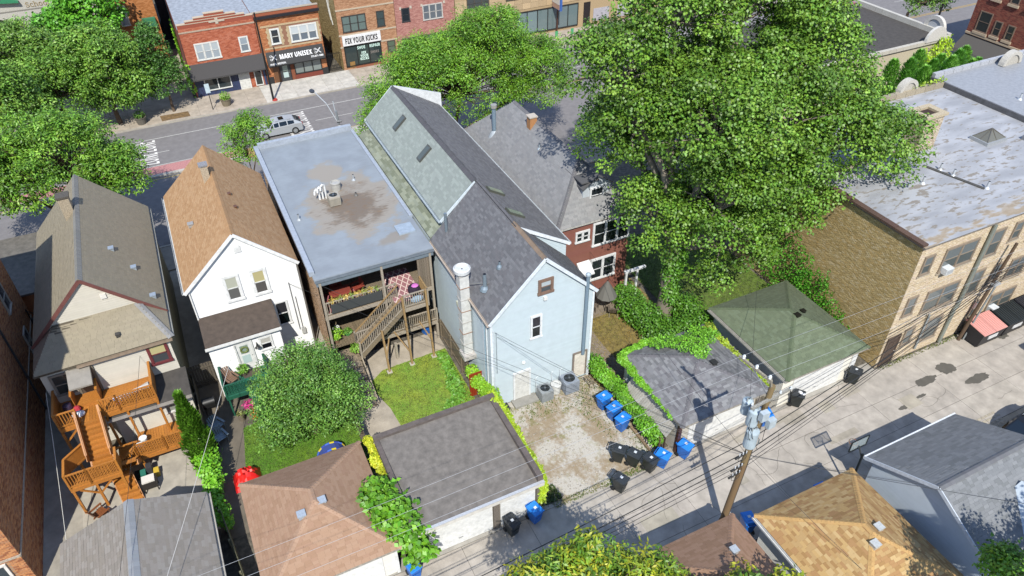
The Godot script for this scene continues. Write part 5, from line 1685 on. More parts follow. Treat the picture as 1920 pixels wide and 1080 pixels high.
func lattice(o: Node3D, a: Vector3, b: Vector3, h: float, q: Color, m: String) -> void:  # crossed slats in a rail bay
	var L := (b - a).length()
	var u := (b - a) / L
	var n := int(L / 0.16)
	for i in range(-int(h / 0.16), n):
		var s := i * 0.16
		for dirn in [1, -1]:
			var x0 := s
			var x1 := s + h
			var y0 := 0.0 if dirn == 1 else h
			var y1 := h if dirn == 1 else 0.0
			if x0 < 0:
				y0 += (y1 - y0) * (-x0 / h)
				x0 = 0
			if x1 > L:
				y1 -= (y1 - y0) * ((x1 - L) / maxf(x1 - x0, 0.01))
				x1 = L
			if x1 - x0 < 0.06:
				continue
			var off: Vector3 = u.cross(Vector3.UP) * 0.01 * dirn
			bar(o, "lattice_slat", a + u * x0 + Vector3(0, 0.14 + y0, 0) + off, a + u * x1 + Vector3(0, 0.14 + y1, 0) + off, 0.012, 0.035, vary3(q), m)

func flight(o: Node3D, a: Vector3, d: Vector3, side: Vector3, w: float, n: int, q: Color, m: String) -> void:  # stairs: a = top nosing middle, d = run of one step with its drop
	for i in n:
		var p := a + d * i
		var f := Vector3(d.x, 0, d.z)
		bar(o, "stair_tread", p - side * w / 2 + f * 0.45 - Vector3(0, 0.02, 0), p + side * w / 2 + f * 0.45 - Vector3(0, 0.02, 0), f.length() * 1.05, 0.045, vary3(q), m)
		bar(o, "stair_riser", p - side * w / 2 + f * 0.98 + Vector3(0, d.y * 0.5 - 0.02, 0), p + side * w / 2 + f * 0.98 + Vector3(0, d.y * 0.5 - 0.02, 0), 0.025, absf(d.y) - 0.03, vary3(Color(q.r * 0.9, q.g * 0.9, q.b * 0.9)), m)
	for s in [-1, 1]:
		bar(o, "stringer", a + side * (s * (w / 2 + 0.03)) - Vector3(0, 0.15, 0), a + d * n + side * (s * (w / 2 + 0.03)) - Vector3(0, 0.15, 0), 0.05, 0.28, q, m)

func solid_rail(o: Node3D, a: Vector3, b: Vector3, h: float, q: Color, m: String) -> void:  # boarded balustrade
	bar(o, "rail_panel", a + Vector3(0, h * 0.5, 0), b + Vector3(0, h * 0.5, 0), 0.03, h * 0.86, q, m)
	bar(o, "top_rail", a + Vector3(0, h, 0), b + Vector3(0, h, 0), 0.12, 0.05, vary3(q), m)
	bar(o, "bottom_rail", a + Vector3(0, 0.03, 0), b + Vector3(0, 0.03, 0), 0.07, 0.1, vary3(q), m)

func orange_deck() -> void:
	var q := col("#b0722f")
	var m := "stained"
	var o := thing("wooden_deck", "bright orange stained wooden deck with stairs behind the cream house", "deck", Vector3(-8, 0, -33))
	# upper platform by the door, upper deck over the lean-to
	boards(o, -10.6, -35.85, -8.45, -33.8, 3.9, false, q, m)
	boards(o, -8.42, -35.85, -5.75, -33.9, 3.95, true, q, m)
	block(o, "rim_joist", -10.65, 3.62, -33.82, -9.7, 3.86, -33.76, q, m)
	block(o, "rim_joist", -8.4, 3.66, -33.9, -5.72, 3.91, -33.84, q, m)
	block(o, "door_stoop", -9.75, 3.9, -35.85, -8.5, 4.12, -34.95, q, m)
	solid_rail(o, Vector3(-10.62, 3.9, -35.85), Vector3(-10.62, 3.9, -33.82), 1.0, q, m)
	rail(o, Vector3(-10.62, 3.9, -33.82), Vector3(-9.62, 3.9, -33.82), 1.0, q, m)
	rail(o, Vector3(-8.42, 3.95, -33.88), Vector3(-7.6, 3.95, -33.88), 1.0, q, m)
	rail(o, Vector3(-7.6, 3.95, -33.88), Vector3(-5.75, 3.95, -33.88), 1.0, q, m, 0.13)
	lattice(o, Vector3(-7.55, 3.95, -33.88), Vector3(-5.8, 3.95, -33.88), 0.8, q, m)
	solid_rail(o, Vector3(-5.75, 3.95, -33.88), Vector3(-5.75, 3.95, -35.85), 1.05, q, m)
	solid_rail(o, Vector3(-9.75, 4.1, -35.8), Vector3(-9.75, 4.1, -34.9), 0.85, q, m)
	solid_rail(o, Vector3(-8.5, 4.1, -35.8), Vector3(-8.5, 4.1, -34.9), 0.85, q, m)
	# main flight towards the alley
	flight(o, Vector3(-9.1, 3.88, -33.8), Vector3(0, -0.19, 0.195), Vector3(1, 0, 0), 1.0, 9, q, m)
	for x in [-9.66, -8.52]:
		var a := Vector3(x, 3.8, -33.8)
		var b := Vector3(x, 2.15, -32.05)
		solid_rail(o, a, b, 1.0, q, m)
	# landing
	boards(o, -10.75, -32.1, -8.3, -31.1, 2.12, true, q, m)
	for z in [-31.1]:
		rail(o, Vector3(-10.75, 2.12, z), Vector3(-9.75, 2.12, z), 1.0, q, m)
		rail(o, Vector3(-9.75, 2.12, z), Vector3(-8.3, 2.12, z), 1.0, q, m)
		lattice(o, Vector3(-9.7, 2.12, z), Vector3(-8.35, 2.12, z), 0.8, q, m)
	solid_rail(o, Vector3(-10.75, 2.12, -31.1), Vector3(-10.75, 2.12, -32.3), 1.0, q, m)
	solid_rail(o, Vector3(-10.75, 2.12, -32.3), Vector3(-9.7, 2.12, -33.2), 1.0, q, m)
	solid_rail(o, Vector3(-8.3, 2.12, -31.1), Vector3(-8.3, 2.12, -32.05), 1.0, q, m)
	block(o, "rim_joist", -10.8, 1.84, -31.12, -8.28, 2.08, -31.06, q, m)
	# lower flight, turning back to the lower deck
	flight(o, Vector3(-8.0, 2.1, -31.6), Vector3(0.0, -0.19, -0.22), Vector3(1, 0, 0), 0.9, 4, q, m)
	flight(o, Vector3(-8.6, 1.2, -32.0), Vector3(0.05, -0.2, 0.24), Vector3(1, 0, 0), 0.95, 6, q, m)
	# lower deck
	boards(o, -7.55, -34.55, -4.6, -32.65, 1.2, false, q, m)
	boards(o, -8.6, -34.0, -7.6, -32.2, 1.18, true, q, m)
	block(o, "rim_joist", -7.6, 0.92, -32.67, -4.6, 1.16, -32.61, q, m)
	rail(o, Vector3(-7.55, 1.2, -32.66), Vector3(-6.1, 1.2, -32.66), 0.95, q, m, 0.12)
	rail(o, Vector3(-6.1, 1.2, -32.66), Vector3(-4.65, 1.2, -32.66), 0.95, q, m, 0.12)
	lattice(o, Vector3(-7.5, 1.2, -32.66), Vector3(-6.15, 1.2, -32.66), 0.75, q, m)
	lattice(o, Vector3(-6.05, 1.2, -32.66), Vector3(-4.7, 1.2, -32.66), 0.75, q, m)
	rail(o, Vector3(-8.5, 0.75, -32.1), Vector3(-7.55, 1.2, -32.66), 0.95, q, m, 0.12)
	bar(o, "top_rail", Vector3(-8.55, 2.1, -32.95), Vector3(-7.5, 2.15, -32.95), 0.1, 0.05, q, m)
	# posts and braces
	for p in [[-10.6, -33.8, 3.6], [-10.7, -31.1, 1.85], [-9.6, -31.1, 1.85], [-8.35, -31.1, 1.85], [-8.4, -33.85, 3.65], [-7.35, -33.85, 3.6], [-5.8, -33.9, 3.6], [-7.5, -32.65, 1.0], [-4.65, -32.65, 1.0], [-9.7, -33.8, 3.6]]:
		block(o, "post", p[0] - 0.06, 0, p[1] - 0.06, p[0] + 0.06, p[2], p[1] + 0.06, vary3(q), m)
	bar(o, "brace", Vector3(-9.6, 1.1, -31.1), Vector3(-8.9, 1.8, -31.1), 0.08, 0.08, q, m)
	bar(o, "brace", Vector3(-9.6, 1.1, -31.1), Vector3(-10.4, 1.8, -31.1), 0.08, 0.08, q, m)
	bar(o, "brace", Vector3(-10.6, 2.9, -33.7), Vector3(-9.9, 3.6, -33.7), 0.08, 0.08, q, m)

func grey_deck() -> void:
	var q := col("#9a8e7d")
	var w := col("#b0a594")
	var tan := col("#a88a5e")
	var m := "wood"
	var o := thing("wooden_porch", "weathered grey two-level porch and stairs under the silver roof", "porch", Vector3(8, 0, -36))
	boards(o, 4.35, -39.5, 11.4, -36.0, 4.3, true, col("#8a7c68"), m, 0.2)
	boards(o, 9.0, -36.0, 10.55, -34.6, 4.3, true, col("#8a7c68"), m, 0.15)
	block(o, "rim_joist", 4.3, 4.02, -36.02, 9.0, 4.26, -35.94, w, m)
	block(o, "rim_joist", 8.95, 4.02, -34.62, 10.6, 4.26, -34.54, w, m)
	block(o, "rim_joist", 10.5, 4.02, -36.0, 11.4, 4.26, -35.92, w, m)
	# balustrades of the upper level
	rail(o, Vector3(4.38, 4.3, -36.0), Vector3(8.25, 4.3, -36.0), 1.0, w, m, 0.15)
	rail(o, Vector3(8.25, 4.3, -36.0), Vector3(8.95, 4.3, -36.0), 1.0, w, m, 0.13)
	rail(o, Vector3(9.0, 4.3, -34.6), Vector3(10.55, 4.3, -34.6), 1.0, w, m, 0.13)
	rail(o, Vector3(10.55, 4.3, -34.6), Vector3(10.55, 4.3, -36.0), 1.0, tan, m, 0.13)
	var pb := Mb.new()
	pb.bx(4.75, 4.5, -35.92, 8.0, 5.15, -35.86, col("#35383a"))
	part(o, "privacy_screen", pb, "cloth")
	for i in 14:
		block(o, "wall_board", 11.38, 4.3, -39.4 + i * 0.245, 11.44, 6.95, -39.17 + i * 0.245, vary3(col("#8d7a60")), m)
	for i in 6:
		block(o, "wall_board", 10.5 + i * 0.15, 4.3, -36.04, 10.64 + i * 0.15, 6.95, -36.0, vary3(col("#857868")), m)
	for x in [4.4, 8.2, 11.36]:
		block(o, "roof_post", x - 0.07, 1.6, -36.05, x + 0.07, 6.95, -35.91, w, m)
	block(o, "roof_beam", 4.2, 6.72, -36.08, 11.6, 6.95, -35.92, col("#6d7880"), "paint")
	# lower level
	boards(o, 4.35, -39.5, 6.15, -36.0, 1.6, false, col("#84745c"), m, 0.18)
	boards(o, 6.15, -39.5, 11.4, -35.7, 1.6, false, col("#84745c"), m, 0.18)
	block(o, "rim_joist", 6.15, 1.3, -35.72, 11.4, 1.56, -35.65, w, m)
	rail(o, Vector3(7.9, 1.6, -35.7), Vector3(9.6, 1.6, -35.7), 0.95, w, m, 0.13)
	rail(o, Vector3(9.6, 1.6, -35.7), Vector3(11.38, 1.6, -35.7), 0.95, w, m, 0.13)
	# stair from the landing down to the left
	var top := Vector3(9.0, 4.28, -35.25)
	flight(o, top, Vector3(-0.245, -0.215, 0), Vector3(0, 0, 1), 1.1, 13, col("#8f8069"), m)
	for z in [-34.66, -35.84]:
		var a := Vector3(9.0, 4.25, z)
		var b := Vector3(5.9, 1.55, z)
		bar(o, "hand_rail", a + Vector3(0, 1.0, 0), b + Vector3(0, 1.0, 0), 0.1, 0.05, tan, m)
		bar(o, "bottom_rail", a + Vector3(0, 0.16, 0), b + Vector3(0, 0.16, 0), 0.05, 0.06, w, m)
		for i in range(1, 24):
			var p := a.lerp(b, i / 24.0)
			bar(o, "baluster", p + Vector3(0, 0.16, 0), p + Vector3(0, 1.0, 0), 0.04, 0.04, vary3(w), m)
	bar(o, "rail_post", Vector3(5.85, 0.0, -34.66), Vector3(5.85, 2.6, -34.66), 0.1, 0.1, w, m)
	bar(o, "rail_post", Vector3(5.85, 1.0, -35.84), Vector3(5.85, 2.6, -35.84), 0.1, 0.1, w, m)
	rail(o, Vector3(5.85, 1.5, -35.84), Vector3(7.2, 1.6, -35.84), 0.95, w, m, 0.13)
	# low platform and steps to the yard
	boards(o, 4.45, -36.0, 5.8, -34.6, 1.25, false, col("#9a8a72"), m, 0.16)
	flight(o, Vector3(5.1, 1.22, -34.6), Vector3(0, -0.17, 0.43), Vector3(1, 0, 0), 1.15, 7, col("#a3937d"), m)
	bar(o, "side_board", Vector3(5.82, 1.35, -34.6), Vector3(5.82, 0.25, -31.5), 0.06, 0.25, col("#b3a48c"), m)
	bar(o, "side_board", Vector3(4.4, 1.35, -34.6), Vector3(4.4, 0.25, -31.5), 0.06, 0.25, col("#a08f78"), m)
	# tall posts on footings
	for p in [[7.3, -34.0, 3.2], [8.86, -34.05, 5.3], [10.4, -34.1, 5.35]]:
		bar(o, "tall_post", Vector3(p[0], 0, p[1]), Vector3(p[0], p[2], p[1] - 0.45), 0.12, 0.12, vary3(tan), m)
		block(o, "footing", p[0] - 0.16, 0, p[1] - 0.16, p[0] + 0.16, 0.06, p[1] + 0.16, col("#b5ad9f"), "concrete")
	block(o, "post", 8.1, 0, -35.1, 8.26, 1.35, -34.94, w, m)
	block(o, "post", 11.25, 0, -35.75, 11.4, 1.35, -35.6, w, m)
	bar(o, "brace", Vector3(8.86, 1.0, -34.15), Vector3(8.3, 1.9, -35.5), 0.07, 0.07, tan, m)
	bar(o, "brace", Vector3(10.4, 1.4, -34.2), Vector3(10.1, 2.0, -35.6), 0.07, 0.07, tan, m)
	bar(o, "brace", Vector3(7.3, 1.2, -34.1), Vector3(7.7, 2.4, -34.5), 0.07, 0.07, tan, m)
	for i in 12:
		block(o, "wall_board", 11.38, 0.05, -38.0 + i * 0.2, 11.43, 1.5, -37.82 + i * 0.2, vary3(col("#6f6555")), m)

func green_deck() -> void:
	var q := col("#1f5a45")
	var m := "stained"
	var o := thing("wooden_deck", "small dark green painted deck at the back door of the white house", "deck", Vector3(-1.5, 0, -35.5))
	boards(o, -2.4, -36.4, 0.2, -34.6, 1.7, true, col("#2c6b55"), m)
	block(o, "rim_joist", -2.45, 1.42, -34.62, 0.2, 1.66, -34.56, q, m)
	solid_rail(o, Vector3(-2.42, 1.7, -36.4), Vector3(-2.42, 1.7, -34.6), 0.9, q, m)
	rail(o, Vector3(-2.42, 1.7, -34.6), Vector3(-1.15, 1.7, -34.6), 0.9, q, m, 0.16)
	lattice(o, Vector3(-2.35, 1.7, -34.6), Vector3(-1.2, 1.7, -34.6), 0.7, q, m)
	solid_rail(o, Vector3(0.2, 1.7, -36.4), Vector3(0.2, 1.7, -35.2), 0.9, q, m)
	for p in [[-2.35, -34.65], [-1.2, -34.65], [0.15, -34.65], [-2.35, -36.2]]:
		block(o, "post", p[0] - 0.05, 0, p[1] - 0.05, p[0] + 0.05, 1.5, p[1] + 0.05, q, m)
	block(o, "door_mat", -1.2, 1.7, -36.35, -0.2, 1.715, -35.7, col("#4a4038"), "cloth")
	flight(o, Vector3(-0.5, 1.68, -34.6), Vector3(0, -0.2, 0.26), Vector3(1, 0, 0), 1.1, 8, q, m)

func words(o: Node3D, called: String, txt: String, at: Vector3, w: float, h: float, q: Color, font := "Droid Sans", bold := false, depth := 0.05, tilt := 0.0, turn := 0.0) -> void:  # letters facing +z, centred at `at`
	var tm := TextMesh.new()
	tm.text = txt
	tm.font_size = 48
	tm.pixel_size = 0.01
	tm.depth = depth
	tm.curve_step = 2.0
	var f := SystemFont.new()
	f.font_names = PackedStringArray([font])
	if bold: f.font_weight = 800
	tm.font = f
	var s := tm.get_aabb().size
	var c := tm.get_aabb().get_center()
	var mi := MeshInstance3D.new()
	mi.name = called
	mi.mesh = tm
	var m := StandardMaterial3D.new()
	m.albedo_color = q.linear_to_srgb()
	m.roughness = 0.6
	mi.material_override = m
	var b := Basis(Vector3.UP, turn) * Basis(Vector3.RIGHT, tilt) * Basis.from_scale(Vector3(w / s.x, h / s.y, 1))
	mi.transform = Transform3D(b, at - b * Vector3(c.x, c.y, 0) - base_of(o))
	o.add_child(mi, true)

func storefront(o: Node3D, x0: float, x1: float, y0: float, y1: float, z: float, n: int, frame: Color, glass: String) -> void:
	var fr := Mb.new()
	for i in n + 1:
		var x := x0 + (x1 - x0) * i / n
		fr.bx(x - 0.05, y0, z - 0.02, x + 0.05, y1, z + 0.1, frame)
	for y in [y0, y1]:
		fr.bx(x0 - 0.05, y - 0.05, z - 0.02, x1 + 0.05, y + 0.05, z + 0.12, frame)
	part(o, "window_frame", fr, "paint")
	for i in n:
		var p := Mb.new()
		p.bx(x0 + (x1 - x0) * i / n + 0.05, y0 + 0.05, z + 0.02, x0 + (x1 - x0) * (i + 1) / n - 0.05, y1 - 0.05, z + 0.04, vary(col(glass), 0.15))
		part(o, "pane", p, "glass")

func front_brick(o: Node3D, x0: float, x1: float, y0: float, y1: float, pal: Array, mortar: Color, holes := [], z := -83.48) -> void:
	var mb := Mb.new()
	bricks(mb, Vector3(x0, 0, z), Vector3(1, 0, 0), Vector3(0, 0, 1), 0, x1 - x0, y0, y1, pal, mortar, 0.3, 0.1, holes)
	part(o, "front_brickwork", mb, "brick", "stuff")

func shops() -> void:
	var z := -83.5
	var ux := Vector3(1, 0, 0)
	var nz := Vector3(0, 0, 1)
	var white := col("#cfcfca")
	# A: red brick shop with stepped parapet
	var o := thing("shop_building", "red brick shop with stepped parapet and blue boarded front", "shop", Vector3(5.6, 0, -90))
	var mb := Mb.new()
	mb.bx(1.75, 0, -104, 9.4, 7.4, z, col("#7d3f30"))
	part(o, "core_wall", mb, "brick")
	var pal := [col("#a85c42"), col("#b06448"), col("#9c523a"), col("#b56e54")]
	front_brick(o, 1.75, 9.4, 0, 7.5, pal, col("#8c5f4c"))
	var st := Mb.new()
	for s in [[1.75, 9.4, 7.5, 7.95], [2.6, 8.6, 7.95, 8.2], [3.5, 7.7, 8.2, 8.45], [4.6, 6.6, 8.45, 8.75]]:
		st.bx(s[0], s[2], z - 0.35, s[1], s[3], z + 0.02, vary(col("#8f4a36"), 0.05))
		st.bx(s[0] - 0.04, s[3] - 0.06, z - 0.4, s[1] + 0.04, s[3] + 0.01, z + 0.05, col("#b9a892"))
	part(o, "stepped_parapet", st, "brick")
	block(o, "roof", 1.7, 7.35, -104, 9.4, 7.45, z - 0.36, col("#9aa0a8"), "tarroof")
	block(o, "belt_course", 1.72, 7.05, z - 0.02, 9.42, 7.2, z + 0.08, col("#b9a48f"), "stone")
	block(o, "stone_cross", 4.9, 7.75, z + 0.02, 6.5, 7.9, z + 0.08, col("#c2b5a3"), "stone")
	block(o, "stone_cross", 5.55, 7.55, z + 0.022, 5.85, 8.15, z + 0.085, col("#c2b5a3"), "stone")
	window(o, Vector3(0, 0, z), ux, nz, 2.85, 4.0, 2.5, 1.85, white, 3, "#8a9298", "#9aa2a6", 0.12)
	window(o, Vector3(0, 0, z), ux, nz, 7.4, 4.15, 1.0, 1.7, white, 1, "#6c757c", "#858e94", 0.12)
	var aw := Mb.new()
	aw.prism([Vector3(1.6, 3.75, z), Vector3(1.6, 2.35, z + 0.95), Vector3(1.6, 2.2, z + 0.95), Vector3(1.6, 2.2, z)], Vector3(8.0, 0, 0), col("#4a4847"))
	part(o, "shingled_awning", aw, "shingle")
	for i in 30:
		if (i * 0.25 + 1.9 > 6.4 and i * 0.25 + 1.9 < 9.0):
			continue
		block(o, "front_board", 1.9 + i * 0.25, 0.12, z + 0.02, 1.9 + i * 0.25 + 0.24, 2.2, z + 0.06, vary3(col("#303c5c")), "paint")
	storefront(o, 2.9, 5.6, 0.7, 1.95, z + 0.07, 2, col("#d2d3d0"), "#33393c")
	door(o, Vector3(0, 0, z + 0.05), ux, nz, 6.6, 0.12, 0.95, 2.0, col("#c9c9c4"), col("#d2d2ce"))
	storefront(o, 8.2, 8.95, 0.3, 2.0, z + 0.05, 1, col("#c9c9c4"), "#202326")
	# B: brick salon with black sign
	o = thing("shop_building", "orange brick hair salon with long black sign", "shop", Vector3(13, 0, -90))
	mb = Mb.new()
	mb.bx(9.45, 0, -104, 16.35, 7.3, z - 0.02, col("#7d4a34"))
	part(o, "core_wall", mb, "brick")
	pal = [col("#b07248"), col("#a56840"), col("#b87c54"), col("#9c5f3b")]
	front_brick(o, 9.5, 16.35, 3.3, 7.6, pal, col("#8c6650"), [[1.1, 6.7, 4.1, 6.4]])
	front_brick(o, 15.7, 16.35, 0, 3.3, pal, col("#8c6650"))
	front_brick(o, 9.5, 10.3, 0, 3.3, pal, col("#8c6650"))
	block(o, "roof", 9.5, 7.3, -104, 16.3, 7.4, z - 0.3, col("#9aa3ad"), "tarroof")
	block(o, "parapet", 9.45, 7.3, z - 0.35, 16.4, 7.95, z - 0.05, col("#95543a"), "brick")
	block(o, "cornice", 9.4, 7.35, z - 0.02, 16.45, 7.6, z + 0.3, col("#26262a"), "paint")
	block(o, "parapet_cap", 9.42, 7.95, z - 0.4, 16.43, 8.03, z + 0.0, col("#b3a694"), "stone")
	for q in [[10.75, 4.4, 1.05, 1.75, 1], [12.9, 4.3, 3.0, 1.85, 3]]:
		window(o, Vector3(0, 0, z), ux, nz, q[0], q[1], q[2], q[3], white, q[4], "#5c666e" if q[4] == 3 else "#2a3036", "#aab0b2" if q[4] == 3 else "", 0.14)
		for k in 7:
			for s in [q[0] - 0.28, q[0] + q[2] + 0.02]:
				var ex := 0.1 if k % 2 else 0.0
				block(o, "quoin", s - (ex if s < q[0] else 0.0), q[1] - 0.15 + k * 0.29, z - 0.02, s + 0.26 + (ex if s > q[0] else 0.0), q[1] + 0.13 + k * 0.29, z + 0.05, col("#c2ad8a"), "stone")
	block(o, "stone_band", 9.9, 6.35, z - 0.02, 16.2, 6.55, z + 0.06, col("#c2ab88"), "stone")
	block(o, "stone_band", 9.9, 3.95, z - 0.02, 16.2, 4.12, z + 0.06, col("#c2ab88"), "stone")
	var sg := Mb.new()
	sg.prism([Vector3(9.85, 3.7, z + 0.1), Vector3(9.85, 2.3, z + 0.75), Vector3(9.85, 2.2, z + 0.75), Vector3(9.85, 2.2, z + 0.1)], Vector3(6.3, 0, 0), col("#1b1a1c"))
	part(o, "shop_sign", sg, "paint")
	var tl := -0.435
	words(o, "sign_lettering", "MARY UNISEX", Vector3(13.05, 3.1, z + 0.4), 3.6, 0.5, col("#d6d6d6"), "Droid Sans", true, 0.03, tl)
	words(o, "sign_lettering", "4142 N. WESTERN", Vector3(10.9, 2.5, z + 0.68), 1.7, 0.2, col("#cfcfcf"), "Droid Sans", true, 0.03, tl)
	words(o, "sign_lettering", "773-871-1088", Vector3(15.3, 2.62, z + 0.625), 1.4, 0.2, col("#cfcfcf"), "Droid Sans", true, 0.03, tl)
	for q in [10.6, 15.55]:  # scissors and comb emblem
		for a in [0.5, -0.5]:
			bar(o, "sign_emblem", Vector3(q - 0.28, 3.12 + a * 0.5, z + 0.4 - a * 0.22), Vector3(q + 0.28, 3.12 - a * 0.5, z + 0.4 + a * 0.22), 0.09, 0.07, col("#d0d0d0"), "paint")
		for a in [-0.16, 0.16]:
			var rg := Mb.new()
			for k in 10:
				var t0 := TAU * k / 10
				var t1 := TAU * (k + 1) / 10
				rg.tube(Vector3(q - 0.33 + cos(t0) * 0.1, 3.12 + a + sin(t0) * 0.1, z + 0.43 - a * 0.4), Vector3(q - 0.33 + cos(t1) * 0.1, 3.12 + a + sin(t1) * 0.1, z + 0.43 - a * 0.4), 0.03, 0.03, col("#d0d0d0"), 5)
			part(o, "sign_emblem", rg, "paint")
	storefront(o, 12.7, 15.7, 0.75, 2.2, z - 0.02, 3, col("#222224"), "#6b7270")
	block(o, "bulkhead", 12.6, 0.12, z - 0.1, 15.75, 0.72, z + 0.05, col("#74392d"), "brick")
	door(o, Vector3(0, 0, z - 0.03), ux, nz, 11.1, 0.12, 1.0, 2.05, col("#3b3f41"), col("#29292b"), true)
	block(o, "side_panel", 10.25, 0.12, z - 0.02, 10.95, 2.2, z + 0.03, col("#6e4a30"), "stained")
	block(o, "pier_base", 15.75, 0.1, z - 0.02, 16.4, 0.9, z + 0.08, col("#2b2b2d"), "stone")
	block(o, "pier_base", 9.5, 0.1, z - 0.02, 10.2, 0.9, z + 0.08, col("#2b2b2d"), "stone")
	# C: shoe repair
	o = thing("shop_building", "tall tan brick building with white shoe repair sign", "shop", Vector3(21.7, 0, -90))
	mb = Mb.new()
	mb.bx(18.25, 0, -106, 25.0, 12.0, z - 0.02, col("#97824f"))
	part(o, "core_wall", mb, "brick")
	var sw := Mb.new()
	bricks(sw, Vector3(18.23, 0, -100), Vector3(0, 0, 1), Vector3(-1, 0, 0), 0, 16.5, 0, 11.5, [col("#9c8757"), col("#a69263"), col("#8f7a4b")], col("#867548"), 0.36, 0.12)
	part(o, "side_brickwork", sw, "brick", "stuff")
	var wst := Mb.new()
	wst.path([Vector3(18.2, 8.9, -87.0), Vector3(18.2, 7.6, -86.8), Vector3(18.2, 6.2, -86.5), Vector3(18.2, 5.2, -86.0)], 0.1, col("#c5c3bc"), 5)
	wst.path([Vector3(18.2, 7.9, -86.0), Vector3(18.2, 6.6, -86.2), Vector3(18.2, 5.6, -85.9), Vector3(18.2, 4.8, -85.5)], 0.08, col("#c5c3bc"), 5)
	part(o, "mortar_smear", wst, "plain")
	pal = [col("#a57a5a"), col("#ad8262"), col("#9a7052"), col("#b38a6a")]
	front_brick(o, 18.25, 25.0, 0, 11.5, pal, col("#83664f"))
	for y in [6.85, 4.05, 2.7]:
		block(o, "stone_band", 18.2, y, z - 0.02, 25.0, y + 0.16, z + 0.07, col("#c2b29b"), "stone")
	window(o, Vector3(0, 0, z), ux, nz, 18.75, 4.4, 2.8, 1.85, col("#3f3d3a"), 3, "#5d6a66", "", 0.08)
	window(o, Vector3(0, 0, z), ux, nz, 22.8, 4.45, 0.95, 1.8, col("#3f3d3a"), 1, "#3d4646", "", 0.08)
	block(o, "shop_sign", 18.5, 2.95, z + 0.05, 23.0, 4.05, z + 0.22, col("#d6d6d6"), "paint")
	words(o, "sign_lettering", "FIX YOUR KICKS", Vector3(20.7, 3.5, z + 0.24), 3.8, 0.62, col("#27272b"), "Droid Sans", true, 0.05)
	storefront(o, 18.6, 22.9, 0.5, 2.85, z + 0.03, 3, col("#1d1f20"), "#2c3736")
	block(o, "bulkhead", 19.7, 0.12, z + 0.0, 22.95, 0.48, z + 0.1, col("#8a553f"), "brick")
	words(o, "sign_lettering", "SHOE", Vector3(20.55, 2.5, z + 0.12), 0.95, 0.34, col("#b9d3c8"), "Droid Sans", true, 0.02)
	words(o, "sign_lettering", "REPAIR", Vector3(22.2, 2.5, z + 0.12), 1.25, 0.34, col("#b9d3c8"), "Droid Sans", true, 0.02)
	words(o, "sign_lettering", "FIX", Vector3(20.8, 1.85, z + 0.12), 0.55, 0.3, col("#c5ddd2"), "Droid Sans", true, 0.02)
	words(o, "sign_lettering", "YOUR", Vector3(20.8, 1.5, z + 0.12), 0.95, 0.3, col("#c5ddd2"), "Droid Sans", true, 0.02)
	words(o, "sign_lettering", "KICKS", Vector3(20.8, 1.15, z + 0.12), 1.0, 0.3, col("#c5ddd2"), "Droid Sans", true, 0.02)
	words(o, "sign_lettering", "SHOES", Vector3(22.1, 1.75, z + 0.12), 1.0, 0.3, col("#77716b"), "Droid Sans", true, 0.02)
	block(o, "door_poster", 19.0, 0.35, z + 0.09, 19.6, 1.0, z + 0.11, col("#8a6a3d"), "paint")
	window(o, Vector3(0, 0, z), ux, nz, 23.7, 1.3, 1.0, 1.4, col("#4c463f"), 1, "#4d5a4a")
	# iron gate between the two shops
	var gt := thing("iron_gate", "black iron gate in the passage between the two brick shops", "gate", Vector3(17.3, 0, -84))
	for i in 9:
		bar(gt, "picket", Vector3(16.6 + i * 0.18, 0.1, -84.2), Vector3(16.6 + i * 0.18, 2.2, -84.2), 0.035, 0.035, col("#222222"), "metal")
	for y in [0.3, 2.0]:
		bar(gt, "cross_bar", Vector3(16.5, y, -84.2), Vector3(18.2, y, -84.2), 0.04, 0.05, col("#222222"), "metal")
	# D pink, E tan
	o = thing("shop_building", "pink-painted brick building behind the round street tree", "building", Vector3(28.6, 0, -90))
	mb = Mb.new()
	mb.bx(25.05, 0, -104, 32.4, 11, z - 0.02, col("#96685f"))
	part(o, "core_wall", mb, "brick")
	front_brick(o, 25.05, 32.4, 0, 9, [col("#a8766c"), col("#9d6b62"), col("#b08076")], col("#94685f"))
	window(o, Vector3(0, 0, z), ux, nz, 25.8, 4.5, 1.0, 1.6, col("#3a3a3c"), 1, "#24282c")
	window(o, Vector3(0, 0, z), ux, nz, 28.4, 4.3, 2.5, 1.8, col("#b5b2ac"), 3, "#565d62")
	for x in [25.6, 26.85, 28.2, 31.0]:
		block(o, "corner_stone", x, 5.95, z - 0.01, x + 0.25, 6.25, z + 0.08, col("#c9bdae"), "stone")
	storefront(o, 25.6, 31.9, 0.6, 2.6, z + 0.02, 5, col("#55504a"), "#3b4444")
	o = thing("shop_building", "cream-tiled corner shop with wide windows and blue blade sign", "shop", Vector3(42, 0, -90))
	mb = Mb.new()
	mb.bx(32.5, 0, -104, 62, 10, z, col("#b39b78"))
	part(o, "core_wall", mb, "stone")
	for i in 16:
		for j in 3:
			block(o, "facing_panel", 32.52 + i * 1.12, 3.65 + j * 0.72, z, 33.62 + i * 1.12, 4.35 + j * 0.72, z + 0.05, vary3(col("#bfa784")), "stone")
	window(o, Vector3(0, 0, z + 0.04), ux, nz, 34.0, 4.6, 2.9, 1.5, col("#4a4742"), 3, "#3b4042")
	window(o, Vector3(0, 0, z + 0.04), ux, nz, 39.2, 5.0, 1.6, 1.5, col("#4a4742"), 2, "#3b4042")
	storefront(o, 40.6, 49.4, 0.55, 3.3, z + 0.05, 6, col("#222426"), "#5f6e70")
	storefront(o, 33.2, 39.6, 0.55, 3.1, z + 0.05, 4, col("#222426"), "#3d4647")
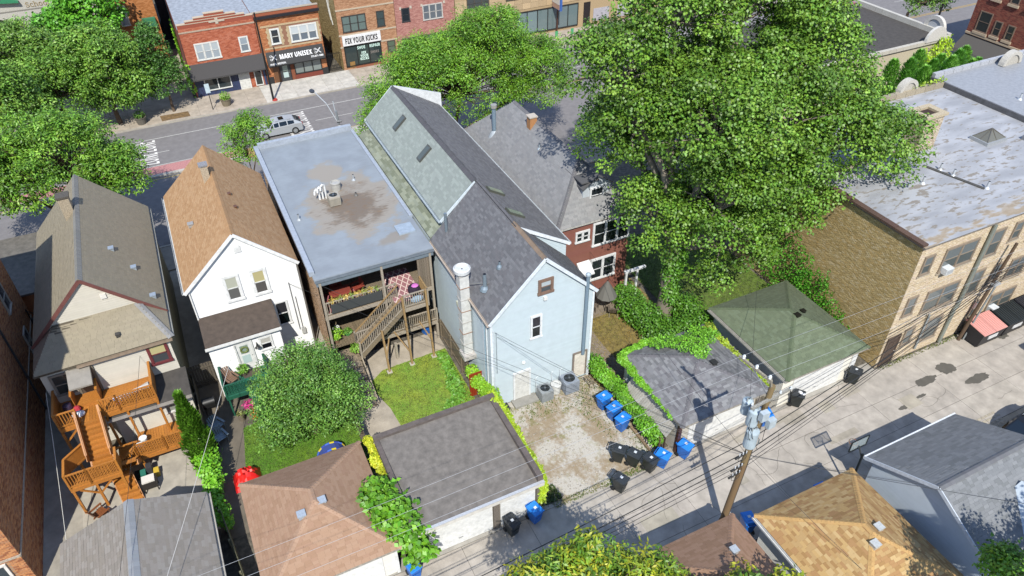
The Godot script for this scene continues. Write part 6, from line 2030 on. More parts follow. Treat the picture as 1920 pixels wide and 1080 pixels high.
	block(o, "door_recess", 50.3, 0.1, z - 0.01, 51.3, 3.2, z + 0.02, col("#25201e"), "paint")
	for x in [51.8, 55.5]:
		block(o, "poster_board", x, 0.6, z, x + 2.4, 2.2, z + 0.05, col("#a3a0a6"), "paint")
	block(o, "blade_sign", 45.6, 3.4, z + 0.1, 45.9, 6.2, z + 2.2, col("#3b5c9c"), "paint")
	block(o, "sign_face", 45.55, 4.1, z + 0.2, 45.6, 6.0, z + 2.0, col("#c9c4bc"), "paint")
	block(o, "sign_face", 45.55, 3.5, z + 0.2, 45.6, 4.05, z + 2.0, col("#a98a78"), "paint")
	block(o, "sign_post", 46.0, 0.1, z + 0.6, 46.14, 3.4, z + 0.74, col("#5a4036"), "metal")
	# orange brick building behind the trees
	o = thing("brick_building", "orange brick building with green awning behind the street trees", "building", Vector3(-1.8, 0, -100))
	mb = Mb.new()
	mb.bx(-5.2, 0, -112, 0.3, 9.5, -95.5, col("#98602f"))
	part(o, "core_wall", mb, "brick")
	front_brick(o, -5.2, 0.3, 0, 9.5, [col("#a86c3c"), col("#9c6233"), col("#b37848")], col("#8f6240"), [], -95.48)
	window(o, Vector3(0, 0, -95.46), ux, nz, -3.6, 5.0, 0.9, 2.2, col("#c2bfb6"), 1, "#77808a")
	window(o, Vector3(0, 0, -95.46), ux, nz, -2.8, 1.6, 0.9, 1.6, col("#c2bfb6"), 1, "#33383d")
	block(o, "awning", -1.4, 4.6, -95.46, 0.0, 5.6, -94.9, col("#2f6b4c"), "cloth")
	pipe(o, "downspout", [Vector3(-1.9, 0.2, -95.4), Vector3(-2.0, 6.0, -95.4)], 0.07, col("#6d3f22"))
	var dk := thing("dark_building", "dark slate-roofed building between the orange brick house and the shop", "building", Vector3(1, 0, -112))
	var dm := Mb.new()
	dm.bx(0.6, 0, -125, 1.7, 7.0, -104, col("#3f3f44"))
	part(dk, "wall", dm, "plain")
	block(dk, "roof", 0.55, 7.0, -125, 1.72, 7.15, -104, col("#4a4a50"), "tarroof")
	# school
	o = thing("school_building", "white stucco school with arched openings and green roof", "building", Vector3(-14, 0, -104))
	var z2 := -100.0
	var ww := Mb.new()
	var q := col("#bcb8ae")
	# wall with two arched openings cut out of it
	var arches := [[-11.4, 1.75], [-16.2, 1.75], [-21, 1.75]]
	var yb := 4.7
	ww.bx(-30, 6.9, z2 - 0.5, -5.6, 9.6, z2, q)
	ww.bx(-9.65, 0, z2 - 0.5, -5.6, 6.9, z2, q)
	ww.bx(-14.45, 0, z2 - 0.5, -13.15, 6.9, z2, q)
	ww.bx(-19.25, 0, z2 - 0.5, -17.95, 6.9, z2, q)
	ww.bx(-30, 0, z2 - 0.5, -22.75, 6.9, z2, q)
	for a in arches:
		for k in 12:
			var t0 := PI * k / 12
			var t1 := PI * (k + 1) / 12
			var p0 := Vector3(a[0] + cos(t0) * a[1], yb + sin(t0) * a[1] * 0.95, z2)
			var p1 := Vector3(a[0] + cos(t1) * a[1], yb + sin(t1) * a[1] * 0.95, z2)
			ww.hexa([p1, p0, p0 + Vector3(0, 0, -0.5), p1 + Vector3(0, 0, -0.5), Vector3(p1.x, 6.9, z2), Vector3(p0.x, 6.9, z2), Vector3(p0.x, 6.9, z2 - 0.5), Vector3(p1.x, 6.9, z2 - 0.5)], q)
	part(o, "stucco_wall", ww, "stone")
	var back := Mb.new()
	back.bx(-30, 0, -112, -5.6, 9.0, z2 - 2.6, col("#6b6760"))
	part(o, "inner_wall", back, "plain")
	block(o, "moulding", -30, 6.95, z2, -5.55, 7.05, z2 + 0.05, col("#8f8b82"), "stone")
	words(o, "wall_lettering", "School", Vector3(-11.5, 7.5, z2 + 0.03), 2.4, 0.55, col("#8a7a5c"), "Droid Serif", false, 0.06)
	var rf := Mb.new()
	rf.prism([Vector3(-30, 9.5, z2 + 0.5), Vector3(-13.2, 7.9, z2 + 0.5), Vector3(-13.2, 8.1, z2 + 0.5), Vector3(-30, 14.5, z2 + 0.5)], Vector3(0, 0, -12), col("#2f7a55"))
	part(o, "roof", rf, "paint")

func leaves(mb: Mb, c: Vector3, r: Vector3, k: int, len: float, wid: float, q: Color, amt: float, droop := 0.25) -> void:
	for i in k:
		var d := Vector3(rng.randf_range(-1, 1), rng.randf_range(-1, 1), rng.randf_range(-1, 1))
		var l := d.length()
		if l < 0.05 or l > 1.0:
			d = Vector3(rng.randfn(), rng.randfn(), rng.randfn())
			l = maxf(d.length(), 0.05)
		d /= l
		var p := c + d * r * (0.55 + 0.5 * rng.randf())
		var nn := (d * 0.55 + Vector3(rng.randf_range(-0.75, 0.75), 0.55 + rng.randf_range(-0.6, 0.6), rng.randf_range(-0.75, 0.75))).normalized()
		var s := nn.cross(Vector3(rng.randf_range(-1, 1), rng.randf_range(-1, 1) - droop, rng.randf_range(-1, 1))).normalized()
		var f := s.cross(nn)
		if f.y > 0.3:
			f = -f
		var g := 1.0 + rng.randf_range(-amt, amt)
		var L := len * rng.randf_range(0.7, 1.25)
		mb.leaf(p, f * L, s * wid * 0.5, Color(q.r * g * rng.randf_range(0.95, 1.3), q.g * g * 0.95, q.b * g * 0.8), nn)

func limb(mb: Mb, a: Vector3, b: Vector3, r0: float, r1: float, q: Color) -> void:
	var m := a.lerp(b, 0.5) + Vector3(rng.randf_range(-1, 1), rng.randf_range(0.0, 1.0), rng.randf_range(-1, 1)) * a.distance_to(b) * 0.09
	mb.tube(a, m, r0, (r0 + r1) * 0.5, q, 7, false)
	mb.tube(m, b, (r0 + r1) * 0.5, r1, q, 6, false)

func tree(called: String, label: String, base: Vector3, th: float, tr: float, lobes: Array, clumps: int, cr: float, per: int, len: float, wid: float, pal: Array, bark: Color, group := "", droop := 0.25) -> Node3D:
	# lobes: [centre, radii]; clumps of leaves are set through the outer part of each lobe
	var o := thing(called, label, "tree", base, group)
	var tk := Mb.new()
	var cn := Mb.new()
	var fork := base + Vector3(0, th, 0)
	tk.tube(base + Vector3(0, -0.1, 0), base + Vector3(rng.randf_range(-0.1, 0.1) * th * 0.3, th * 0.5, 0), tr * 1.35, tr, bark, 12, false)
	tk.tube(base + Vector3(0, th * 0.5, 0), fork, tr, tr * 0.8, bark, 12, false)
	var tot := 0.0
	for l in lobes:
		tot += l[1].x * l[1].y + l[1].z * l[1].y
	for l in lobes:
		var lc: Vector3 = l[0]
		var lr: Vector3 = l[1]
		var n := int(clumps * (lr.x * lr.y + lr.z * lr.y) / tot)
		limb(tk, fork, lc + Vector3(0, -lr.y * 0.3, 0), tr * 0.62, tr * 0.3, bark)
		for i in n:
			var d := Vector3(rng.randfn(), rng.randfn(), rng.randfn()).normalized()
			if d.y < -0.55:
				d.y = -d.y
			var k := 0.45 + 0.55 * sqrt(rng.randf())
			k *= 1.0 + 0.13 * sin(d.x * 5.0 + lc.x) * sin(d.z * 6.0 + d.y * 4.0)
			var p := lc + d * lr * k
			var q: Color = pal[rng.randi() % pal.size()]
			var tone := rng.randf_range(0.72, 1.12)
			q = Color(q.r * tone, q.g * tone, q.b * tone)
			var s := cr * rng.randf_range(0.55, 1.35)
			leaves(cn, p, Vector3(s, s * 0.62, s), int(per * s / cr), len, wid, q, 0.22, droop)
			if i % 5 == 0:
				limb(tk, lc + Vector3(0, -lr.y * 0.3, 0), p, tr * 0.22, 0.02, bark)
	part(o, "trunk", tk, "bark")
	part(o, "crown", cn, "leaf")
	return o

func cone_tree(called: String, label: String, base: Vector3, h: float, r: float, n: int, q: Color, group := "", pw := 1.7) -> Node3D:
	var o := thing(called, label, "tree", base, group)
	var tk := Mb.new()
	tk.tube(base, base + Vector3(0, h * 0.9, 0), 0.07, 0.02, col("#5a4634"), 7, false)
	part(o, "trunk", tk, "bark")
	var cn := Mb.new()
	for i in n:
		var t := pow(rng.randf(), 0.75)
		var y := t * h
		var rr := r * (1.0 - pow(t, pw)) * (0.75 + 0.3 * sin(t * 19.0 + i % 3)) + 0.05
		if t < 0.1:
			rr *= 0.7
		var a := rng.randf() * TAU
		var d := Vector3(cos(a), 0, sin(a))
		var p := base + d * rr * rng.randf_range(0.7, 1.05) + Vector3(0, y, 0)
		var f := (Vector3.UP * 1.2 + d * 0.8 + Vector3(rng.randf_range(-0.5, 0.5), 0, rng.randf_range(-0.5, 0.5))).normalized()
		var s := f.cross(d).normalized()
		cn.leaf(p, f * rng.randf_range(0.16, 0.34), s * 0.05, vary(q, 0.3), s.cross(f) * (1.0 if s.cross(f).dot(d) > 0 else -1.0))
	part(o, "crown", cn, "leaf")
	return o

func trees() -> void:
	var bark := col("#6b5b4a")
	var cl := []
	for q in [[23.0, 17.5, -34.0, 3.0], [24.0, 14.6, -33.0, 2.6], [24.8, 12.5, -35.4, 2.6], [25.0, 8.6, -31.2, 2.6], [26.5, 20.5, -34.0, 3.6], [27.0, 15.2, -29.5, 3.7], [27.5, 10.5, -28.8, 3.1], [29.3, 6.6, -29.8, 3.3], [31.5, 20.0, -34.0, 4.0], [31.5, 14.5, -30.0, 3.9], [32.5, 9.8, -28.8, 3.0], [35.5, 16.2, -32.0, 3.8], [36.3, 12.5, -29.0, 3.4], [39.4, 11.9, -27.7, 2.3], [33.0, 7.4, -30.5, 2.6], [36.5, 20.0, -35.0, 3.4], [29.0, 24.0, -35.0, 3.5], [28.0, 14.0, -33.5, 4.5]]:
		cl.append([Vector3(q[0], q[1], q[2]), Vector3(q[3], q[3] * 1.02, q[3])])
	var cot := [col("#57822d"), col("#639234"), col("#4c7427"), col("#6f9e3d"), col("#5a8830")]
	tree("cottonwood_tree", "towering cottonwood tree filling the middle of the block", Vector3(26.1, 0, -30.6), 6.0, 0.5, cl, 1500, 1.0, 165, 0.19, 0.15, cot, col("#8a8071"), "", 0.1)
	var loc := [col("#5b8e28"), col("#679b2e"), col("#4d7f22"), col("#72a838")]
	tree("honey_locust_tree", "broad bright green street tree beyond the green-roofed house", Vector3(21.0, 0.1, -56.2), 3.2, 0.28, [[Vector3(22.4, 7.6, -58.0), Vector3(8.0, 4.4, 5.0)], [Vector3(16.8, 5.6, -57.5), Vector3(3.6, 2.9, 3.2)], [Vector3(29.4, 7.4, -57.0), Vector3(3.8, 3.6, 3.4)], [Vector3(25.2, 11.0, -58.0), Vector3(4.2, 2.6, 3.2)], [Vector3(19.6, 9.4, -58.0), Vector3(3.4, 2.4, 3.0)]], 1500, 0.7, 78, 0.22, 0.085, loc, bark, "street trees")
	var mid := [col("#5a8c2c"), col("#679b34"), col("#4e7e26"), col("#74a83e")]
	tree("honey_locust_tree", "wide street tree behind the cream house, nearest the median", Vector3(-9.5, 0.1, -56.6), 3.0, 0.28, [[Vector3(-9.2, 7.6, -57.5), Vector3(4.6, 3.9, 3.6)], [Vector3(-13.8, 7.4, -58.0), Vector3(3.6, 3.6, 3.2)], [Vector3(-6.0, 6.4, -57.0), Vector3(2.4, 2.4, 2.4)]], 950, 0.68, 58, 0.26, 0.1, mid, bark, "street trees")
	tree("young_street_tree", "young street tree with bare twigs between two roofs", Vector3(3.3, 0.1, -56.2), 3.0, 0.1, [[Vector3(3.6, 6.2, -56.6), Vector3(2.0, 2.6, 1.8)], [Vector3(4.6, 8.0, -56.8), Vector3(1.3, 1.2, 1.1)]], 190, 0.45, 34, 0.2, 0.08, loc, bark, "street trees")
	var oak := [col("#5a8832"), col("#65963a"), col("#4d7a2a"), col("#72a343")]
	tree("street_tree", "dense round tree at the kerb before the school yard", Vector3(-6.2, 0.1, -80.5), 3.0, 0.2, [[Vector3(-6.4, 6.2, -80.8), Vector3(4.2, 3.9, 3.6)], [Vector3(-3.6, 4.2, -80.5), Vector3(1.9, 1.9, 1.9)], [Vector3(-5.8, 3.4, -79.6), Vector3(2.6, 1.9, 1.6)]], 760, 0.7, 56, 0.27, 0.14, oak, bark, "trees before the school")
	tree("street_tree", "pale thin-leaved tree at the upper left corner by the school arches", Vector3(-12.6, 0.1, -82.0), 3.0, 0.2, [[Vector3(-12.6, 7.0, -82.5), Vector3(4.0, 3.6, 3.4)]], 430, 0.7, 52, 0.27, 0.13, [col("#5e8a38"), col("#6b9a40"), col("#527a30")], bark, "trees before the school")
	tree("street_tree", "dark green tree at the left edge before the avenue", Vector3(-15.0, 0.1, -73.8), 2.6, 0.2, [[Vector3(-15.0, 7.0, -74.0), Vector3(4.4, 3.4, 3.2)]], 430, 0.7, 52, 0.27, 0.13, oak, bark, "trees before the school")
	tree("street_tree", "broad dark tree over the kerb between the school and the avenue", Vector3(-10.6, 0.1, -79.6), 2.8, 0.2, [[Vector3(-10.4, 5.4, -79.4), Vector3(4.0, 3.6, 3.2)], [Vector3(-13.6, 4.6, -78.6), Vector3(3.0, 3.0, 2.6)]], 640, 0.7, 54, 0.27, 0.13, oak, bark, "trees before the school")
	tree("maple_tree", "large-leaved light green tree in front of the orange brick building", Vector3(-6.3, 0.1, -92.0), 3.4, 0.25, [[Vector3(-6.3, 8.0, -92.0), Vector3(3.6, 3.4, 3.0)], [Vector3(-9.4, 6.4, -91.0), Vector3(3.0, 3.0, 2.8)]], 420, 0.75, 34, 0.34, 0.26, [col("#5aa02c"), col("#66ad35"), col("#4d8f25")], bark, "trees before the school")
	tree("slender_tree", "slender upright tree beside the red brick shop", Vector3(-0.9, 0.1, -81.0), 2.0, 0.13, [[Vector3(-0.9, 3.6, -81.2), Vector3(2.2, 2.4, 1.9)], [Vector3(-1.1, 6.8, -81.2), Vector3(1.3, 2.6, 1.2)]], 340, 0.55, 46, 0.23, 0.11, [col("#43722e"), col("#4f8035"), col("#386328")], bark, "trees before the school")
	tree("fruit_tree", "bushy round tree on the lawn behind the white house", Vector3(1.8, 0, -31.2), 1.3, 0.14, [[Vector3(1.8, 3.5, -31.2), Vector3(2.9, 2.7, 2.5)], [Vector3(3.2, 2.6, -30.6), Vector3(1.7, 2.0, 1.9)], [Vector3(0.2, 2.4, -30.9), Vector3(1.5, 2.0, 1.7)]], 640, 0.5, 75, 0.15, 0.07, [col("#57863a"), col("#629440"), col("#4c7a32"), col("#6d9f48")], bark, "", 0.1)
	tree("catalpa_tree", "low leafy tree with big bright leaves between brown and black garages", Vector3(3.85, 0, -21.6), 2.2, 0.09, [[Vector3(3.35, 3.3, -22.7), Vector3(0.9, 0.7, 0.9)], [Vector3(3.6, 3.2, -21.5), Vector3(1.1, 0.7, 0.9)], [Vector3(4.1, 2.8, -20.5), Vector3(0.9, 0.7, 0.7)], [Vector3(4.4, 2.1, -19.9), Vector3(0.6, 0.7, 0.4)]], 170, 0.42, 17, 0.3, 0.23, [col("#5a9424"), col("#64a02c"), col("#4d861f")], bark, "", 0.5)
	var yel := [col("#869c2c"), col("#93a42c"), col("#68902c"), col("#527c28"), col("#5c8628"), col("#74962c"), col("#4c7626"), col("#9aa830")]
	tree("ash_tree", "yellow-green tree at the bottom edge across the alley", Vector3(10.8, 0, -11.2), 3.0, 0.2, [[Vector3(9.6, 5.4, -12.4), Vector3(2.6, 2.6, 1.8)], [Vector3(12.2, 4.0, -12.2), Vector3(1.8, 1.6, 1.4)], [Vector3(9.2, 8.4, -12.9), Vector3(0.4, 1.5, 0.4)], [Vector3(7.2, 5.6, -11.8), Vector3(1.7, 1.8, 1.4)], [Vector3(6.7, 7.7, -12.9), Vector3(1.5, 1.4, 1.1)], [Vector3(8.6, 7.3, -12.8), Vector3(1.8, 1.6, 1.2)], [Vector3(11.4, 4.7, -12.4), Vector3(1.9, 1.8, 1.3)]], 560, 0.45, 46, 0.25, 0.09, yel, bark, "", 0.3)
	tree("ash_tree", "leafy yellow-green tree over the small brown roof", Vector3(16.9, 0, -7.4), 3.0, 0.16, [[Vector3(15.4, 4.1, -10.5), Vector3(1.6, 1.1, 1.0)], [Vector3(13.8, 4.8, -9.6), Vector3(1.6, 1.3, 1.2)], [Vector3(17.4, 4.2, -9.5), Vector3(1.3, 1.1, 1.0)]], 150, 0.45, 38, 0.26, 0.12, yel, bark, "", 0.3)
	tree("yard_tree", "small bright tree beside the slate grey garage at the lower right", Vector3(26.5, 0, -6.2), 2.0, 0.13, [[Vector3(26.6, 4.3, -6.7), Vector3(0.9, 0.9, 0.7)]], 45, 0.45, 40, 0.2, 0.12, loc, bark, "", 0.2)
	# trees of the yards behind the camera, whose shade falls on the roofs at the lower right
	tree("yard_tree", "shade tree in the yard beyond the tan garage, outside the view", Vector3(24.5, 0, -2.0), 3.0, 0.2, [[Vector3(24.3, 7.5, -3.2), Vector3(3.0, 2.6, 2.2)]], 230, 0.55, 38, 0.22, 0.13, mid, bark)
	tree("yard_tree", "shade tree beyond the slate grey garage, outside the view", Vector3(30.5, 0, -1.5), 3.0, 0.2, [[Vector3(30.0, 8.0, -2.2), Vector3(3.2, 2.8, 2.4)]], 230, 0.55, 38, 0.22, 0.13, mid, bark)
	cone_tree("arborvitae_tree", "narrow pointed evergreen beside the orange deck", Vector3(-4.35, 0, -31.3), 6.0, 0.85, 9000, col("#5d8a26"))
	var ord := ["first", "second", "third", "fourth", "fifth", "sixth", "seventh", "eighth", "ninth", "tenth", "eleventh", "twelfth"]
	for i in 12:
		cone_tree("arborvitae_tree", "%s from the cottonwood in the row of tall evergreens behind the silver roof" % ord[i], Vector3(52.6 + i * 0.95, 0, -38.6 + (i % 3) * 0.8), [10.9, 11.1, 10.6, 11.2, 10.5, 10.9, 10.3, 10.8, 10.1, 10.5, 9.6, 9.2][i], 1.2, 5500, [col("#6aa03a"), col("#5c9434"), col("#74a842")][i % 3], "row of tall evergreens", 9.0)
	tree("street_tree", "leafy tree behind the black-roofed building at the top", Vector3(84, 0.1, -62), 3.0, 0.2, [[Vector3(84, 6.0, -60), Vector3(2.6, 3.4, 2.6)]], 200, 0.6, 36, 0.26, 0.12, oak, bark, "street trees")

func hedge(called: String, label: String, pts: Array, r: float, per_m: int, len: float, wid: float, q: Color, category := "vine") -> void:  # foliage along a polyline [x, y, z, radius scale]
	var at := Vector3(pts[0][0], 0, pts[0][2])
	var o := thing(called, label, category, at)
	var mb := Mb.new()
	var st := Mb.new()
	for i in pts.size() - 1:
		var a := Vector3(pts[i][0], pts[i][1], pts[i][2])
		var b := Vector3(pts[i + 1][0], pts[i + 1][1], pts[i + 1][2])
		var n := maxi(1, int(a.distance_to(b) / 0.22))
		limb(st, a - Vector3(0, 0.1, 0), b - Vector3(0, 0.1, 0), 0.03, 0.03, col("#5d4a36"))
		for k in n:
			var t := float(k) / n
			var s: float = r * lerpf(pts[i][3], pts[i + 1][3], t) * rng.randf_range(0.7, 1.2)
			leaves(mb, a.lerp(b, t) + Vector3(rng.randf_range(-0.3, 0.3), rng.randf_range(-0.2, 0.2), rng.randf_range(-0.3, 0.3)) * r, Vector3(s, s, s), int(per_m * 0.22 * s / r), len, wid, vary(q, 0.18), 0.2, 0.4)
	part(o, "stem", st, "bark")
	part(o, "foliage", mb, "leaf")

func mat_of_leaves(called: String, label: String, blobs: Array, k: int, q: Color, len := 0.13) -> void:  # ivy lying on a surface: blobs [centre, u-axis, v-axis]
	var o := thing(called, label, "ivy", blobs[0][0])
	var mb := Mb.new()
	for b in blobs:
		var st := Mb.new()
		var u: Vector3 = b[1]
		var w: Vector3 = b[2]
		var nn := u.cross(w).normalized()
		if nn.y < -0.2:
			nn = -nn
		for i in int(k * u.length() * w.length()):
			var a := rng.randf() * TAU
			var r := sqrt(rng.randf())
			r *= 1.0 + 0.25 * sin(a * 5.0 + b[0].x) * sin(a * 3.0)
			var p: Vector3 = b[0] + u * cos(a) * r + w * sin(a) * r + nn * (0.05 + rng.randf() * 0.16)
			var f := (u.normalized() * rng.randf_range(-1, 1) + w.normalized() * rng.randf_range(-1, 1) + nn * rng.randf_range(-0.1, 0.7)).normalized()
			var s := f.cross(nn + Vector3(rng.randf_range(-0.4, 0.4), 0, rng.randf_range(-0.4, 0.4))).normalized()
			var g := s.cross(f)
			if g.dot(nn) < 0: g = -g
			mb.leaf(p, f * len * rng.randf_range(0.7, 1.3), s * len * 0.38, vary(q, 0.3), g)
		for i in 5:
			limb(st, b[0] + nn * 0.04, b[0] + (u * rng.randf_range(-0.8, 0.8) + w * rng.randf_range(-0.8, 0.8)) + nn * 0.04, 0.02, 0.01, col("#6b5238"))
		part(o, "stem", st, "bark")
	part(o, "foliage", mb, "leaf")

func vines() -> void:
	hedge("ivy_hedge", "ivy tumbling over the fence between the gravel pad and ivy garage", [[19.0, 1.1, -27.8, 0.9], [19.1, 1.0, -26.4, 1.0], [19.15, 1.15, -25.0, 1.0], [19.15, 1.1, -23.6, 1.0], [19.2, 1.1, -22.2, 1.0], [19.2, 1.0, -21.1, 1.1]], 0.5, 1500, 0.15, 0.12, col("#5c9a28"), "hedge")
	hedge("ivy_hedge", "ivy clump at the corner of the blue house beside the brick path", [[18.95, 0.7, -28.9, 0.9], [19.1, 0.9, -28.2, 1.0]], 0.55, 1500, 0.15, 0.12, col("#4d8a24"), "hedge")
	mat_of_leaves("roof_ivy", "bright ivy spread over the grey shingles of the garage", [[Vector3(23.9, 3.55, -24.7), Vector3(1.5, 0.0, 0), Vector3(0, -0.4, -1.1)], [Vector3(25.1, 3.2, -25.4), Vector3(0.8, -0.2, 0), Vector3(0, -0.3, -0.9)], [Vector3(22.4, 3.3, -25.6), Vector3(1.1, 0.0, 0), Vector3(0, -0.3, -0.7)], [Vector3(23.4, 3.75, -23.6), Vector3(0.7, -0.1, 0), Vector3(0, 0, -0.5)]], 750, col("#74ac34"))
	hedge("ivy_hedge", "ivy along the left eave of the ivy-covered garage", [[19.7, 2.75, -20.9, 0.3], [19.68, 2.8, -22.5, 0.5], [19.65, 2.8, -24.3, 0.8], [19.65, 2.85, -26.2, 1.2], [20.8, 2.9, -26.45, 0.9], [22.2, 2.95, -26.45, 1.2]], 0.25, 1400, 0.14, 0.11, col("#66a42c"), "ivy")
	hedge("ivy_hedge", "yellowing ivy along the right eave of the ivy-covered garage", [[26.0, 2.7, -20.3, 0.9], [26.05, 2.75, -21.6, 0.6], [26.0, 2.8, -23.0, 0.5], [25.95, 2.85, -24.6, 0.8], [25.9, 2.9, -26.1, 1.1]], 0.3, 1300, 0.14, 0.11, col("#84a336"), "ivy")
	hedge("undergrowth", "dense ivy and shrubs at the foot of the cottonwood", [[24.6, 0.6, -33.4, 1.2], [24.4, 0.8, -31.2, 1.2], [24.6, 0.9, -29.2, 1.2], [25.0, 1.2, -27.4, 1.3], [26.0, 1.6, -27.0, 1.2], [27.0, 1.4, -28.4, 1.2], [27.2, 1.2, -30.4, 1.0]], 0.85, 1800, 0.17, 0.13, col("#4d8226"), "shrub")
	hedge("trunk_ivy", "ivy wrapped around the cottonwood trunk", [[26.1, 2.2, -30.4, 0.8], [26.15, 4.0, -30.5, 1.0], [26.2, 6.0, -30.6, 1.1]], 0.7, 1300, 0.17, 0.13, col("#4a7d26"), "ivy")
	mat_of_leaves("wall_ivy", "climbing ivy at the foot of the blond brick side wall", [[Vector3(35.3, 2.6, -29.0), Vector3(0, 0, 2.4), Vector3(0, 2.4, 0)], [Vector3(35.3, 2.0, -26.4), Vector3(0, 0, 1.7), Vector3(0, 1.8, 0)], [Vector3(35.3, 1.4, -24.6), Vector3(0, 0, 1.3), Vector3(0, 1.3, 0)], [Vector3(35.3, 0.9, -23.2), Vector3(0, 0, 0.9), Vector3(0, 0.8, 0)], [Vector3(35.3, 3.4, -25.6), Vector3(0, 0, 0.22), Vector3(0, 1.2, 0)]], 300, col("#56942a"), 0.16)
	hedge("ivy_hedge", "low ivy running along the brick wall beside the green garage", [[34.7, 0.9, -28.6, 1.1], [34.8, 0.9, -26.4, 1.0], [34.9, 0.7, -24.4, 0.8], [34.95, 0.5, -22.6, 0.5]], 0.65, 1500, 0.16, 0.12, col("#519028"), "ivy")
	hedge("vine", "yellow-green vine down the right side of the flat black garage", [[11.2, 3.3, -26.5, 1.2], [11.32, 3.2, -25.4, 1.0], [11.32, 3.1, -24.0, 0.9], [11.3, 3.05, -22.6, 0.8], [11.3, 3.0, -21.2, 0.9], [11.32, 2.8, -20.4, 1.0], [11.36, 1.6, -20.5, 0.8], [11.36, 0.5, -20.6, 0.7]], 0.24, 1300, 0.13, 0.1, col("#8db02c"))
	hedge("vine", "vine over the fence between the lawn and the blue house", [[11.6, 1.5, -30.3, 0.9], [11.65, 1.6, -29.0, 1.0], [11.7, 1.8, -27.8, 1.0], [11.7, 2.2, -26.9, 1.0]], 0.4, 1200, 0.15, 0.11, col("#77b02c"))
	hedge("vine", "golden vine in the gap between the brown and black garages", [[4.0, 3.0, -26.6, 0.9], [4.02, 2.9, -25.4, 1.0], [4.02, 2.7, -24.2, 1.0], [4.0, 2.4, -23.4, 0.9]], 0.26, 1300, 0.13, 0.1, col("#a3b52c"))
	hedge("vine", "leafy vine along the fence below the narrow evergreen", [[-4.2, 1.5, -31.0, 1.0], [-4.15, 1.6, -29.6, 1.0], [-4.1, 1.4, -28.4, 0.9], [-4.05, 1.2, -27.2, 0.8], [-3.95, 0.9, -26.2, 0.7]], 0.55, 900, 0.18, 0.14, col("#66a82c"))
	hedge("garden_bed", "leafy garden bed along the fence of the sunny lawn", [[10.9, 0.3, -33.8, 0.7], [10.8, 0.3, -32.2, 0.8], [10.6, 0.35, -30.8, 1.0], [10.4, 0.35, -29.6, 1.1], [9.6, 0.3, -29.2, 0.9], [9.2, 0.25, -28.6, 0.6]], 0.42, 420, 0.2, 0.14, col("#5f9638"), "plants")
	hedge("garden_bed", "yellow-green shrub against the black garage by the fence", [[10.9, 0.5, -28.2, 1.0], [10.7, 0.5, -27.3, 1.0]], 0.65, 900, 0.18, 0.13, col("#8fb53a"), "shrub")
	mat_of_leaves("wall_ivy", "bright ivy on the corner of the black-roofed building", [[Vector3(75.4, 3.4, -50.4), Vector3(1.6, 0, 0), Vector3(0, 2.2, 0)], [Vector3(72.6, 2.6, -50.4), Vector3(1.6, 0, 0), Vector3(0, 1.6, 0)]], 220, col("#9aba2c"), 0.24)
	mat_of_leaves("wall_ivy", "ivy climbing the left edge of the red brick shop", [[Vector3(1.5, 4.6, -84.3), Vector3(0, 0, 1.0), Vector3(0, 3.4, 0)], [Vector3(1.6, 2.4, -83.4), Vector3(0.25, 0, 0), Vector3(0, 2.0, 0)]], 220, col("#7db02c"), 0.22)
	mat_of_leaves("wall_ivy", "ivy spilling over the parapet of the silver-roofed apartment block", [[Vector3(53.0, 10.0, -35.4), Vector3(2.4, 0, 0), Vector3(0, 0.1, 0.35)], [Vector3(46.5, 9.9, -35.4), Vector3(1.8, 0, 0), Vector3(0, 0.1, 0.3)]], 160, col("#93ad32"), 0.2)
	hedge("undergrowth", "dark shrubs between the silver roof and the evergreen row", [[46.0, 1.5, -39.0, 1.2], [50.0, 1.5, -39.0, 1.2], [54.0, 1.5, -38.4, 1.2]], 1.3, 900, 0.26, 0.2, col("#3f6e22"), "shrub")

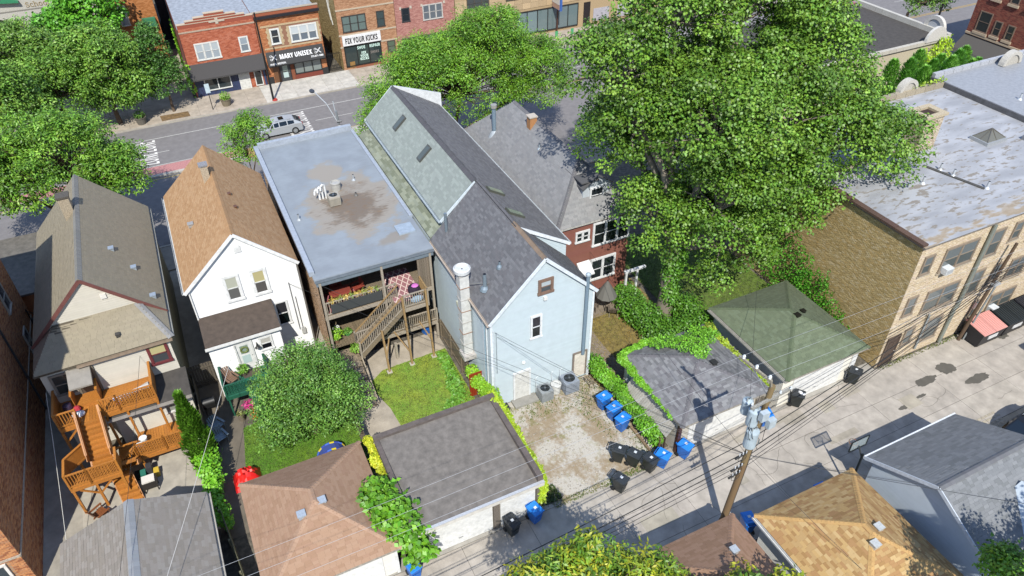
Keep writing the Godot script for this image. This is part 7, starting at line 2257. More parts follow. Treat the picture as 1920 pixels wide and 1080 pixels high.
func cart(o: Node3D, q: Color, lidq: Color) -> void:  # wheeled refuse cart, front towards +z
	var b := Mb.new()
	b.hexa([Vector3(-0.22, 0.06, 0.24), Vector3(0.22, 0.06, 0.24), Vector3(0.22, 0.06, -0.26), Vector3(-0.22, 0.06, -0.26), Vector3(-0.29, 0.98, 0.36), Vector3(0.29, 0.98, 0.36), Vector3(0.29, 0.98, -0.36), Vector3(-0.29, 0.98, -0.36)], q)
	b.bx(-0.31, 0.94, -0.38, 0.31, 1.0, 0.38, q)
	b.bx(-0.2, 0.55, 0.3, 0.2, 0.62, 0.33, q)
	part(o, "body", b, "plastic")
	var l := Mb.new()
	l.hexa([Vector3(-0.32, 1.0, 0.41), Vector3(0.32, 1.0, 0.41), Vector3(0.32, 1.0, -0.38), Vector3(-0.32, 1.0, -0.38), Vector3(-0.29, 1.06, 0.38), Vector3(0.29, 1.06, 0.38), Vector3(0.27, 1.12, -0.34), Vector3(-0.27, 1.12, -0.34)], lidq)
	l.hexa([Vector3(-0.2, 1.065, 0.28), Vector3(0.2, 1.065, 0.28), Vector3(0.18, 1.1, -0.22), Vector3(-0.18, 1.1, -0.22), Vector3(-0.18, 1.095, 0.26), Vector3(0.18, 1.095, 0.26), Vector3(0.16, 1.135, -0.2), Vector3(-0.16, 1.135, -0.2)], lidq)
	part(o, "lid", l, "plastic")
	var h := Mb.new()
	h.tube(Vector3(-0.27, 1.0, -0.46), Vector3(0.27, 1.0, -0.46), 0.025, 0.025, q, 8)
	for s in [-0.25, 0.25]:
		h.bx(s - 0.03, 0.94, -0.47, s + 0.03, 1.02, -0.36, q)
	part(o, "handle", h, "plastic")
	for s in [-1, 1]:
		var w := Mb.new()
		w.tube(Vector3(s * 0.22, 0.13, -0.3), Vector3(s * 0.28, 0.13, -0.3), 0.13, 0.13, col("#1d1d1d"), 14)
		part(o, "wheel", w, "rubber")
	var st := Mb.new()
	st.quad(Vector3(-0.08, 1.128, 0.1), Vector3(0.08, 1.128, 0.1), Vector3(0.08, 1.139, -0.05), Vector3(-0.08, 1.139, -0.05), col("#c9cdd0"))
	part(o, "label_sticker", st, "paint")

func carts() -> void:
	var blue := thing("refuse_cart", "", "cart", Vector3.ZERO, "blue recycling carts")
	cart(blue, col("#1d5fae"), col("#2a76c9"))
	var bl := [[18.05, -25.3, -1.4, "blue cart beside the ivy fence, nearest the blue house"], [18.15, -24.3, -1.35, "middle one of three blue carts beside the ivy fence"], [18.15, -23.35, -1.3, "blue cart beside the ivy fence, nearest the alley"], [18.75, -20.1, 0.5, "bright blue cart at the alley end of the row of black carts"], [20.25, -20.1, 0.35, "blue cart half shaded in front of the ivy garage door"], [25.95, -19.95, -0.25, "blue cart behind the utility pole beside the ivy garage"], [10.7, -20.1, 0.25, "blue cart at the right corner of the flat black garage"], [20.3, -14.75, 2.9, "blue cart at the corner of the golden tan garage"], [10.75, -36.5, 0.3, "blue cart standing under the grey wooden porch"], [3.9, -19.9, 0.2, "blue cart at the bottom edge by the brown garage door"], [25.0, -14.45, 3.1, "blue cart in the shade behind the golden tan garage"]]
	for i in bl.size():
		if i == 0:
			blue.position = Vector3(bl[0][0], 0, bl[0][1])
			blue.rotation.y = bl[0][2]
			blue.set_meta("label", bl[0][3])
		else:
			copy(blue, Vector3(bl[i][0], 0.012, bl[i][1]), bl[i][2], bl[i][3])
	var black := thing("black_refuse_cart", "", "cart", Vector3.ZERO, "black refuse carts")
	cart(black, col("#26272a"), col("#303236"))
	var kl := [[16.75, -21.5, 0.75, "black cart furthest from the alley at the edge of the gravel"], [17.35, -20.85, 0.55, "middle black cart of the three standing in a row by the alley"], [17.95, -20.15, 0.3, "black cart touching the bright blue cart by the alley"], [15.75, -19.75, 0.45, "black cart standing alone on the gravel apron"], [9.3, -19.95, 0.2, "black cart in front of the small door of the black garage"], [28.7, -20.3, 0.7, "black cart with white bag on its lid by the green garage"], [33.25, -20.2, 0.6, "black cart beside the blond brick corner and green garage"]]
	for i in kl.size():
		if i == 0:
			black.position = Vector3(kl[0][0], 0, kl[0][1])
			black.rotation.y = kl[0][2]
			black.set_meta("label", kl[0][3])
		else:
			copy(black, Vector3(kl[i][0], 0.012, kl[i][1]), kl[i][2], kl[i][3])
	var bag := thing("white_bag", "crumpled white bag on the lid of a black cart", "bag", Vector3(28.7, 1.1, -20.2))
	var b := Mb.new()
	b.ball(Vector3(28.7, 1.2, -20.15), Vector3(0.1, 0.08, 0.2), col("#d0d0d0"), 8)
	b.ball(Vector3(28.8, 1.18, -20.0), Vector3(0.12, 0.06, 0.08), col("#d0d0d0"), 8)
	part(bag, "bag_body", b, "cloth")
	# dumpsters by the blond brick wall
	for d in [[42.85, 45.1, col("#c08a80"), "black dumpster with faded red lid by the brick wall"], [45.25, 47.5, col("#26272a"), "black dumpster with black ribbed lid next to the red-lidded one"], [47.65, 49.8, col("#2b2c2f"), "black dumpster at the right edge of the alley"]]:
		var o := thing("dumpster", d[3], "dumpster", Vector3((d[0] + d[1]) / 2, 0, -19.5), "dumpsters by the brick wall")
		var m := Mb.new()
		m.hexa([Vector3(d[0] + 0.08, 0.12, -18.85), Vector3(d[1] - 0.08, 0.12, -18.85), Vector3(d[1] - 0.08, 0.12, -20.1), Vector3(d[0] + 0.08, 0.12, -20.1), Vector3(d[0], 1.2, -18.7), Vector3(d[1], 1.2, -18.7), Vector3(d[1], 1.45, -20.2), Vector3(d[0], 1.45, -20.2)], col("#232427"))
		part(o, "body", m, "paint")
		for s in 2:
			var l := Mb.new()
			var x0: float = d[0] + (d[1] - d[0]) * s / 2 + 0.02
			var x1: float = d[0] + (d[1] - d[0]) * (s + 1) / 2 - 0.02
			l.hexa([Vector3(x0, 1.21, -18.66), Vector3(x1, 1.21, -18.66), Vector3(x1, 1.46, -20.2), Vector3(x0, 1.46, -20.2), Vector3(x0, 1.25, -18.66), Vector3(x1, 1.25, -18.66), Vector3(x1, 1.5, -20.2), Vector3(x0, 1.5, -20.2)], d[2])
			for k in 6:
				var xx := lerpf(x0, x1, (k + 0.5) / 6)
				l.beam(Vector3(xx, 1.26, -18.7), Vector3(xx, 1.51, -20.15), 0.05, 0.04, d[2])
			part(o, "lid", l, "plastic")
		for x in [d[0] + 0.25, d[1] - 0.25]:
			for z in [-18.95, -20.0]:
				var w := Mb.new()
				w.tube(Vector3(x - 0.03, 0.08, z), Vector3(x + 0.03, 0.08, z), 0.08, 0.08, col("#1a1a1a"), 10)
				part(o, "wheel", w, "rubber")
		block(o, "name_plate", d[0] + 0.7, 0.62, -18.76, d[0] + 1.6, 0.92, -18.72, col("#c9c9c9"), "paint")

func wire(label: String, pts: Array, r: float, q: Color, group := "") -> void:
	var o := thing("overhead_wire", label, "wire", pts[0], group)
	var mb := Mb.new()
	var all := []
	for i in pts.size() - 1:
		var a: Vector3 = pts[i]
		var b: Vector3 = pts[i + 1]
		var n := 14
		var sag := a.distance_to(b) * 0.012
		for k in n:
			var t := float(k) / n
			all.append(a.lerp(b, t) - Vector3(0, sag * 4.0 * t * (1.0 - t), 0))
	all.append(pts[-1])
	mb.path(all, r * 0.7, q, 5)
	part(o, "strand", mb, "cable")

func utility() -> void:
	var px := 19.3
	var pz := -15.5
	var o := thing("utility_pole", "tall wooden utility pole with grey transformers leaning over the alley", "utility pole", Vector3(px, 0, pz))
	var mb := Mb.new()
	mb.tube(Vector3(px, -0.2, pz), Vector3(px + 0.35, 5.0, pz), 0.19, 0.17, col("#7d6647"), 14, false)
	mb.tube(Vector3(px + 0.35, 5.0, pz), Vector3(px + 0.72, 10.2, pz), 0.17, 0.13, col("#84704f"), 14)
	part(o, "pole_shaft", mb, "bark")
	var ba := Mb.new()
	ba.tube(Vector3(px - 0.01, 0, pz), Vector3(px + 0.03, 0.5, pz), 0.205, 0.2, col("#3d3228"), 14, false)
	part(o, "pole_collar", ba, "bark")
	var t := Vector3(px + 0.66, 9.4, pz)
	bar(o, "crossarm", t + Vector3(-1.1, 0.05, 0.18), t + Vector3(1.3, 0.05, 0.0), 0.11, 0.13, col("#a8a59b"), "wood")
	bar(o, "crossarm", t + Vector3(-0.25, 1.3, 0.15), t + Vector3(-0.5, 1.35, -1.75), 0.1, 0.12, col("#a39a88"), "wood")
	bar(o, "arm_brace", t + Vector3(0.0, 0.1, -0.05), t + Vector3(-0.42, 1.3, -0.9), 0.05, 0.05, col("#8b8d8f"), "metal")
	bar(o, "top_post", t + Vector3(0.05, 0.5, 0), t + Vector3(-0.22, 1.4, 0.0), 0.09, 0.09, col("#a39a88"), "wood")
	for k in 3:
		var p := t + Vector3(-0.27 - k * 0.09, 1.36, 0.0 - k * 0.75)
		var i := Mb.new()
		i.lathe(p, [[0.03, 0], [0.07, 0.05], [0.04, 0.1], [0.08, 0.15], [0.05, 0.22], [0.01, 0.24]], col("#c5cacc"), 10)
		part(o, "insulator", i, "glossy")
	for s in [-1.0, 0.6, 1.2]:
		var i := Mb.new()
		i.lathe(t + Vector3(s, 0.12, 0.08), [[0.02, 0], [0.06, 0.05], [0.03, 0.1], [0.05, 0.15], [0.01, 0.2]], col("#b9bec0"), 10)
		part(o, "insulator", i, "glossy")
	for q in [[Vector3(-0.75, -0.75, 0.1), 0.27, 0.95], [Vector3(-0.5, -2.3, 0.12), 0.3, 1.1], [Vector3(-0.62, -0.7, -0.5), 0.24, 0.8]]:
		var tr := Mb.new()
		var c: Vector3 = t + q[0]
		tr.lathe(c, [[0.02, -q[2] / 2 - 0.03], [q[1] * 0.92, -q[2] / 2], [q[1], -q[2] / 2 + 0.06], [q[1], q[2] / 2 - 0.08], [q[1] * 1.04, q[2] / 2 - 0.06], [q[1] * 0.98, q[2] / 2], [0.05, q[2] / 2 + 0.1]], col("#a5b3ba"), 18)
		for s in [-0.12, 0.12]:
			tr.lathe(c + Vector3(s, q[2] / 2, 0.05), [[0.035, 0], [0.05, 0.08], [0.03, 0.14], [0.045, 0.2], [0.01, 0.26]], col("#8d9396"), 8)
		tr.tube(c + Vector3(q[1] * 0.7, 0.1, q[1]), c + Vector3(q[1] * 0.7, -0.25, q[1]), 0.03, 0.03, col("#6a7175"), 6)
		tr.beam(c, Vector3(px + 0.35 + (c.y - 5.0) * 0.07, c.y, pz), 0.08, 0.12, col("#7d868b"))
		part(o, "transformer", tr, "paint")
	for s in [[-0.85, -0.5, 0.45], [-0.2, -1.35, 0.4]]:
		block(o, "switch_box", t.x + s[0], t.y + s[1], t.z + s[2], t.x + s[0] + 0.4, t.y + s[1] + 0.5, t.z + s[2] + 0.25, col("#aab5ba"), "paint")
	var jw := Mb.new()
	for k in 7:
		var a := t + Vector3(rng.randf_range(-1.0, -0.1), rng.randf_range(-0.3, 0.2), rng.randf_range(-0.3, 0.3))
		var b := t + Vector3(rng.randf_range(-0.8, 0.1), rng.randf_range(-3.2, -1.6), rng.randf_range(-0.1, 0.35))
		var m := a.lerp(b, 0.5) + Vector3(rng.randf_range(-0.4, 0.1), -0.3, rng.randf_range(0, 0.3))
		jw.path([a, a.lerp(m, 0.5) + Vector3(-0.06, -0.06, 0), m, b], 0.013, col("#2c2d2e"), 5)
	jw.path([Vector3(px + 0.1, 0.6, pz + 0.17), Vector3(px + 0.4, 5, pz + 0.17), Vector3(px + 0.6, 9, pz + 0.15)], 0.02, col("#3b3a38"), 5)
	part(o, "jumper_wire", jw, "cable")
	for y in [5.2, 6.1, 4.7]:
		var sp := Mb.new()
		var b := Vector3(px + y * 0.07 - 0.1, y, pz + 0.1)
		sp.tube(b + Vector3(-0.9, -0.05, 0.1), b + Vector3(-0.2, 0.0, 0.05), 0.06, 0.06, col("#232323"), 8)
		for k in 3:
			sp.tube(b + Vector3(-0.25 - k * 0.2, 0.0, 0.08), b + Vector3(-0.25 - k * 0.2, 0.16, 0.08), 0.03, 0.03, col("#b9bcbe"), 6)
		for k in 10:
			var t0 := TAU * k / 10
			var t1 := TAU * (k + 1) / 10
			sp.tube(b + Vector3(-0.45 + cos(t0) * 0.25, -0.25 + sin(t0) * 0.2, 0.1), b + Vector3(-0.45 + cos(t1) * 0.25, -0.25 + sin(t1) * 0.2, 0.1), 0.012, 0.012, col("#262626"), 4)
		part(o, "cable_splice", sp, "cable")
	# the three bare conductors on top
	var nm := ["nearest the avenue", "in the middle", "nearest the camera"]
	for k in 3:
		var p := t + Vector3(-0.45 + k * 0.09, 1.6, -1.5 + k * 0.75)
		wire("thin pale power conductor %s of the three on the pole top" % nm[k], [Vector3(-22, 10.9, p.z - 0.1), p, Vector3(62, 11.2, p.z - 0.4)], 0.0085, col("#9a9c9e"), "bare conductors over the alley")
	var low := [[6.3, -15.75, 0.03], [6.0, -15.45, 0.022], [5.5, -15.7, 0.035], [5.2, -15.4, 0.02], [4.9, -15.75, 0.03], [4.6, -15.5, 0.018]]
	for k in low.size():
		wire(["uppermost black cable of the bundle along the alley", "second black cable of the bundle along the alley", "third black cable, a thick one, of the bundle along the alley", "fourth black cable of the bundle along the alley", "fifth black cable of the bundle along the alley", "lowest thin black cable along the alley"][k], [Vector3(-20, low[k][0] + 0.3, low[k][1] + 1.6), Vector3(px + 0.4, low[k][0], low[k][1]), Vector3(43.6, low[k][0] - 0.2 + 0.15 * k, -19.6), Vector3(70, low[k][0], -19.4)], low[k][2], col("#232323"), "black cables along the alley")
	var drops := [["service drop from the pole to the blue house", Vector3(12.2, 6.3, -28.05)], ["second service drop from the pole to the blue house corner", Vector3(12.35, 5.9, -28.05)], ["service drop from the pole to the white house", Vector3(2.9, 5.6, -38.6)], ["service drop from the pole to the grey porch", Vector3(4.4, 6.8, -36.0)], ["service drop from the pole to the cottonwood house", Vector3(22.6, 4.0, -35.0)], ["service drop from the pole to the green garage", Vector3(30.4, 4.3, -27.0)], ["thin drop from the pole across to the slate grey garage", Vector3(28.6, 4.2, -10.0)], ["thin drop from the pole across to the golden tan garage", Vector3(21.5, 3.6, -9.0)], ["thin drop from the pole to the coach house beyond", Vector3(35.0, 5.0, -4.0)]]
	for d in drops:
		wire(d[0], [Vector3(px + 0.4, 5.6, pz), d[1]], 0.014, col("#2b2b2b"), "service drops")
	wire("pale service cable from the alley to the green deck", [Vector3(-8.5, 5.5, -15.0), Vector3(-1.2, 3.9, -36.3)], 0.018, col("#c2bfb8"), "service drops")
	wire("white clothes line rope beside the brick wall", [Vector3(-10.9, 5.0, -35.7), Vector3(-11.3, 0.8, -27.2)], 0.02, col("#b9b6ae"))
	wire("dark cable crossing the grey garage roof", [Vector3(-9.0, 5.2, -15.0), Vector3(-6.0, 5.5, -35.9)], 0.014, col("#2b2b2b"), "service drops")
	# second pole by the dumpsters
	var s := thing("utility_pole", "dark utility pole standing beside the red-lidded dumpster", "utility pole", Vector3(42.6, 0, -19.95))
	var sm := Mb.new()
	sm.tube(Vector3(42.6, -0.1, -19.95), Vector3(43.9, 7.5, -20.0), 0.12, 0.09, col("#5c4a38"), 12)
	part(s, "pole_shaft", sm, "bark")
	pipe(s, "riser_conduit", [Vector3(42.85, 0.1, -19.8), Vector3(43.6, 4.6, -19.82)], 0.06, col("#8f9494"))
	block(s, "cap_bracket", 43.2, 4.5, -20.0, 43.8, 4.62, -19.7, col("#b5b8ba"), "metal")

func condenser(o: Node3D, c: Vector3, s: float, h: float, q: Color) -> void:
	var b := Mb.new()
	b.bx(c.x - s / 2, c.y + 0.06, c.z - s / 2, c.x + s / 2, c.y + h, c.z + s / 2, q)
	for i in 9:
		var y := c.y + 0.12 + i * (h - 0.2) / 9
		b.bx(c.x - s / 2 - 0.012, y, c.z - s / 2 - 0.012, c.x + s / 2 + 0.012, y + 0.025, c.z + s / 2 + 0.012, Color(q.r * 0.7, q.g * 0.7, q.b * 0.7))
	part(o, "cabinet", b, "paint")
	var f := Mb.new()
	f.lathe(c + Vector3(0, h, 0), [[s * 0.47, 0.0], [s * 0.46, 0.03], [s * 0.38, 0.03], [s * 0.37, -0.04]], q, 20)
	part(o, "fan_ring", f, "paint")
	var d := Mb.new()
	d.lathe(c + Vector3(0, h, 0), [[s * 0.38, 0.006], [0.001, 0.006]], col("#1f2224"), 18)
	part(o, "fan_well", d, "plain")
	var bl := Mb.new()
	for k in 4:
		var a := TAU * k / 4 + 0.4
		var u := Vector3(cos(a), 0, sin(a))
		var w := Vector3(-sin(a), 0, cos(a))
		var y := c + Vector3(0, h + 0.012, 0)
		bl.quad(y + u * 0.05 - w * 0.04, y + u * s * 0.34 - w * s * 0.13, y + u * s * 0.34 + w * s * 0.1 + Vector3(0, 0.03, 0), y + u * 0.05 + w * 0.04 + Vector3(0, 0.02, 0), col("#3d4245"))
	bl.tube(c + Vector3(0, h + 0.01, 0), c + Vector3(0, h + 0.06, 0), 0.07, 0.07, col("#6b7074"), 10)
	part(o, "fan_blades", bl, "metal")

func chair(o: Node3D, c: Vector3, turn: float, q: Color, slant := 0.3) -> void:  # slatted armchair
	var b := Basis(Vector3.UP, turn)
	for i in 5:
		var x := -0.22 + i * 0.11
		bar(o, "back_slat", c + b * Vector3(x, 0.36, -0.18), c + b * Vector3(x * 1.25, 0.95 - absf(x) * 0.3, -0.18 - slant), 0.09, 0.022, q, "stained")
	for i in 4:
		bar(o, "seat_slat", c + b * Vector3(-0.27, 0.38 - i * 0.012 + 0.03, -0.12 + i * 0.13), c + b * Vector3(0.27, 0.38 - i * 0.012 + 0.03, -0.12 + i * 0.13), 0.12, 0.022, q, "stained")
	for s in [-1, 1]:
		bar(o, "arm", c + b * Vector3(s * 0.33, 0.58, -0.3), c + b * Vector3(s * 0.33, 0.56, 0.4), 0.12, 0.025, q, "stained")
		bar(o, "leg", c + b * Vector3(s * 0.3, 0, 0.34), c + b * Vector3(s * 0.3, 0.56, 0.34), 0.025, 0.1, q, "stained")
		bar(o, "leg", c + b * Vector3(s * 0.28, 0, -0.3), c + b * Vector3(s * 0.28, 0.42, 0.2), 0.025, 0.09, q, "stained")

func picket_fence(label: String, a: Vector3, b: Vector3, h: float, q: Color, gap := 0.15) -> void:
	var o := thing("wooden_fence", label, "fence", a)
	var n := int(a.distance_to(b) / gap)
	var d := (b - a).normalized()
	for i in n:
		var p := a.lerp(b, float(i) / n)
		var k := piece(o, "picket", slab(vary3(q), "wood"), Transform3D(Basis.looking_at(d, Vector3.UP) * Basis.from_scale(Vector3(0.022, h + rng.randf_range(-0.03, 0.03), gap * 0.92)), p + Vector3(0, h / 2, 0)))
	for y in [0.3, h - 0.3]:
		bar(o, "fence_rail", a + Vector3(0, y, 0) + d.cross(Vector3.UP) * 0.04, b + Vector3(0, y, 0) + d.cross(Vector3.UP) * 0.04, 0.04, 0.09, q, "wood")
	var m := int(a.distance_to(b) / 2.2) + 1
	for i in m + 1:
		var p := a.lerp(b, float(i) / m) + d.cross(Vector3.UP) * 0.09
		bar(o, "fence_post", p, p + Vector3(0, h + 0.05, 0), 0.09, 0.09, q, "wood")

func pot(label: String, c: Vector3, r: float, h: float, q: Color, leaf: Color, k := 220, spread := 1.3, called := "potted_plant", group := "") -> void:
	var o := thing(called, label, "plant", c, group)
	var p := Mb.new()
	p.lathe(c, [[0.01, 0], [r * 0.75, 0], [r, h], [r * 1.08, h], [r * 1.05, h * 0.9], [r * 0.9, h * 0.88], [0.01, h * 0.88]], q, 14)
	part(o, "pot", p, "stone")
	var f := Mb.new()
	leaves(f, c + Vector3(0, h + r * 0.6 * spread, 0), Vector3(r * spread, r * 0.8 * spread, r * spread), k, 0.16, 0.08, leaf, 0.3)
	part(o, "foliage", f, "leaf")

func yard_things() -> void:
	# air conditioners behind the blue house
	var o := thing("air_conditioner", "larger square air conditioner beside the flue pipe", "air conditioner", Vector3(16.95, 0, -27.65), "air conditioners behind the blue house")
	condenser(o, Vector3(16.95, 0.0, -27.6), 0.95, 0.95, col("#8b929c"))
	o = thing("air_conditioner", "grey air conditioner nearest the white back door", "air conditioner", Vector3(15.25, 0, -27.65), "air conditioners behind the blue house")
	condenser(o, Vector3(15.25, 0.0, -27.6), 0.8, 0.85, col("#8e9294"))
	o = thing("air_conditioner", "small round white condenser between two air conditioners", "air conditioner", Vector3(16.1, 0, -27.75), "air conditioners behind the blue house")
	var mb := Mb.new()
	mb.lathe(Vector3(16.1, 0, -27.75), [[0.3, 0.02], [0.32, 0.6], [0.34, 0.62], [0.34, 0.7], [0.25, 0.72], [0.23, 0.66], [0.01, 0.66]], col("#c3c4c0"), 18)
	part(o, "cabinet", mb, "paint")
	for q in [[14.85, 15.05], [15.95, 16.1], [16.55, 16.75]]:
		var lp := Mb.new()
		lp.path([Vector3(q[0], 0.4, -27.9), Vector3(q[0], 1.4, -28.12), Vector3(q[1], 1.45, -28.16)], 0.02, col("#d0d6d8"))
		part(o, "refrigerant_line", lp, "paint")
	o = thing("cellar_grate", "rusty metal grate leaning at the corner of the blue house", "grate", Vector3(18.5, 0, -27.3))
	for i in 6:
		bar(o, "grate_bar", Vector3(18.1 + i * 0.2, 0.4, -27.7), Vector3(18.1 + i * 0.2, 0.38, -27.0), 0.03, 0.03, col("#8d7d68"), "metal")
	for z in [-27.7, -27.35, -27.0]:
		bar(o, "grate_bar", Vector3(18.1, 0.41, z), Vector3(19.1, 0.41, z), 0.03, 0.03, col("#8d7d68"), "metal")
	for p in [[18.15, -27.65], [19.05, -27.65], [18.15, -27.05], [19.05, -27.05]]:
		bar(o, "leg", Vector3(p[0], 0, p[1]), Vector3(p[0], 0.4, p[1]), 0.04, 0.04, col("#8d7d68"), "metal")
	o = thing("black_crate", "black plastic tub beside the blue house corner", "tub", Vector3(12.5, 0, -27.8))
	mb = Mb.new()
	mb.hexa([Vector3(12.25, 0, -27.55), Vector3(12.8, 0, -27.55), Vector3(12.8, 0, -28.0), Vector3(12.25, 0, -28.0), Vector3(12.2, 0.3, -27.5), Vector3(12.85, 0.3, -27.5), Vector3(12.85, 0.3, -28.05), Vector3(12.2, 0.3, -28.05)], col("#2a2b30"))
	part(o, "tub_body", mb, "plastic")
	# rooftop condensers
	o = thing("rooftop_condenser", "square beige condenser in the brown stain on the silver roof", "air conditioner", Vector3(7.5, 7.2, -43.8), "rooftop condensers")
	condenser(o, Vector3(7.5, 7.2, -43.8), 0.75, 0.7, col("#a39d90"))
	o = thing("rooftop_condenser", "cylindrical condenser behind the square one on the silver roof", "air conditioner", Vector3(8.1, 7.2, -45.6), "rooftop condensers")
	mb = Mb.new()
	mb.lathe(Vector3(8.1, 7.2, -45.6), [[0.32, 0.0], [0.33, 0.5], [0.36, 0.52], [0.36, 0.6], [0.3, 0.62], [0.28, 0.54], [0.01, 0.54]], col("#a6a59f"), 20)
	part(o, "cabinet", mb, "paint")
	o = thing("vent_stack", "bent white pipes beside the condensers on the silver roof", "pipes", Vector3(6.9, 7.2, -44.8))
	for k in 3:
		var x := 6.75 + k * 0.22
		mb = Mb.new()
		mb.path([Vector3(x, 7.2, -44.8), Vector3(x, 7.95 + k * 0.12, -44.8), Vector3(x - 0.12, 8.08 + k * 0.12, -44.75), Vector3(x - 0.3, 8.0 + k * 0.12, -44.65), Vector3(x - 0.34, 7.75 + k * 0.12, -44.6)], 0.07, col("#d3d5d5"), 8)
		part(o, "bent_pipe", mb, "paint")
	# fences
	picket_fence("weathered grey fence between the lawn and blue house", Vector3(11.55, 0, -35.4), Vector3(11.6, 0, -26.6), 1.75, col("#847662"))
	picket_fence("old grey fence under the ivy beside the gravel pad", Vector3(19.1, 0, -28.0), Vector3(19.15, 0, -20.9), 1.2, col("#6e5b46"))
	picket_fence("grey gate fence between the cream and white houses", Vector3(-4.2, 0, -38.0), Vector3(-2.75, 0, -38.0), 1.9, col("#6b6356"))
	picket_fence("grey board fence along the white house walk", Vector3(-4.1, 0, -37.8), Vector3(-3.95, 0, -28.7), 1.5, col("#706857"))
	picket_fence("lichen-stained fence behind the grey garage", Vector3(-4.0, 0, -26.8), Vector3(-3.4, 0, -20.8), 1.6, col("#7d7a5e"))
	picket_fence("low fence beside the grass between brown garage and steps", Vector3(4.15, 0, -35.5), Vector3(4.15, 0, -27.0), 1.3, col("#7d7262"))
	o = thing("parking_rail", "weathered timber kerb beside the three blue carts", "timber", Vector3(18.75, 0, -22))
	for i in 3:
		bar(o, "timber", Vector3(18.72, 0.08, -23.2 + i * 0.95), Vector3(18.72, 0.08, -22.3 + i * 0.95), 0.14, 0.15, vary3(col("#9a8468")), "wood")
	# corrugated side of the ivy garage
	o = thing("corrugated_lean_to", "pale corrugated lean-to along the ivy-covered garage", "lean-to", Vector3(19.8, 0, -23))
	for i in 26:
		var z := -25.0 + i * 0.165
		bar(o, "corrugation", Vector3(19.35, 1.35, z), Vector3(19.93, 2.1, z), 0.15, 0.03, vary3(col("#b3aea3")), "metal")
	for z in [-25.0, -23.0, -20.9]:
		bar(o, "post", Vector3(19.4, 0, z), Vector3(19.4, 1.36, z), 0.07, 0.07, col("#4c3a30"), "wood")
	# basketball hoop
	o = thing("basketball_hoop", "portable basketball hoop at the corner of the slate grey garage", "basketball hoop", Vector3(27.0, 0, -14.5))
	bar(o, "pole", Vector3(26.95, 0, -14.25), Vector3(26.95, 3.0, -14.3), 0.09, 0.09, col("#26272a"), "metal")
	bar(o, "bracket", Vector3(26.95, 2.7, -14.3), Vector3(27.1, 3.1, -14.75), 0.06, 0.06, col("#26272a"), "metal")
	for q in [[Vector3(26.5, 2.85, -14.8), Vector3(27.7, 2.85, -14.8)], [Vector3(26.5, 3.6, -14.8), Vector3(27.7, 3.6, -14.8)], [Vector3(26.5, 2.85, -14.8), Vector3(26.5, 3.6, -14.8)], [Vector3(27.7, 2.85, -14.8), Vector3(27.7, 3.6, -14.8)]]:
		bar(o, "board_frame", q[0], q[1], 0.05, 0.06, col("#2a2b2d"), "metal")
	var pn := Mb.new()
	pn.bx(26.53, 2.88, -14.81, 27.67, 3.57, -14.795, Color(0.6, 0.65, 0.65))
	var clear := StandardMaterial3D.new()
	clear.transparency = BaseMaterial3D.TRANSPARENCY_ALPHA
	clear.albedo_color = Color(0.75, 0.8, 0.8, 0.25)
	clear.roughness = 0.1
	M["clear"] = clear
	part(o, "backboard", pn, "clear")
	var rim := Mb.new()
	for k in 18:
		var t0 := TAU * k / 18
		var t1 := TAU * (k + 1) / 18
		var c := Vector3(27.1, 3.0, -15.1)
		rim.tube(c + Vector3(cos(t0), 0, sin(t0)) * 0.23, c + Vector3(cos(t1), 0, sin(t1)) * 0.23, 0.014, 0.014, col("#b5651f"), 5)
		rim.tube(c + Vector3(cos(t0), 0, sin(t0)) * 0.23, c + Vector3(cos(t1) * 0.15, -0.4, sin(t1) * 0.15), 0.007, 0.007, col("#cfcac2"), 4)
	part(o, "rim", rim, "paint")
	mb = Mb.new()
	mb.hexa([Vector3(26.6, 0, -13.95), Vector3(27.3, 0, -13.95), Vector3(27.3, 0, -14.85), Vector3(26.6, 0, -14.85), Vector3(26.7, 0.18, -14.05), Vector3(27.2, 0.18, -14.05), Vector3(27.2, 0.18, -14.75), Vector3(26.7, 0.18, -14.75)], col("#1f2023"))
	part(o, "ballast_base", mb, "plastic")
	# porch furniture on the grey porch
	o = thing("porch_rug", "faded red rug with white diamond lattice on the porch floor", "rug", Vector3(9.6, 4.31, -37.2))
	block(o, "rug_field", 8.6, 4.305, -38.6, 10.45, 4.318, -35.2, col("#8a6064"), "cloth")
	for i in range(-4, 9):
		for s in [1, -1]:
			var x0 := 8.6 + i * 0.42
			var a := Vector2(x0, -38.6)
			var b := Vector2(x0 + 3.4 * 0.55, -35.2)
			if s < 0:
				a.x = x0 + 3.4 * 0.55
				b.x = x0
			var d := b - a
			var t0 := 0.0
			var t1 := 1.0
			for lim in [8.62, 10.43]:
				if absf(d.x) > 0.01:
					var t: float = (lim - a.x) / d.x
					if (lim < 9) == (d.x > 0):
						t0 = maxf(t0, t)
					else:
						t1 = minf(t1, t)
			if t1 - t0 > 0.05:
				var pa := a + d * t0
				var pb := a + d * t1
				bar(o, "woven_stripe", Vector3(pa.x, 4.321, pa.y), Vector3(pb.x, 4.321, pb.y), 0.05, 0.004, col("#d3c2b8"), "cloth")
	o = thing("porch_rug", "small red patterned rug under the porch dining table", "rug", Vector3(5.6, 4.31, -37.0))
	block(o, "rug_field", 4.6, 4.305, -38.2, 7.2, 4.318, -36.2, col("#94555a"), "cloth")
	o = thing("dining_table", "red wooden table on the upper porch", "table", Vector3(5.6, 4.3, -37.2))
	for i in 6:
		block(o, "table_slat", 5.0, 4.98, -37.65 + i * 0.15, 6.35, 5.02, -37.51 + i * 0.15, vary3(col("#8d4438")), "stained")
	for p in [[5.08, -37.55], [6.25, -37.55], [5.08, -36.85], [6.25, -36.85]]:
		block(o, "leg", p[0], 4.32, p[1], p[0] + 0.07, 4.98, p[1] + 0.07, col("#8d4438"), "stained")
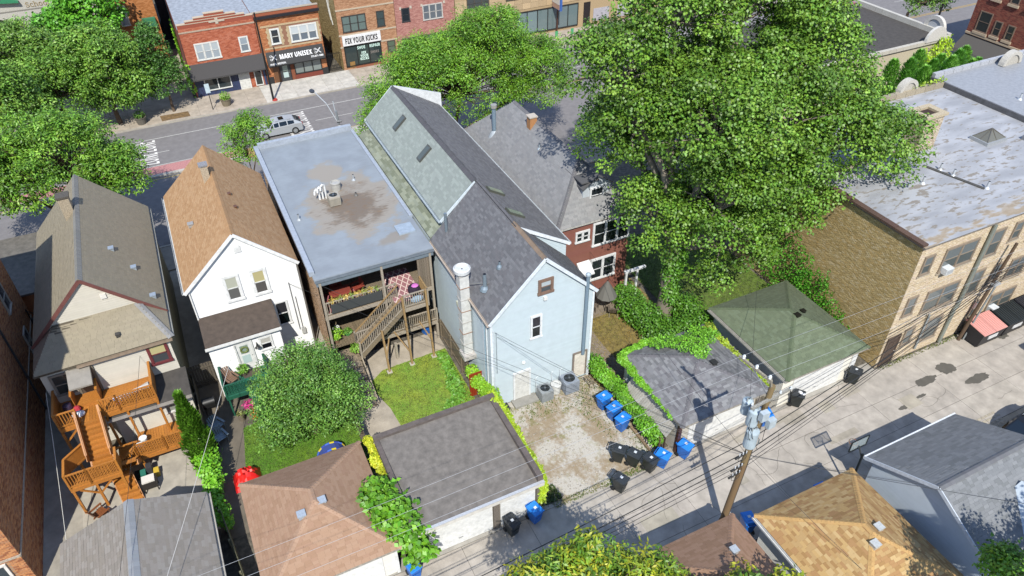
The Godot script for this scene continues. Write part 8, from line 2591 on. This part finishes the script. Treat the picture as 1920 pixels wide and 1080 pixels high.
	for c in [[4.85, -36.55, PI, "red wooden chair at the left end of the porch railing"], [5.75, -36.5, PI, "red wooden chair in the middle of the porch railing"], [6.9, -37.5, -1.4, "red wooden armchair on the right of the porch table"], [5.6, -38.1, 0.0, "red wooden chair behind the porch table"]]:
		o = thing("porch_chair", c[3], "chair", Vector3(c[0], 4.32, c[1]), "red porch chairs")
		chair(o, Vector3(c[0], 4.32, c[1]), c[2], col("#8f4234"), 0.12)
	o = thing("covered_grill", "round black covered grill with pink cloth on the porch landing", "grill", Vector3(10.0, 4.3, -35.6))
	mb = Mb.new()
	mb.ball(Vector3(10.0, 4.75, -35.6), Vector3(0.42, 0.42, 0.4), col("#221c28"), 12)
	part(o, "cover", mb, "cloth")
	mb = Mb.new()
	mb.ball(Vector3(10.05, 5.12, -35.5), Vector3(0.24, 0.08, 0.22), col("#b565a8"), 8)
	part(o, "pink_cloth", mb, "cloth")
	o = thing("cushion", "blue striped cushion leaning on the landing balustrade", "cushion", Vector3(9.9, 4.4, -34.75))
	mb = Mb.new()
	mb.ball(Vector3(9.9, 4.6, -34.8), Vector3(0.42, 0.26, 0.14), col("#8aa0b3"), 10)
	part(o, "cushion_body", mb, "cloth")
	for i in 8:
		pot("flower box %s along the porch screen" % ["with yellow blooms, first from the left", "with orange blooms, second from the left", "with yellow blooms, third from the left", "with green leaves, fourth from the left", "with pale leaves, fifth from the left", "with yellow leaves, sixth from the left", "with green leaves, seventh from the left", "at the right end"][i], Vector3(4.95 + i * 0.4, 5.02, -36.12), 0.13, 0.2, col("#7d6f5c"), [col("#a39a4c"), col("#7d8a48"), col("#aaa05a"), col("#6f8a48")][i % 4], 60, 1.5, "flower_box", "flower boxes on the porch rail")
	pot("tub of bright green leaves on the lower porch", Vector3(4.75, 1.62, -36.6), 0.3, 0.4, col("#8a6a52"), col("#77b02c"), 320, 1.6)
	pot("low green bowl of herbs on the lower porch boards", Vector3(5.6, 1.62, -36.9), 0.22, 0.18, col("#4f9a52"), col("#5a8f3c"), 120, 1.2)
	pot("plant by the foot of the grey stairs", Vector3(5.65, 1.25, -35.4), 0.22, 0.25, col("#5d4a3c"), col("#6b9a3c"), 200, 1.5)
	o = thing("storage_bucket", "white bucket with lid on the lower porch", "bucket", Vector3(5.0, 1.6, -37.3))
	mb = Mb.new()
	mb.lathe(Vector3(5.0, 1.6, -37.3), [[0.18, 0], [0.2, 0.45], [0.24, 0.46], [0.22, 0.56], [0.01, 0.6]], col("#cfcfcc"), 16)
	part(o, "bucket_body", mb, "plastic")
	# green deck: armchair, plant, flowers, seats
	o = thing("adirondack_chair", "brown slatted armchair on the green deck", "chair", Vector3(-1.95, 1.7, -35.6))
	chair(o, Vector3(-1.95, 1.7, -35.65), 0.5, col("#7d6350"), 0.4)
	pot("fern on a stool on the green deck", Vector3(-1.15, 1.7, -36.0), 0.2, 0.35, col("#5d5348"), col("#5c8f2f"), 260, 1.7)
	pot("tall pot of pink and purple flowers in front of the green deck", Vector3(-1.35, 0.0, -34.2), 0.2, 0.75, col("#7d6f66"), col("#b03a86"), 260, 1.9, "flower_pot")
	pot("pot of orange flowers in front of the green deck", Vector3(-1.1, 0.0, -33.7), 0.2, 0.4, col("#8a7460"), col("#c27a2c"), 240, 1.7, "flower_pot")
	pot("urn of grey stone at the foot of the green deck", Vector3(-2.0, 0.0, -34.1), 0.22, 0.5, col("#7d7363"), col("#6a7a4a"), 60, 1.0, "stone_urn")
	for c in [[-3.45, -34.0, 0.6, "pale blue plastic chair further from the fence vine"], [-3.4, -33.0, 0.4, "grey plastic chair nearer the fence vine"]]:
		o = thing("garden_chair", c[3], "chair", Vector3(c[0], 0, c[1]), "plastic garden chairs")
		chair(o, Vector3(c[0], 0, c[1]), c[2], col("#8b9aa3"), 0.15)
	o = thing("barbecue_grill", "black barbecue beside the fence of the white house", "grill", Vector3(-3.55, 0, -35.6))
	mb = Mb.new()
	mb.bx(-3.9, 0.6, -35.9, -3.2, 0.85, -35.35, col("#1d1d1f"))
	mb.tube(Vector3(-3.9, 0.85, -35.62), Vector3(-3.2, 0.85, -35.62), 0.27, 0.27, col("#1d1d1f"), 14)
	part(o, "firebox", mb, "paint")
	for p in [[-3.85, -35.85], [-3.25, -35.85], [-3.85, -35.4], [-3.25, -35.4]]:
		bar(o, "leg", Vector3(p[0], 0, p[1]), Vector3(p[0], 0.6, p[1]), 0.04, 0.04, col("#333333"), "metal")
	o = thing("covered_mower", "red tarpaulin draped over a mound beside the brown garage", "tarpaulin", Vector3(-2.5, 0, -29.4))
	mb = Mb.new()
	var f := fnl(0.9, 8)
	for j in 10:
		for i in 12:
			var g := func(a: int, b: int) -> Vector3:
				var u := a / 12.0 * 2 - 1
				var w := b / 10.0 * 2 - 1
				var h := maxf(0.0, 1.0 - pow(absf(u), 3.0)) * maxf(0.0, 1.0 - pow(absf(w), 3.0))
				return Vector3(-2.5 + u * 0.75, 0.03 + h * (0.85 + 0.35 * f.get_noise_2d(a * 0.4, b * 0.5)), -29.4 + w * 0.65)
			mb.quad(g.call(i, j + 1), g.call(i + 1, j + 1), g.call(i + 1, j), g.call(i, j), vary(col("#c0221f"), 0.08))
	part(o, "tarpaulin", mb, "plastic")
	o = thing("paddling_toy", "blue and yellow play tent behind the brown garage", "toy", Vector3(2.4, 0, -29.0))
	mb = Mb.new()
	for k in 10:
		var t0 := PI * k / 10
		var t1 := PI * (k + 1) / 10
		for w in [0.0, 0.5]:
			mb.tube(Vector3(2.2 + cos(t0) * 0.8, sin(t0) * 0.9, -29.2 + w), Vector3(2.2 + cos(t1) * 0.8, sin(t1) * 0.9, -29.2 + w), 0.06, 0.06, [col("#2b3f8c"), col("#b5a52c"), col("#3b5cae")][k % 3], 7)
		mb.quad(Vector3(2.2 + cos(t0) * 0.8, sin(t0) * 0.9, -28.7), Vector3(2.2 + cos(t0) * 0.8, sin(t0) * 0.9, -29.2), Vector3(2.2 + cos(t1) * 0.8, sin(t1) * 0.9, -29.2), Vector3(2.2 + cos(t1) * 0.8, sin(t1) * 0.9, -28.7), col("#31407d"))
	part(o, "tent_shell", mb, "cloth")
	# orange deck clutter
	o = thing("shop_vacuum", "red and black wet vacuum on the upper orange platform", "vacuum", Vector3(-10.1, 3.9, -34.9))
	mb = Mb.new()
	mb.lathe(Vector3(-10.1, 3.9, -34.9), [[0.2, 0.05], [0.24, 0.35], [0.26, 0.36], [0.22, 0.55], [0.01, 0.62]], col("#33283a"), 14)
	part(o, "tank", mb, "plastic")
	mb = Mb.new()
	mb.ball(Vector3(-9.7, 4.1, -34.75), Vector3(0.2, 0.2, 0.2), col("#9c2b35"), 8)
	part(o, "dust_bag", mb, "cloth")
	o = thing("white_sack", "white sack lying on the upper orange platform", "sack", Vector3(-9.65, 3.9, -34.35))
	mb = Mb.new()
	mb.ball(Vector3(-9.65, 4.06, -34.35), Vector3(0.34, 0.16, 0.24), col("#bfc3c8"), 10)
	part(o, "sack_body", mb, "cloth")
	o = thing("building_panels", "stack of tan and silver boards on the upper orange deck", "boards", Vector3(-6.8, 4.0, -34.8))
	for i in 5:
		bar(o, "panel", Vector3(-7.6, 4.02 + i * 0.05, -34.4 - i * 0.02), Vector3(-6.0, 4.1 + i * 0.05, -35.1 + i * 0.1), 0.34, 0.035, [col("#9c7c52"), col("#a3a6a8"), col("#b3b5b6"), col("#8d7250"), col("#c2c4c5")][i], "paint")
	o = thing("laundry_heap", "heap of pink and white rags on the upper orange deck", "rags", Vector3(-7.9, 3.97, -34.5))
	for i in 12:
		mb = Mb.new()
		mb.ball(Vector3(-8.0 + rng.randf() * 0.7, 4.03 + rng.randf() * 0.1, -34.8 + rng.randf() * 0.6), Vector3(rng.randf_range(0.08, 0.2), 0.06, rng.randf_range(0.06, 0.14)), [col("#a35a78"), col("#c9c4cc"), col("#7a3a52"), col("#a9b3c2")][i % 4], 6)
		part(o, "rag", mb, "cloth")
	for i in 2:
		o = thing("white_bucket", ["white bucket at the corner of the lower orange deck, nearer", "white bucket on the lower orange deck, further back"][i], "bucket", Vector3(-7.3, 1.2, -33.1 - i * 0.45))
		mb = Mb.new()
		mb.lathe(Vector3(-7.4 + i * 0.2, 1.2, -33.1 - i * 0.45), [[0.16, 0], [0.2, 0.42], [0.22, 0.42], [0.22, 0.47], [0.01, 0.47]], col("#cdcfcf"), 16)
		part(o, "bucket_body", mb, "plastic")
	o = thing("patio_cooler", "dark cooler cart with white lid beside the deck stairs", "cooler", Vector3(-7.4, 0, -31.2))
	mb = Mb.new()
	mb.bx(-7.75, 0.3, -31.55, -7.0, 0.75, -30.95, col("#2b2724"))
	for p in [[-7.72, -31.5], [-7.06, -31.5], [-7.72, -31.0], [-7.06, -31.0]]:
		mb.bx(p[0], 0, p[1], p[0] + 0.05, 0.3, p[1] + 0.05, col("#2b2724"))
	part(o, "cart_body", mb, "paint")
	mb = Mb.new()
	mb.bx(-7.7, 0.75, -31.5, -7.05, 0.84, -31.0, col("#c5c0b6"))
	part(o, "lid", mb, "plastic")
	o = thing("storage_box", "black and teal boxes stacked under the lower orange deck", "boxes", Vector3(-7.6, 0, -32.3))
	for i in 4:
		block(o, "box", -8.1 + i * 0.32, 0, -32.5 + (i % 2) * 0.2, -7.82 + i * 0.32, 0.4 + 0.15 * (i % 3), -32.1 + (i % 2) * 0.2, [col("#26272a"), col("#2f6b5c"), col("#3a3a3c"), col("#b59a3c")][i], "plastic")
	o = thing("rocking_chair", "brown wooden rocking chair below the deck landing", "chair", Vector3(-9.95, 0, -30.4))
	chair(o, Vector3(-9.95, 0.02, -30.4), 2.2, col("#7d4a28"), 0.3)
	# patio umbrella and chairs in the shade
	o = thing("patio_umbrella", "folded dark striped parasol on the shaded patio", "umbrella", Vector3(22.9, 0, -33.0))
	mb = Mb.new()
	mb.lathe(Vector3(22.9, 0, -33.0), [[0.75, 1.5], [0.5, 1.95], [0.25, 2.4], [0.03, 2.75]], col("#5d5a55"), 10)
	part(o, "canopy", mb, "cloth")
	pipe(o, "pole", [Vector3(22.9, 0, -33.0), Vector3(22.9, 2.8, -33.0)], 0.03, col("#3a3a3a"))
	for c in [[22.2, -33.6, 0.7, "wicker chair behind the folded parasol"], [23.2, -32.4, 2.6, "wicker lounge chair in front of the folded parasol"]]:
		o = thing("patio_chair", c[3], "chair", Vector3(c[0], 0, c[1]), "patio chairs")
		chair(o, Vector3(c[0], 0, c[1]), c[2], col("#6e6357"), 0.25)

func car(o: Node3D, q: Color, L := 4.6, W := 1.85, H := 1.6) -> void:  # an estate / SUV, nose towards +x, on the ground at the origin
	var h := L / 2
	# side outline stations: x, belt height, roof height, half width at belt, half width at roof
	var s := [[-h, 0.72, 0.72, W * 0.40, W * 0.36], [-h + 0.08, 0.98, 1.0, W * 0.46, W * 0.40], [-h + 0.78, 1.04, H * 0.93, W * 0.49, W * 0.35], [-h + 1.5, 1.0, H, W * 0.5, W * 0.375], [-h + 2.3, 0.97, H, W * 0.5, W * 0.38], [-h + 2.85, 0.95, H * 0.94, W * 0.5, W * 0.37], [h - 1.25, 0.93, 0.96, W * 0.49, W * 0.42], [h - 0.35, 0.82, 0.87, W * 0.46, W * 0.4], [h - 0.04, 0.66, 0.68, W * 0.38, W * 0.34]]
	var b := Mb.new()
	for i in s.size() - 1:
		var a: Array = s[i]
		var c: Array = s[i + 1]
		for k in [-1, 1]:
			var A := Vector3(a[0], 0.24, k * a[3] * 0.94)
			var B := Vector3(c[0], 0.24, k * c[3] * 0.94)
			var A2 := Vector3(a[0], a[1], k * a[3])
			var B2 := Vector3(c[0], c[1], k * c[3])
			var A3 := Vector3(a[0], a[2], k * a[4])
			var B3 := Vector3(c[0], c[2], k * c[4])
			if k == 1:
				b.quad(A, B, B2, A2, q)
				b.quad(A2, B2, B3, A3, q)
			else:
				b.quad(B, A, A2, B2, q)
				b.quad(B2, A2, A3, B3, q)
		b.quad(Vector3(a[0], a[2], a[4]), Vector3(c[0], c[2], c[4]), Vector3(c[0], c[2], -c[4]), Vector3(a[0], a[2], -a[4]), q)
	b.quad(Vector3(-h, 0.24, -s[0][3]), Vector3(-h, 0.24, s[0][3]), Vector3(-h, 0.72, s[0][3]), Vector3(-h, 0.72, -s[0][3]), q)
	b.quad(Vector3(h - 0.04, 0.24, s[8][3]), Vector3(h - 0.04, 0.24, -s[8][3]), Vector3(h - 0.04, 0.67, -s[8][3]), Vector3(h - 0.04, 0.67, s[8][3]), q)
	b.quad(Vector3(-h, 0.24, 0.8), Vector3(-h, 0.24, -0.8), Vector3(h, 0.24, -0.8), Vector3(h, 0.24, 0.8), col("#1b1b1b"))
	part(o, "body", b, "glossy")
	# glass
	var g := col("#15191d")
	for k in [-1, 1]:
		for r in [[2, 3], [3, 4], [4, 5], [5, 6]]:
			var a: Array = s[r[0]]
			var c: Array = s[r[1]]
			var lo := 0.1
			var A := Vector3(a[0] + 0.05, a[1] + lo, k * (a[3] + 0.006))
			var B := Vector3(c[0] - 0.05, c[1] + lo, k * (c[3] + 0.006))
			var D := Vector3(a[0] + 0.05, lerpf(a[1], a[2], 0.86), k * (lerpf(a[3], a[4], 0.86) + 0.008))
			var C := Vector3(c[0] - 0.05, lerpf(c[1], c[2], 0.86), k * (lerpf(c[3], c[4], 0.86) + 0.008))
			if r[1] == 6:
				B = B.lerp(A, 0.35)
				C = Vector3(B.x, B.y + 0.02, B.z)
			var w := Mb.new()
			if k == 1: w.quad(A, B, C, D, g)
			else: w.quad(B, A, D, C, g)
			part(o, "side_window", w, "glass")
	var ws := Mb.new()
	var a5: Array = s[5]
	var a6: Array = s[6]
	ws.quad(Vector3(lerpf(a5[0], a6[0], 0.93), lerpf(a5[2], a6[2], 0.93) + 0.012, a6[4] * 0.95), Vector3(lerpf(a5[0], a6[0], 0.93), lerpf(a5[2], a6[2], 0.93) + 0.012, -a6[4] * 0.95), Vector3(a5[0] + 0.06, a5[2] - 0.015, -a5[4] * 0.95), Vector3(a5[0] + 0.06, a5[2] - 0.015, a5[4] * 0.95), g)
	part(o, "windscreen", ws, "glass")
	var rw := Mb.new()
	rw.quad(Vector3(-h + 0.1, 1.06, -0.66), Vector3(-h + 0.1, 1.06, 0.66), Vector3(-h + 0.7, H * 0.92, 0.58), Vector3(-h + 0.7, H * 0.92, -0.58), g)
	part(o, "rear_window", rw, "glass")
	for k in [-1, 1]:
		var tl := Mb.new()
		tl.bx(-h + 0.0, 0.74, k * 0.62 - 0.12, -h + 0.14, 0.96, k * 0.62 + 0.16, col("#8c1a18"))
		part(o, "tail_light", tl, "glossy")
		var hl := Mb.new()
		hl.bx(h - 0.3, 0.66, k * 0.6 - 0.14, h - 0.06, 0.8, k * 0.6 + 0.16, col("#c5c9cc"))
		part(o, "headlight", hl, "glossy")
		var mi := Mb.new()
		mi.bx(h - 1.55, 0.98, k * (W * 0.5 + 0.02) - 0.08, h - 1.4, 1.12, k * (W * 0.5 + 0.02) + 0.08, q)
		part(o, "mirror", mi, "glossy")
		var rr := Mb.new()
		rr.tube(Vector3(-h + 1.1, H + 0.02, k * W * 0.33), Vector3(-h + 2.6, H + 0.02, k * W * 0.33), 0.025, 0.025, col("#8d9194"), 6)
		part(o, "roof_rail", rr, "metal")
		for x in [-h + 0.85, h - 0.9]:
			var wn := Node3D.new()
			wn.name = "wheel"
			o.add_child(wn, true)
			wn.position = Vector3(x, 0.34, k * W * 0.46)
			var t := Mb.new()
			var c := base_of(wn) if o.position == Vector3.ZERO else wn.position + o.position
			t.tube(c + Vector3(0, 0, -0.11), c + Vector3(0, 0, 0.11), 0.34, 0.34, col("#151515"), 20)
			part(wn, "tyre", t, "rubber")
			var rm := Mb.new()
			rm.tube(c + Vector3(0, 0, k * 0.1), c + Vector3(0, 0, k * 0.125), 0.23, 0.22, col("#8b8f92"), 16)
			for j in 5:
				var an := TAU * j / 5
				rm.beam(c + Vector3(0, 0, k * 0.128), c + Vector3(cos(an) * 0.21, sin(an) * 0.21, k * 0.128), 0.05, 0.02, col("#b5b8ba"))
			part(wn, "rim", rm, "metal")
	var sr := Mb.new()
	sr.bx(-h + 1.7, H - 0.005, -0.38, -h + 2.2, H + 0.012, 0.38, col("#14161a"))
	part(o, "sunroof", sr, "glass")

func street_things() -> void:
	var o := thing("parked_car", "", "car", Vector3.ZERO)
	car(o, col("#93989e"), 4.7, 1.85, 1.5)
	o.position = Vector3(8.05, 0, -71.2)
	o.rotation.y = PI
	o.set_meta("label", "silver crossover car driving past the hair salon")
	var k := thing("parked_car", "", "car", Vector3.ZERO)
	car(k, col("#16171b"), 4.6, 1.9, 1.7)
	k.position = Vector3(39.6, 0, -12.4)
	k.rotation.y = 0.05
	k.set_meta("label", "black car parked beside the slate grey garage at the right edge")
	var r := thing("parked_car", "", "car", Vector3.ZERO)
	car(r, col("#8c1422"), 4.7, 1.85, 1.5)
	r.position = Vector3(84.5, 0, -71.8)
	r.rotation.y = PI
	r.set_meta("label", "dark red car on the avenue beyond the black roof")
	var d := thing("parked_car", "", "car", Vector3.ZERO)
	car(d, col("#1d1f26"), 4.7, 1.85, 1.5)
	d.position = Vector3(98.5, 0, -70.0)
	d.rotation.y = PI
	d.set_meta("label", "dark car at the top edge on the avenue")
	# street lamp behind the silver roof
	o = thing("street_lamp", "grey street lamp with long arm beyond the silver roof", "street lamp", Vector3(11.8, 0, -57.6))
	var mb := Mb.new()
	mb.tube(Vector3(11.4, 0, -55.8), Vector3(11.0, 8.2, -55.8), 0.11, 0.08, col("#8d9194"), 10)
	part(o, "pole", mb, "metal")
	pipe(o, "arm", [Vector3(11.0, 7.2, -55.8), Vector3(10.5, 8.6, -56.6), Vector3(9.9, 9.3, -57.6)], 0.05, col("#a3a7aa"))
	pipe(o, "arm", [Vector3(11.0, 7.2, -55.8), Vector3(11.0, 8.8, -56.4)], 0.05, col("#a3a7aa"))
	mb = Mb.new()
	mb.ball(Vector3(9.75, 9.35, -57.8), Vector3(0.22, 0.12, 0.4), col("#3a3d40"), 10)
	part(o, "lamp_head", mb, "paint")
	for y in [6.2, 6.9, 7.3]:
		mb = Mb.new()
		mb.tube(Vector3(10.95, y, -55.8), Vector3(11.3, y, -55.7), 0.1, 0.1, col("#55585a"), 8)
		part(o, "clamp", mb, "metal")
	o = thing("light_pole", "black pole with red base at the kerb by the hair salon", "pole", Vector3(9.1, 0.1, -78.9))
	mb = Mb.new()
	mb.tube(Vector3(9.1, 0.1, -78.9), Vector3(9.1, 9.5, -78.9), 0.12, 0.08, col("#1d1e20"), 12)
	part(o, "shaft", mb, "paint")
	mb = Mb.new()
	mb.tube(Vector3(9.25, 0.13, -78.9), Vector3(9.25, 0.3, -78.9), 0.3, 0.2, col("#b5403a"), 12)
	part(o, "red_base", mb, "paint")
	o = thing("sign_post", "parking sign on a thin black post outside the brick shop", "sign", Vector3(2.85, 0.1, -79.5))
	mb = Mb.new()
	mb.tube(Vector3(2.85, 0.1, -79.5), Vector3(2.85, 3.0, -79.5), 0.04, 0.04, col("#222222"), 8)
	part(o, "post", mb, "metal")
	block(o, "sign_plate", 2.62, 2.0, -79.47, 3.08, 3.0, -79.45, col("#b5c5cc"), "paint")
	o = thing("traffic_signal_pole", "dark traffic signal pole at the top right corner", "pole", Vector3(84, 0, -58))
	mb = Mb.new()
	mb.tube(Vector3(83.5, 0, -57.5), Vector3(83.5, 8.0, -57.5), 0.14, 0.1, col("#232426"), 10)
	mb.tube(Vector3(83.5, 7.0, -57.5), Vector3(78.0, 7.4, -60.0), 0.08, 0.06, col("#232426"), 8)
	part(o, "mast", mb, "paint")
	pot("round concrete planter under the tree before the school yard", Vector3(-4.2, 0.12, -79.4), 0.55, 0.75, col("#6f6a60"), col("#4d7a2a"), 300, 1.0, "street_planter", "street planters")
	pot("round concrete planter near the parking sign", Vector3(4.35, 0.12, -80.0), 0.55, 0.75, col("#857a66"), col("#6a9a3a"), 420, 1.0, "street_planter", "street planters")
	pot("round concrete planter outside the shoe repair shop", Vector3(23.4, 0.12, -80.4), 0.55, 0.75, col("#8b7d68"), col("#6a8a3a"), 420, 1.0, "street_planter", "street planters")
	for x in [42.3, 45.0, 46.9]:
		o = thing("bicycle_rack", "hoop bicycle rack %s outside the cream-tiled shop" % ["nearest the round street tree", "in the middle", "furthest from the round tree"][[42.3, 45.0, 46.9].find(x)], "bicycle rack", Vector3(x, 0.12, -79.8), "bicycle racks")
		mb = Mb.new()
		var pts := [Vector3(x, 0.12, -79.8), Vector3(x, 0.75, -79.8)]
		for i in 9:
			var t := PI - PI * i / 8.0
			pts.append(Vector3(x + 0.35 + cos(t) * 0.35, 0.75 + sin(t) * 0.35, -79.8))
		pts.append(Vector3(x + 0.7, 0.12, -79.8))
		mb.path(pts, 0.035, col("#3b4a3f"), 7)
		part(o, "hoop", mb, "metal")
	for x in [44.0, 46.2]:
		o = thing("kerb_sign", "green kerbside sign %s" % ("near the blue blade sign" if x < 45 else "further from the round street tree"), "sign", Vector3(x, 0.1, -79.2))
		bar(o, "post", Vector3(x, 0.1, -79.2), Vector3(x, 1.9, -79.2), 0.05, 0.05, col("#5a5a58"), "metal")
		block(o, "sign_plate", x - 0.2, 1.2, -79.17, x + 0.2, 1.9, -79.14, col("#4f9a68"), "paint")
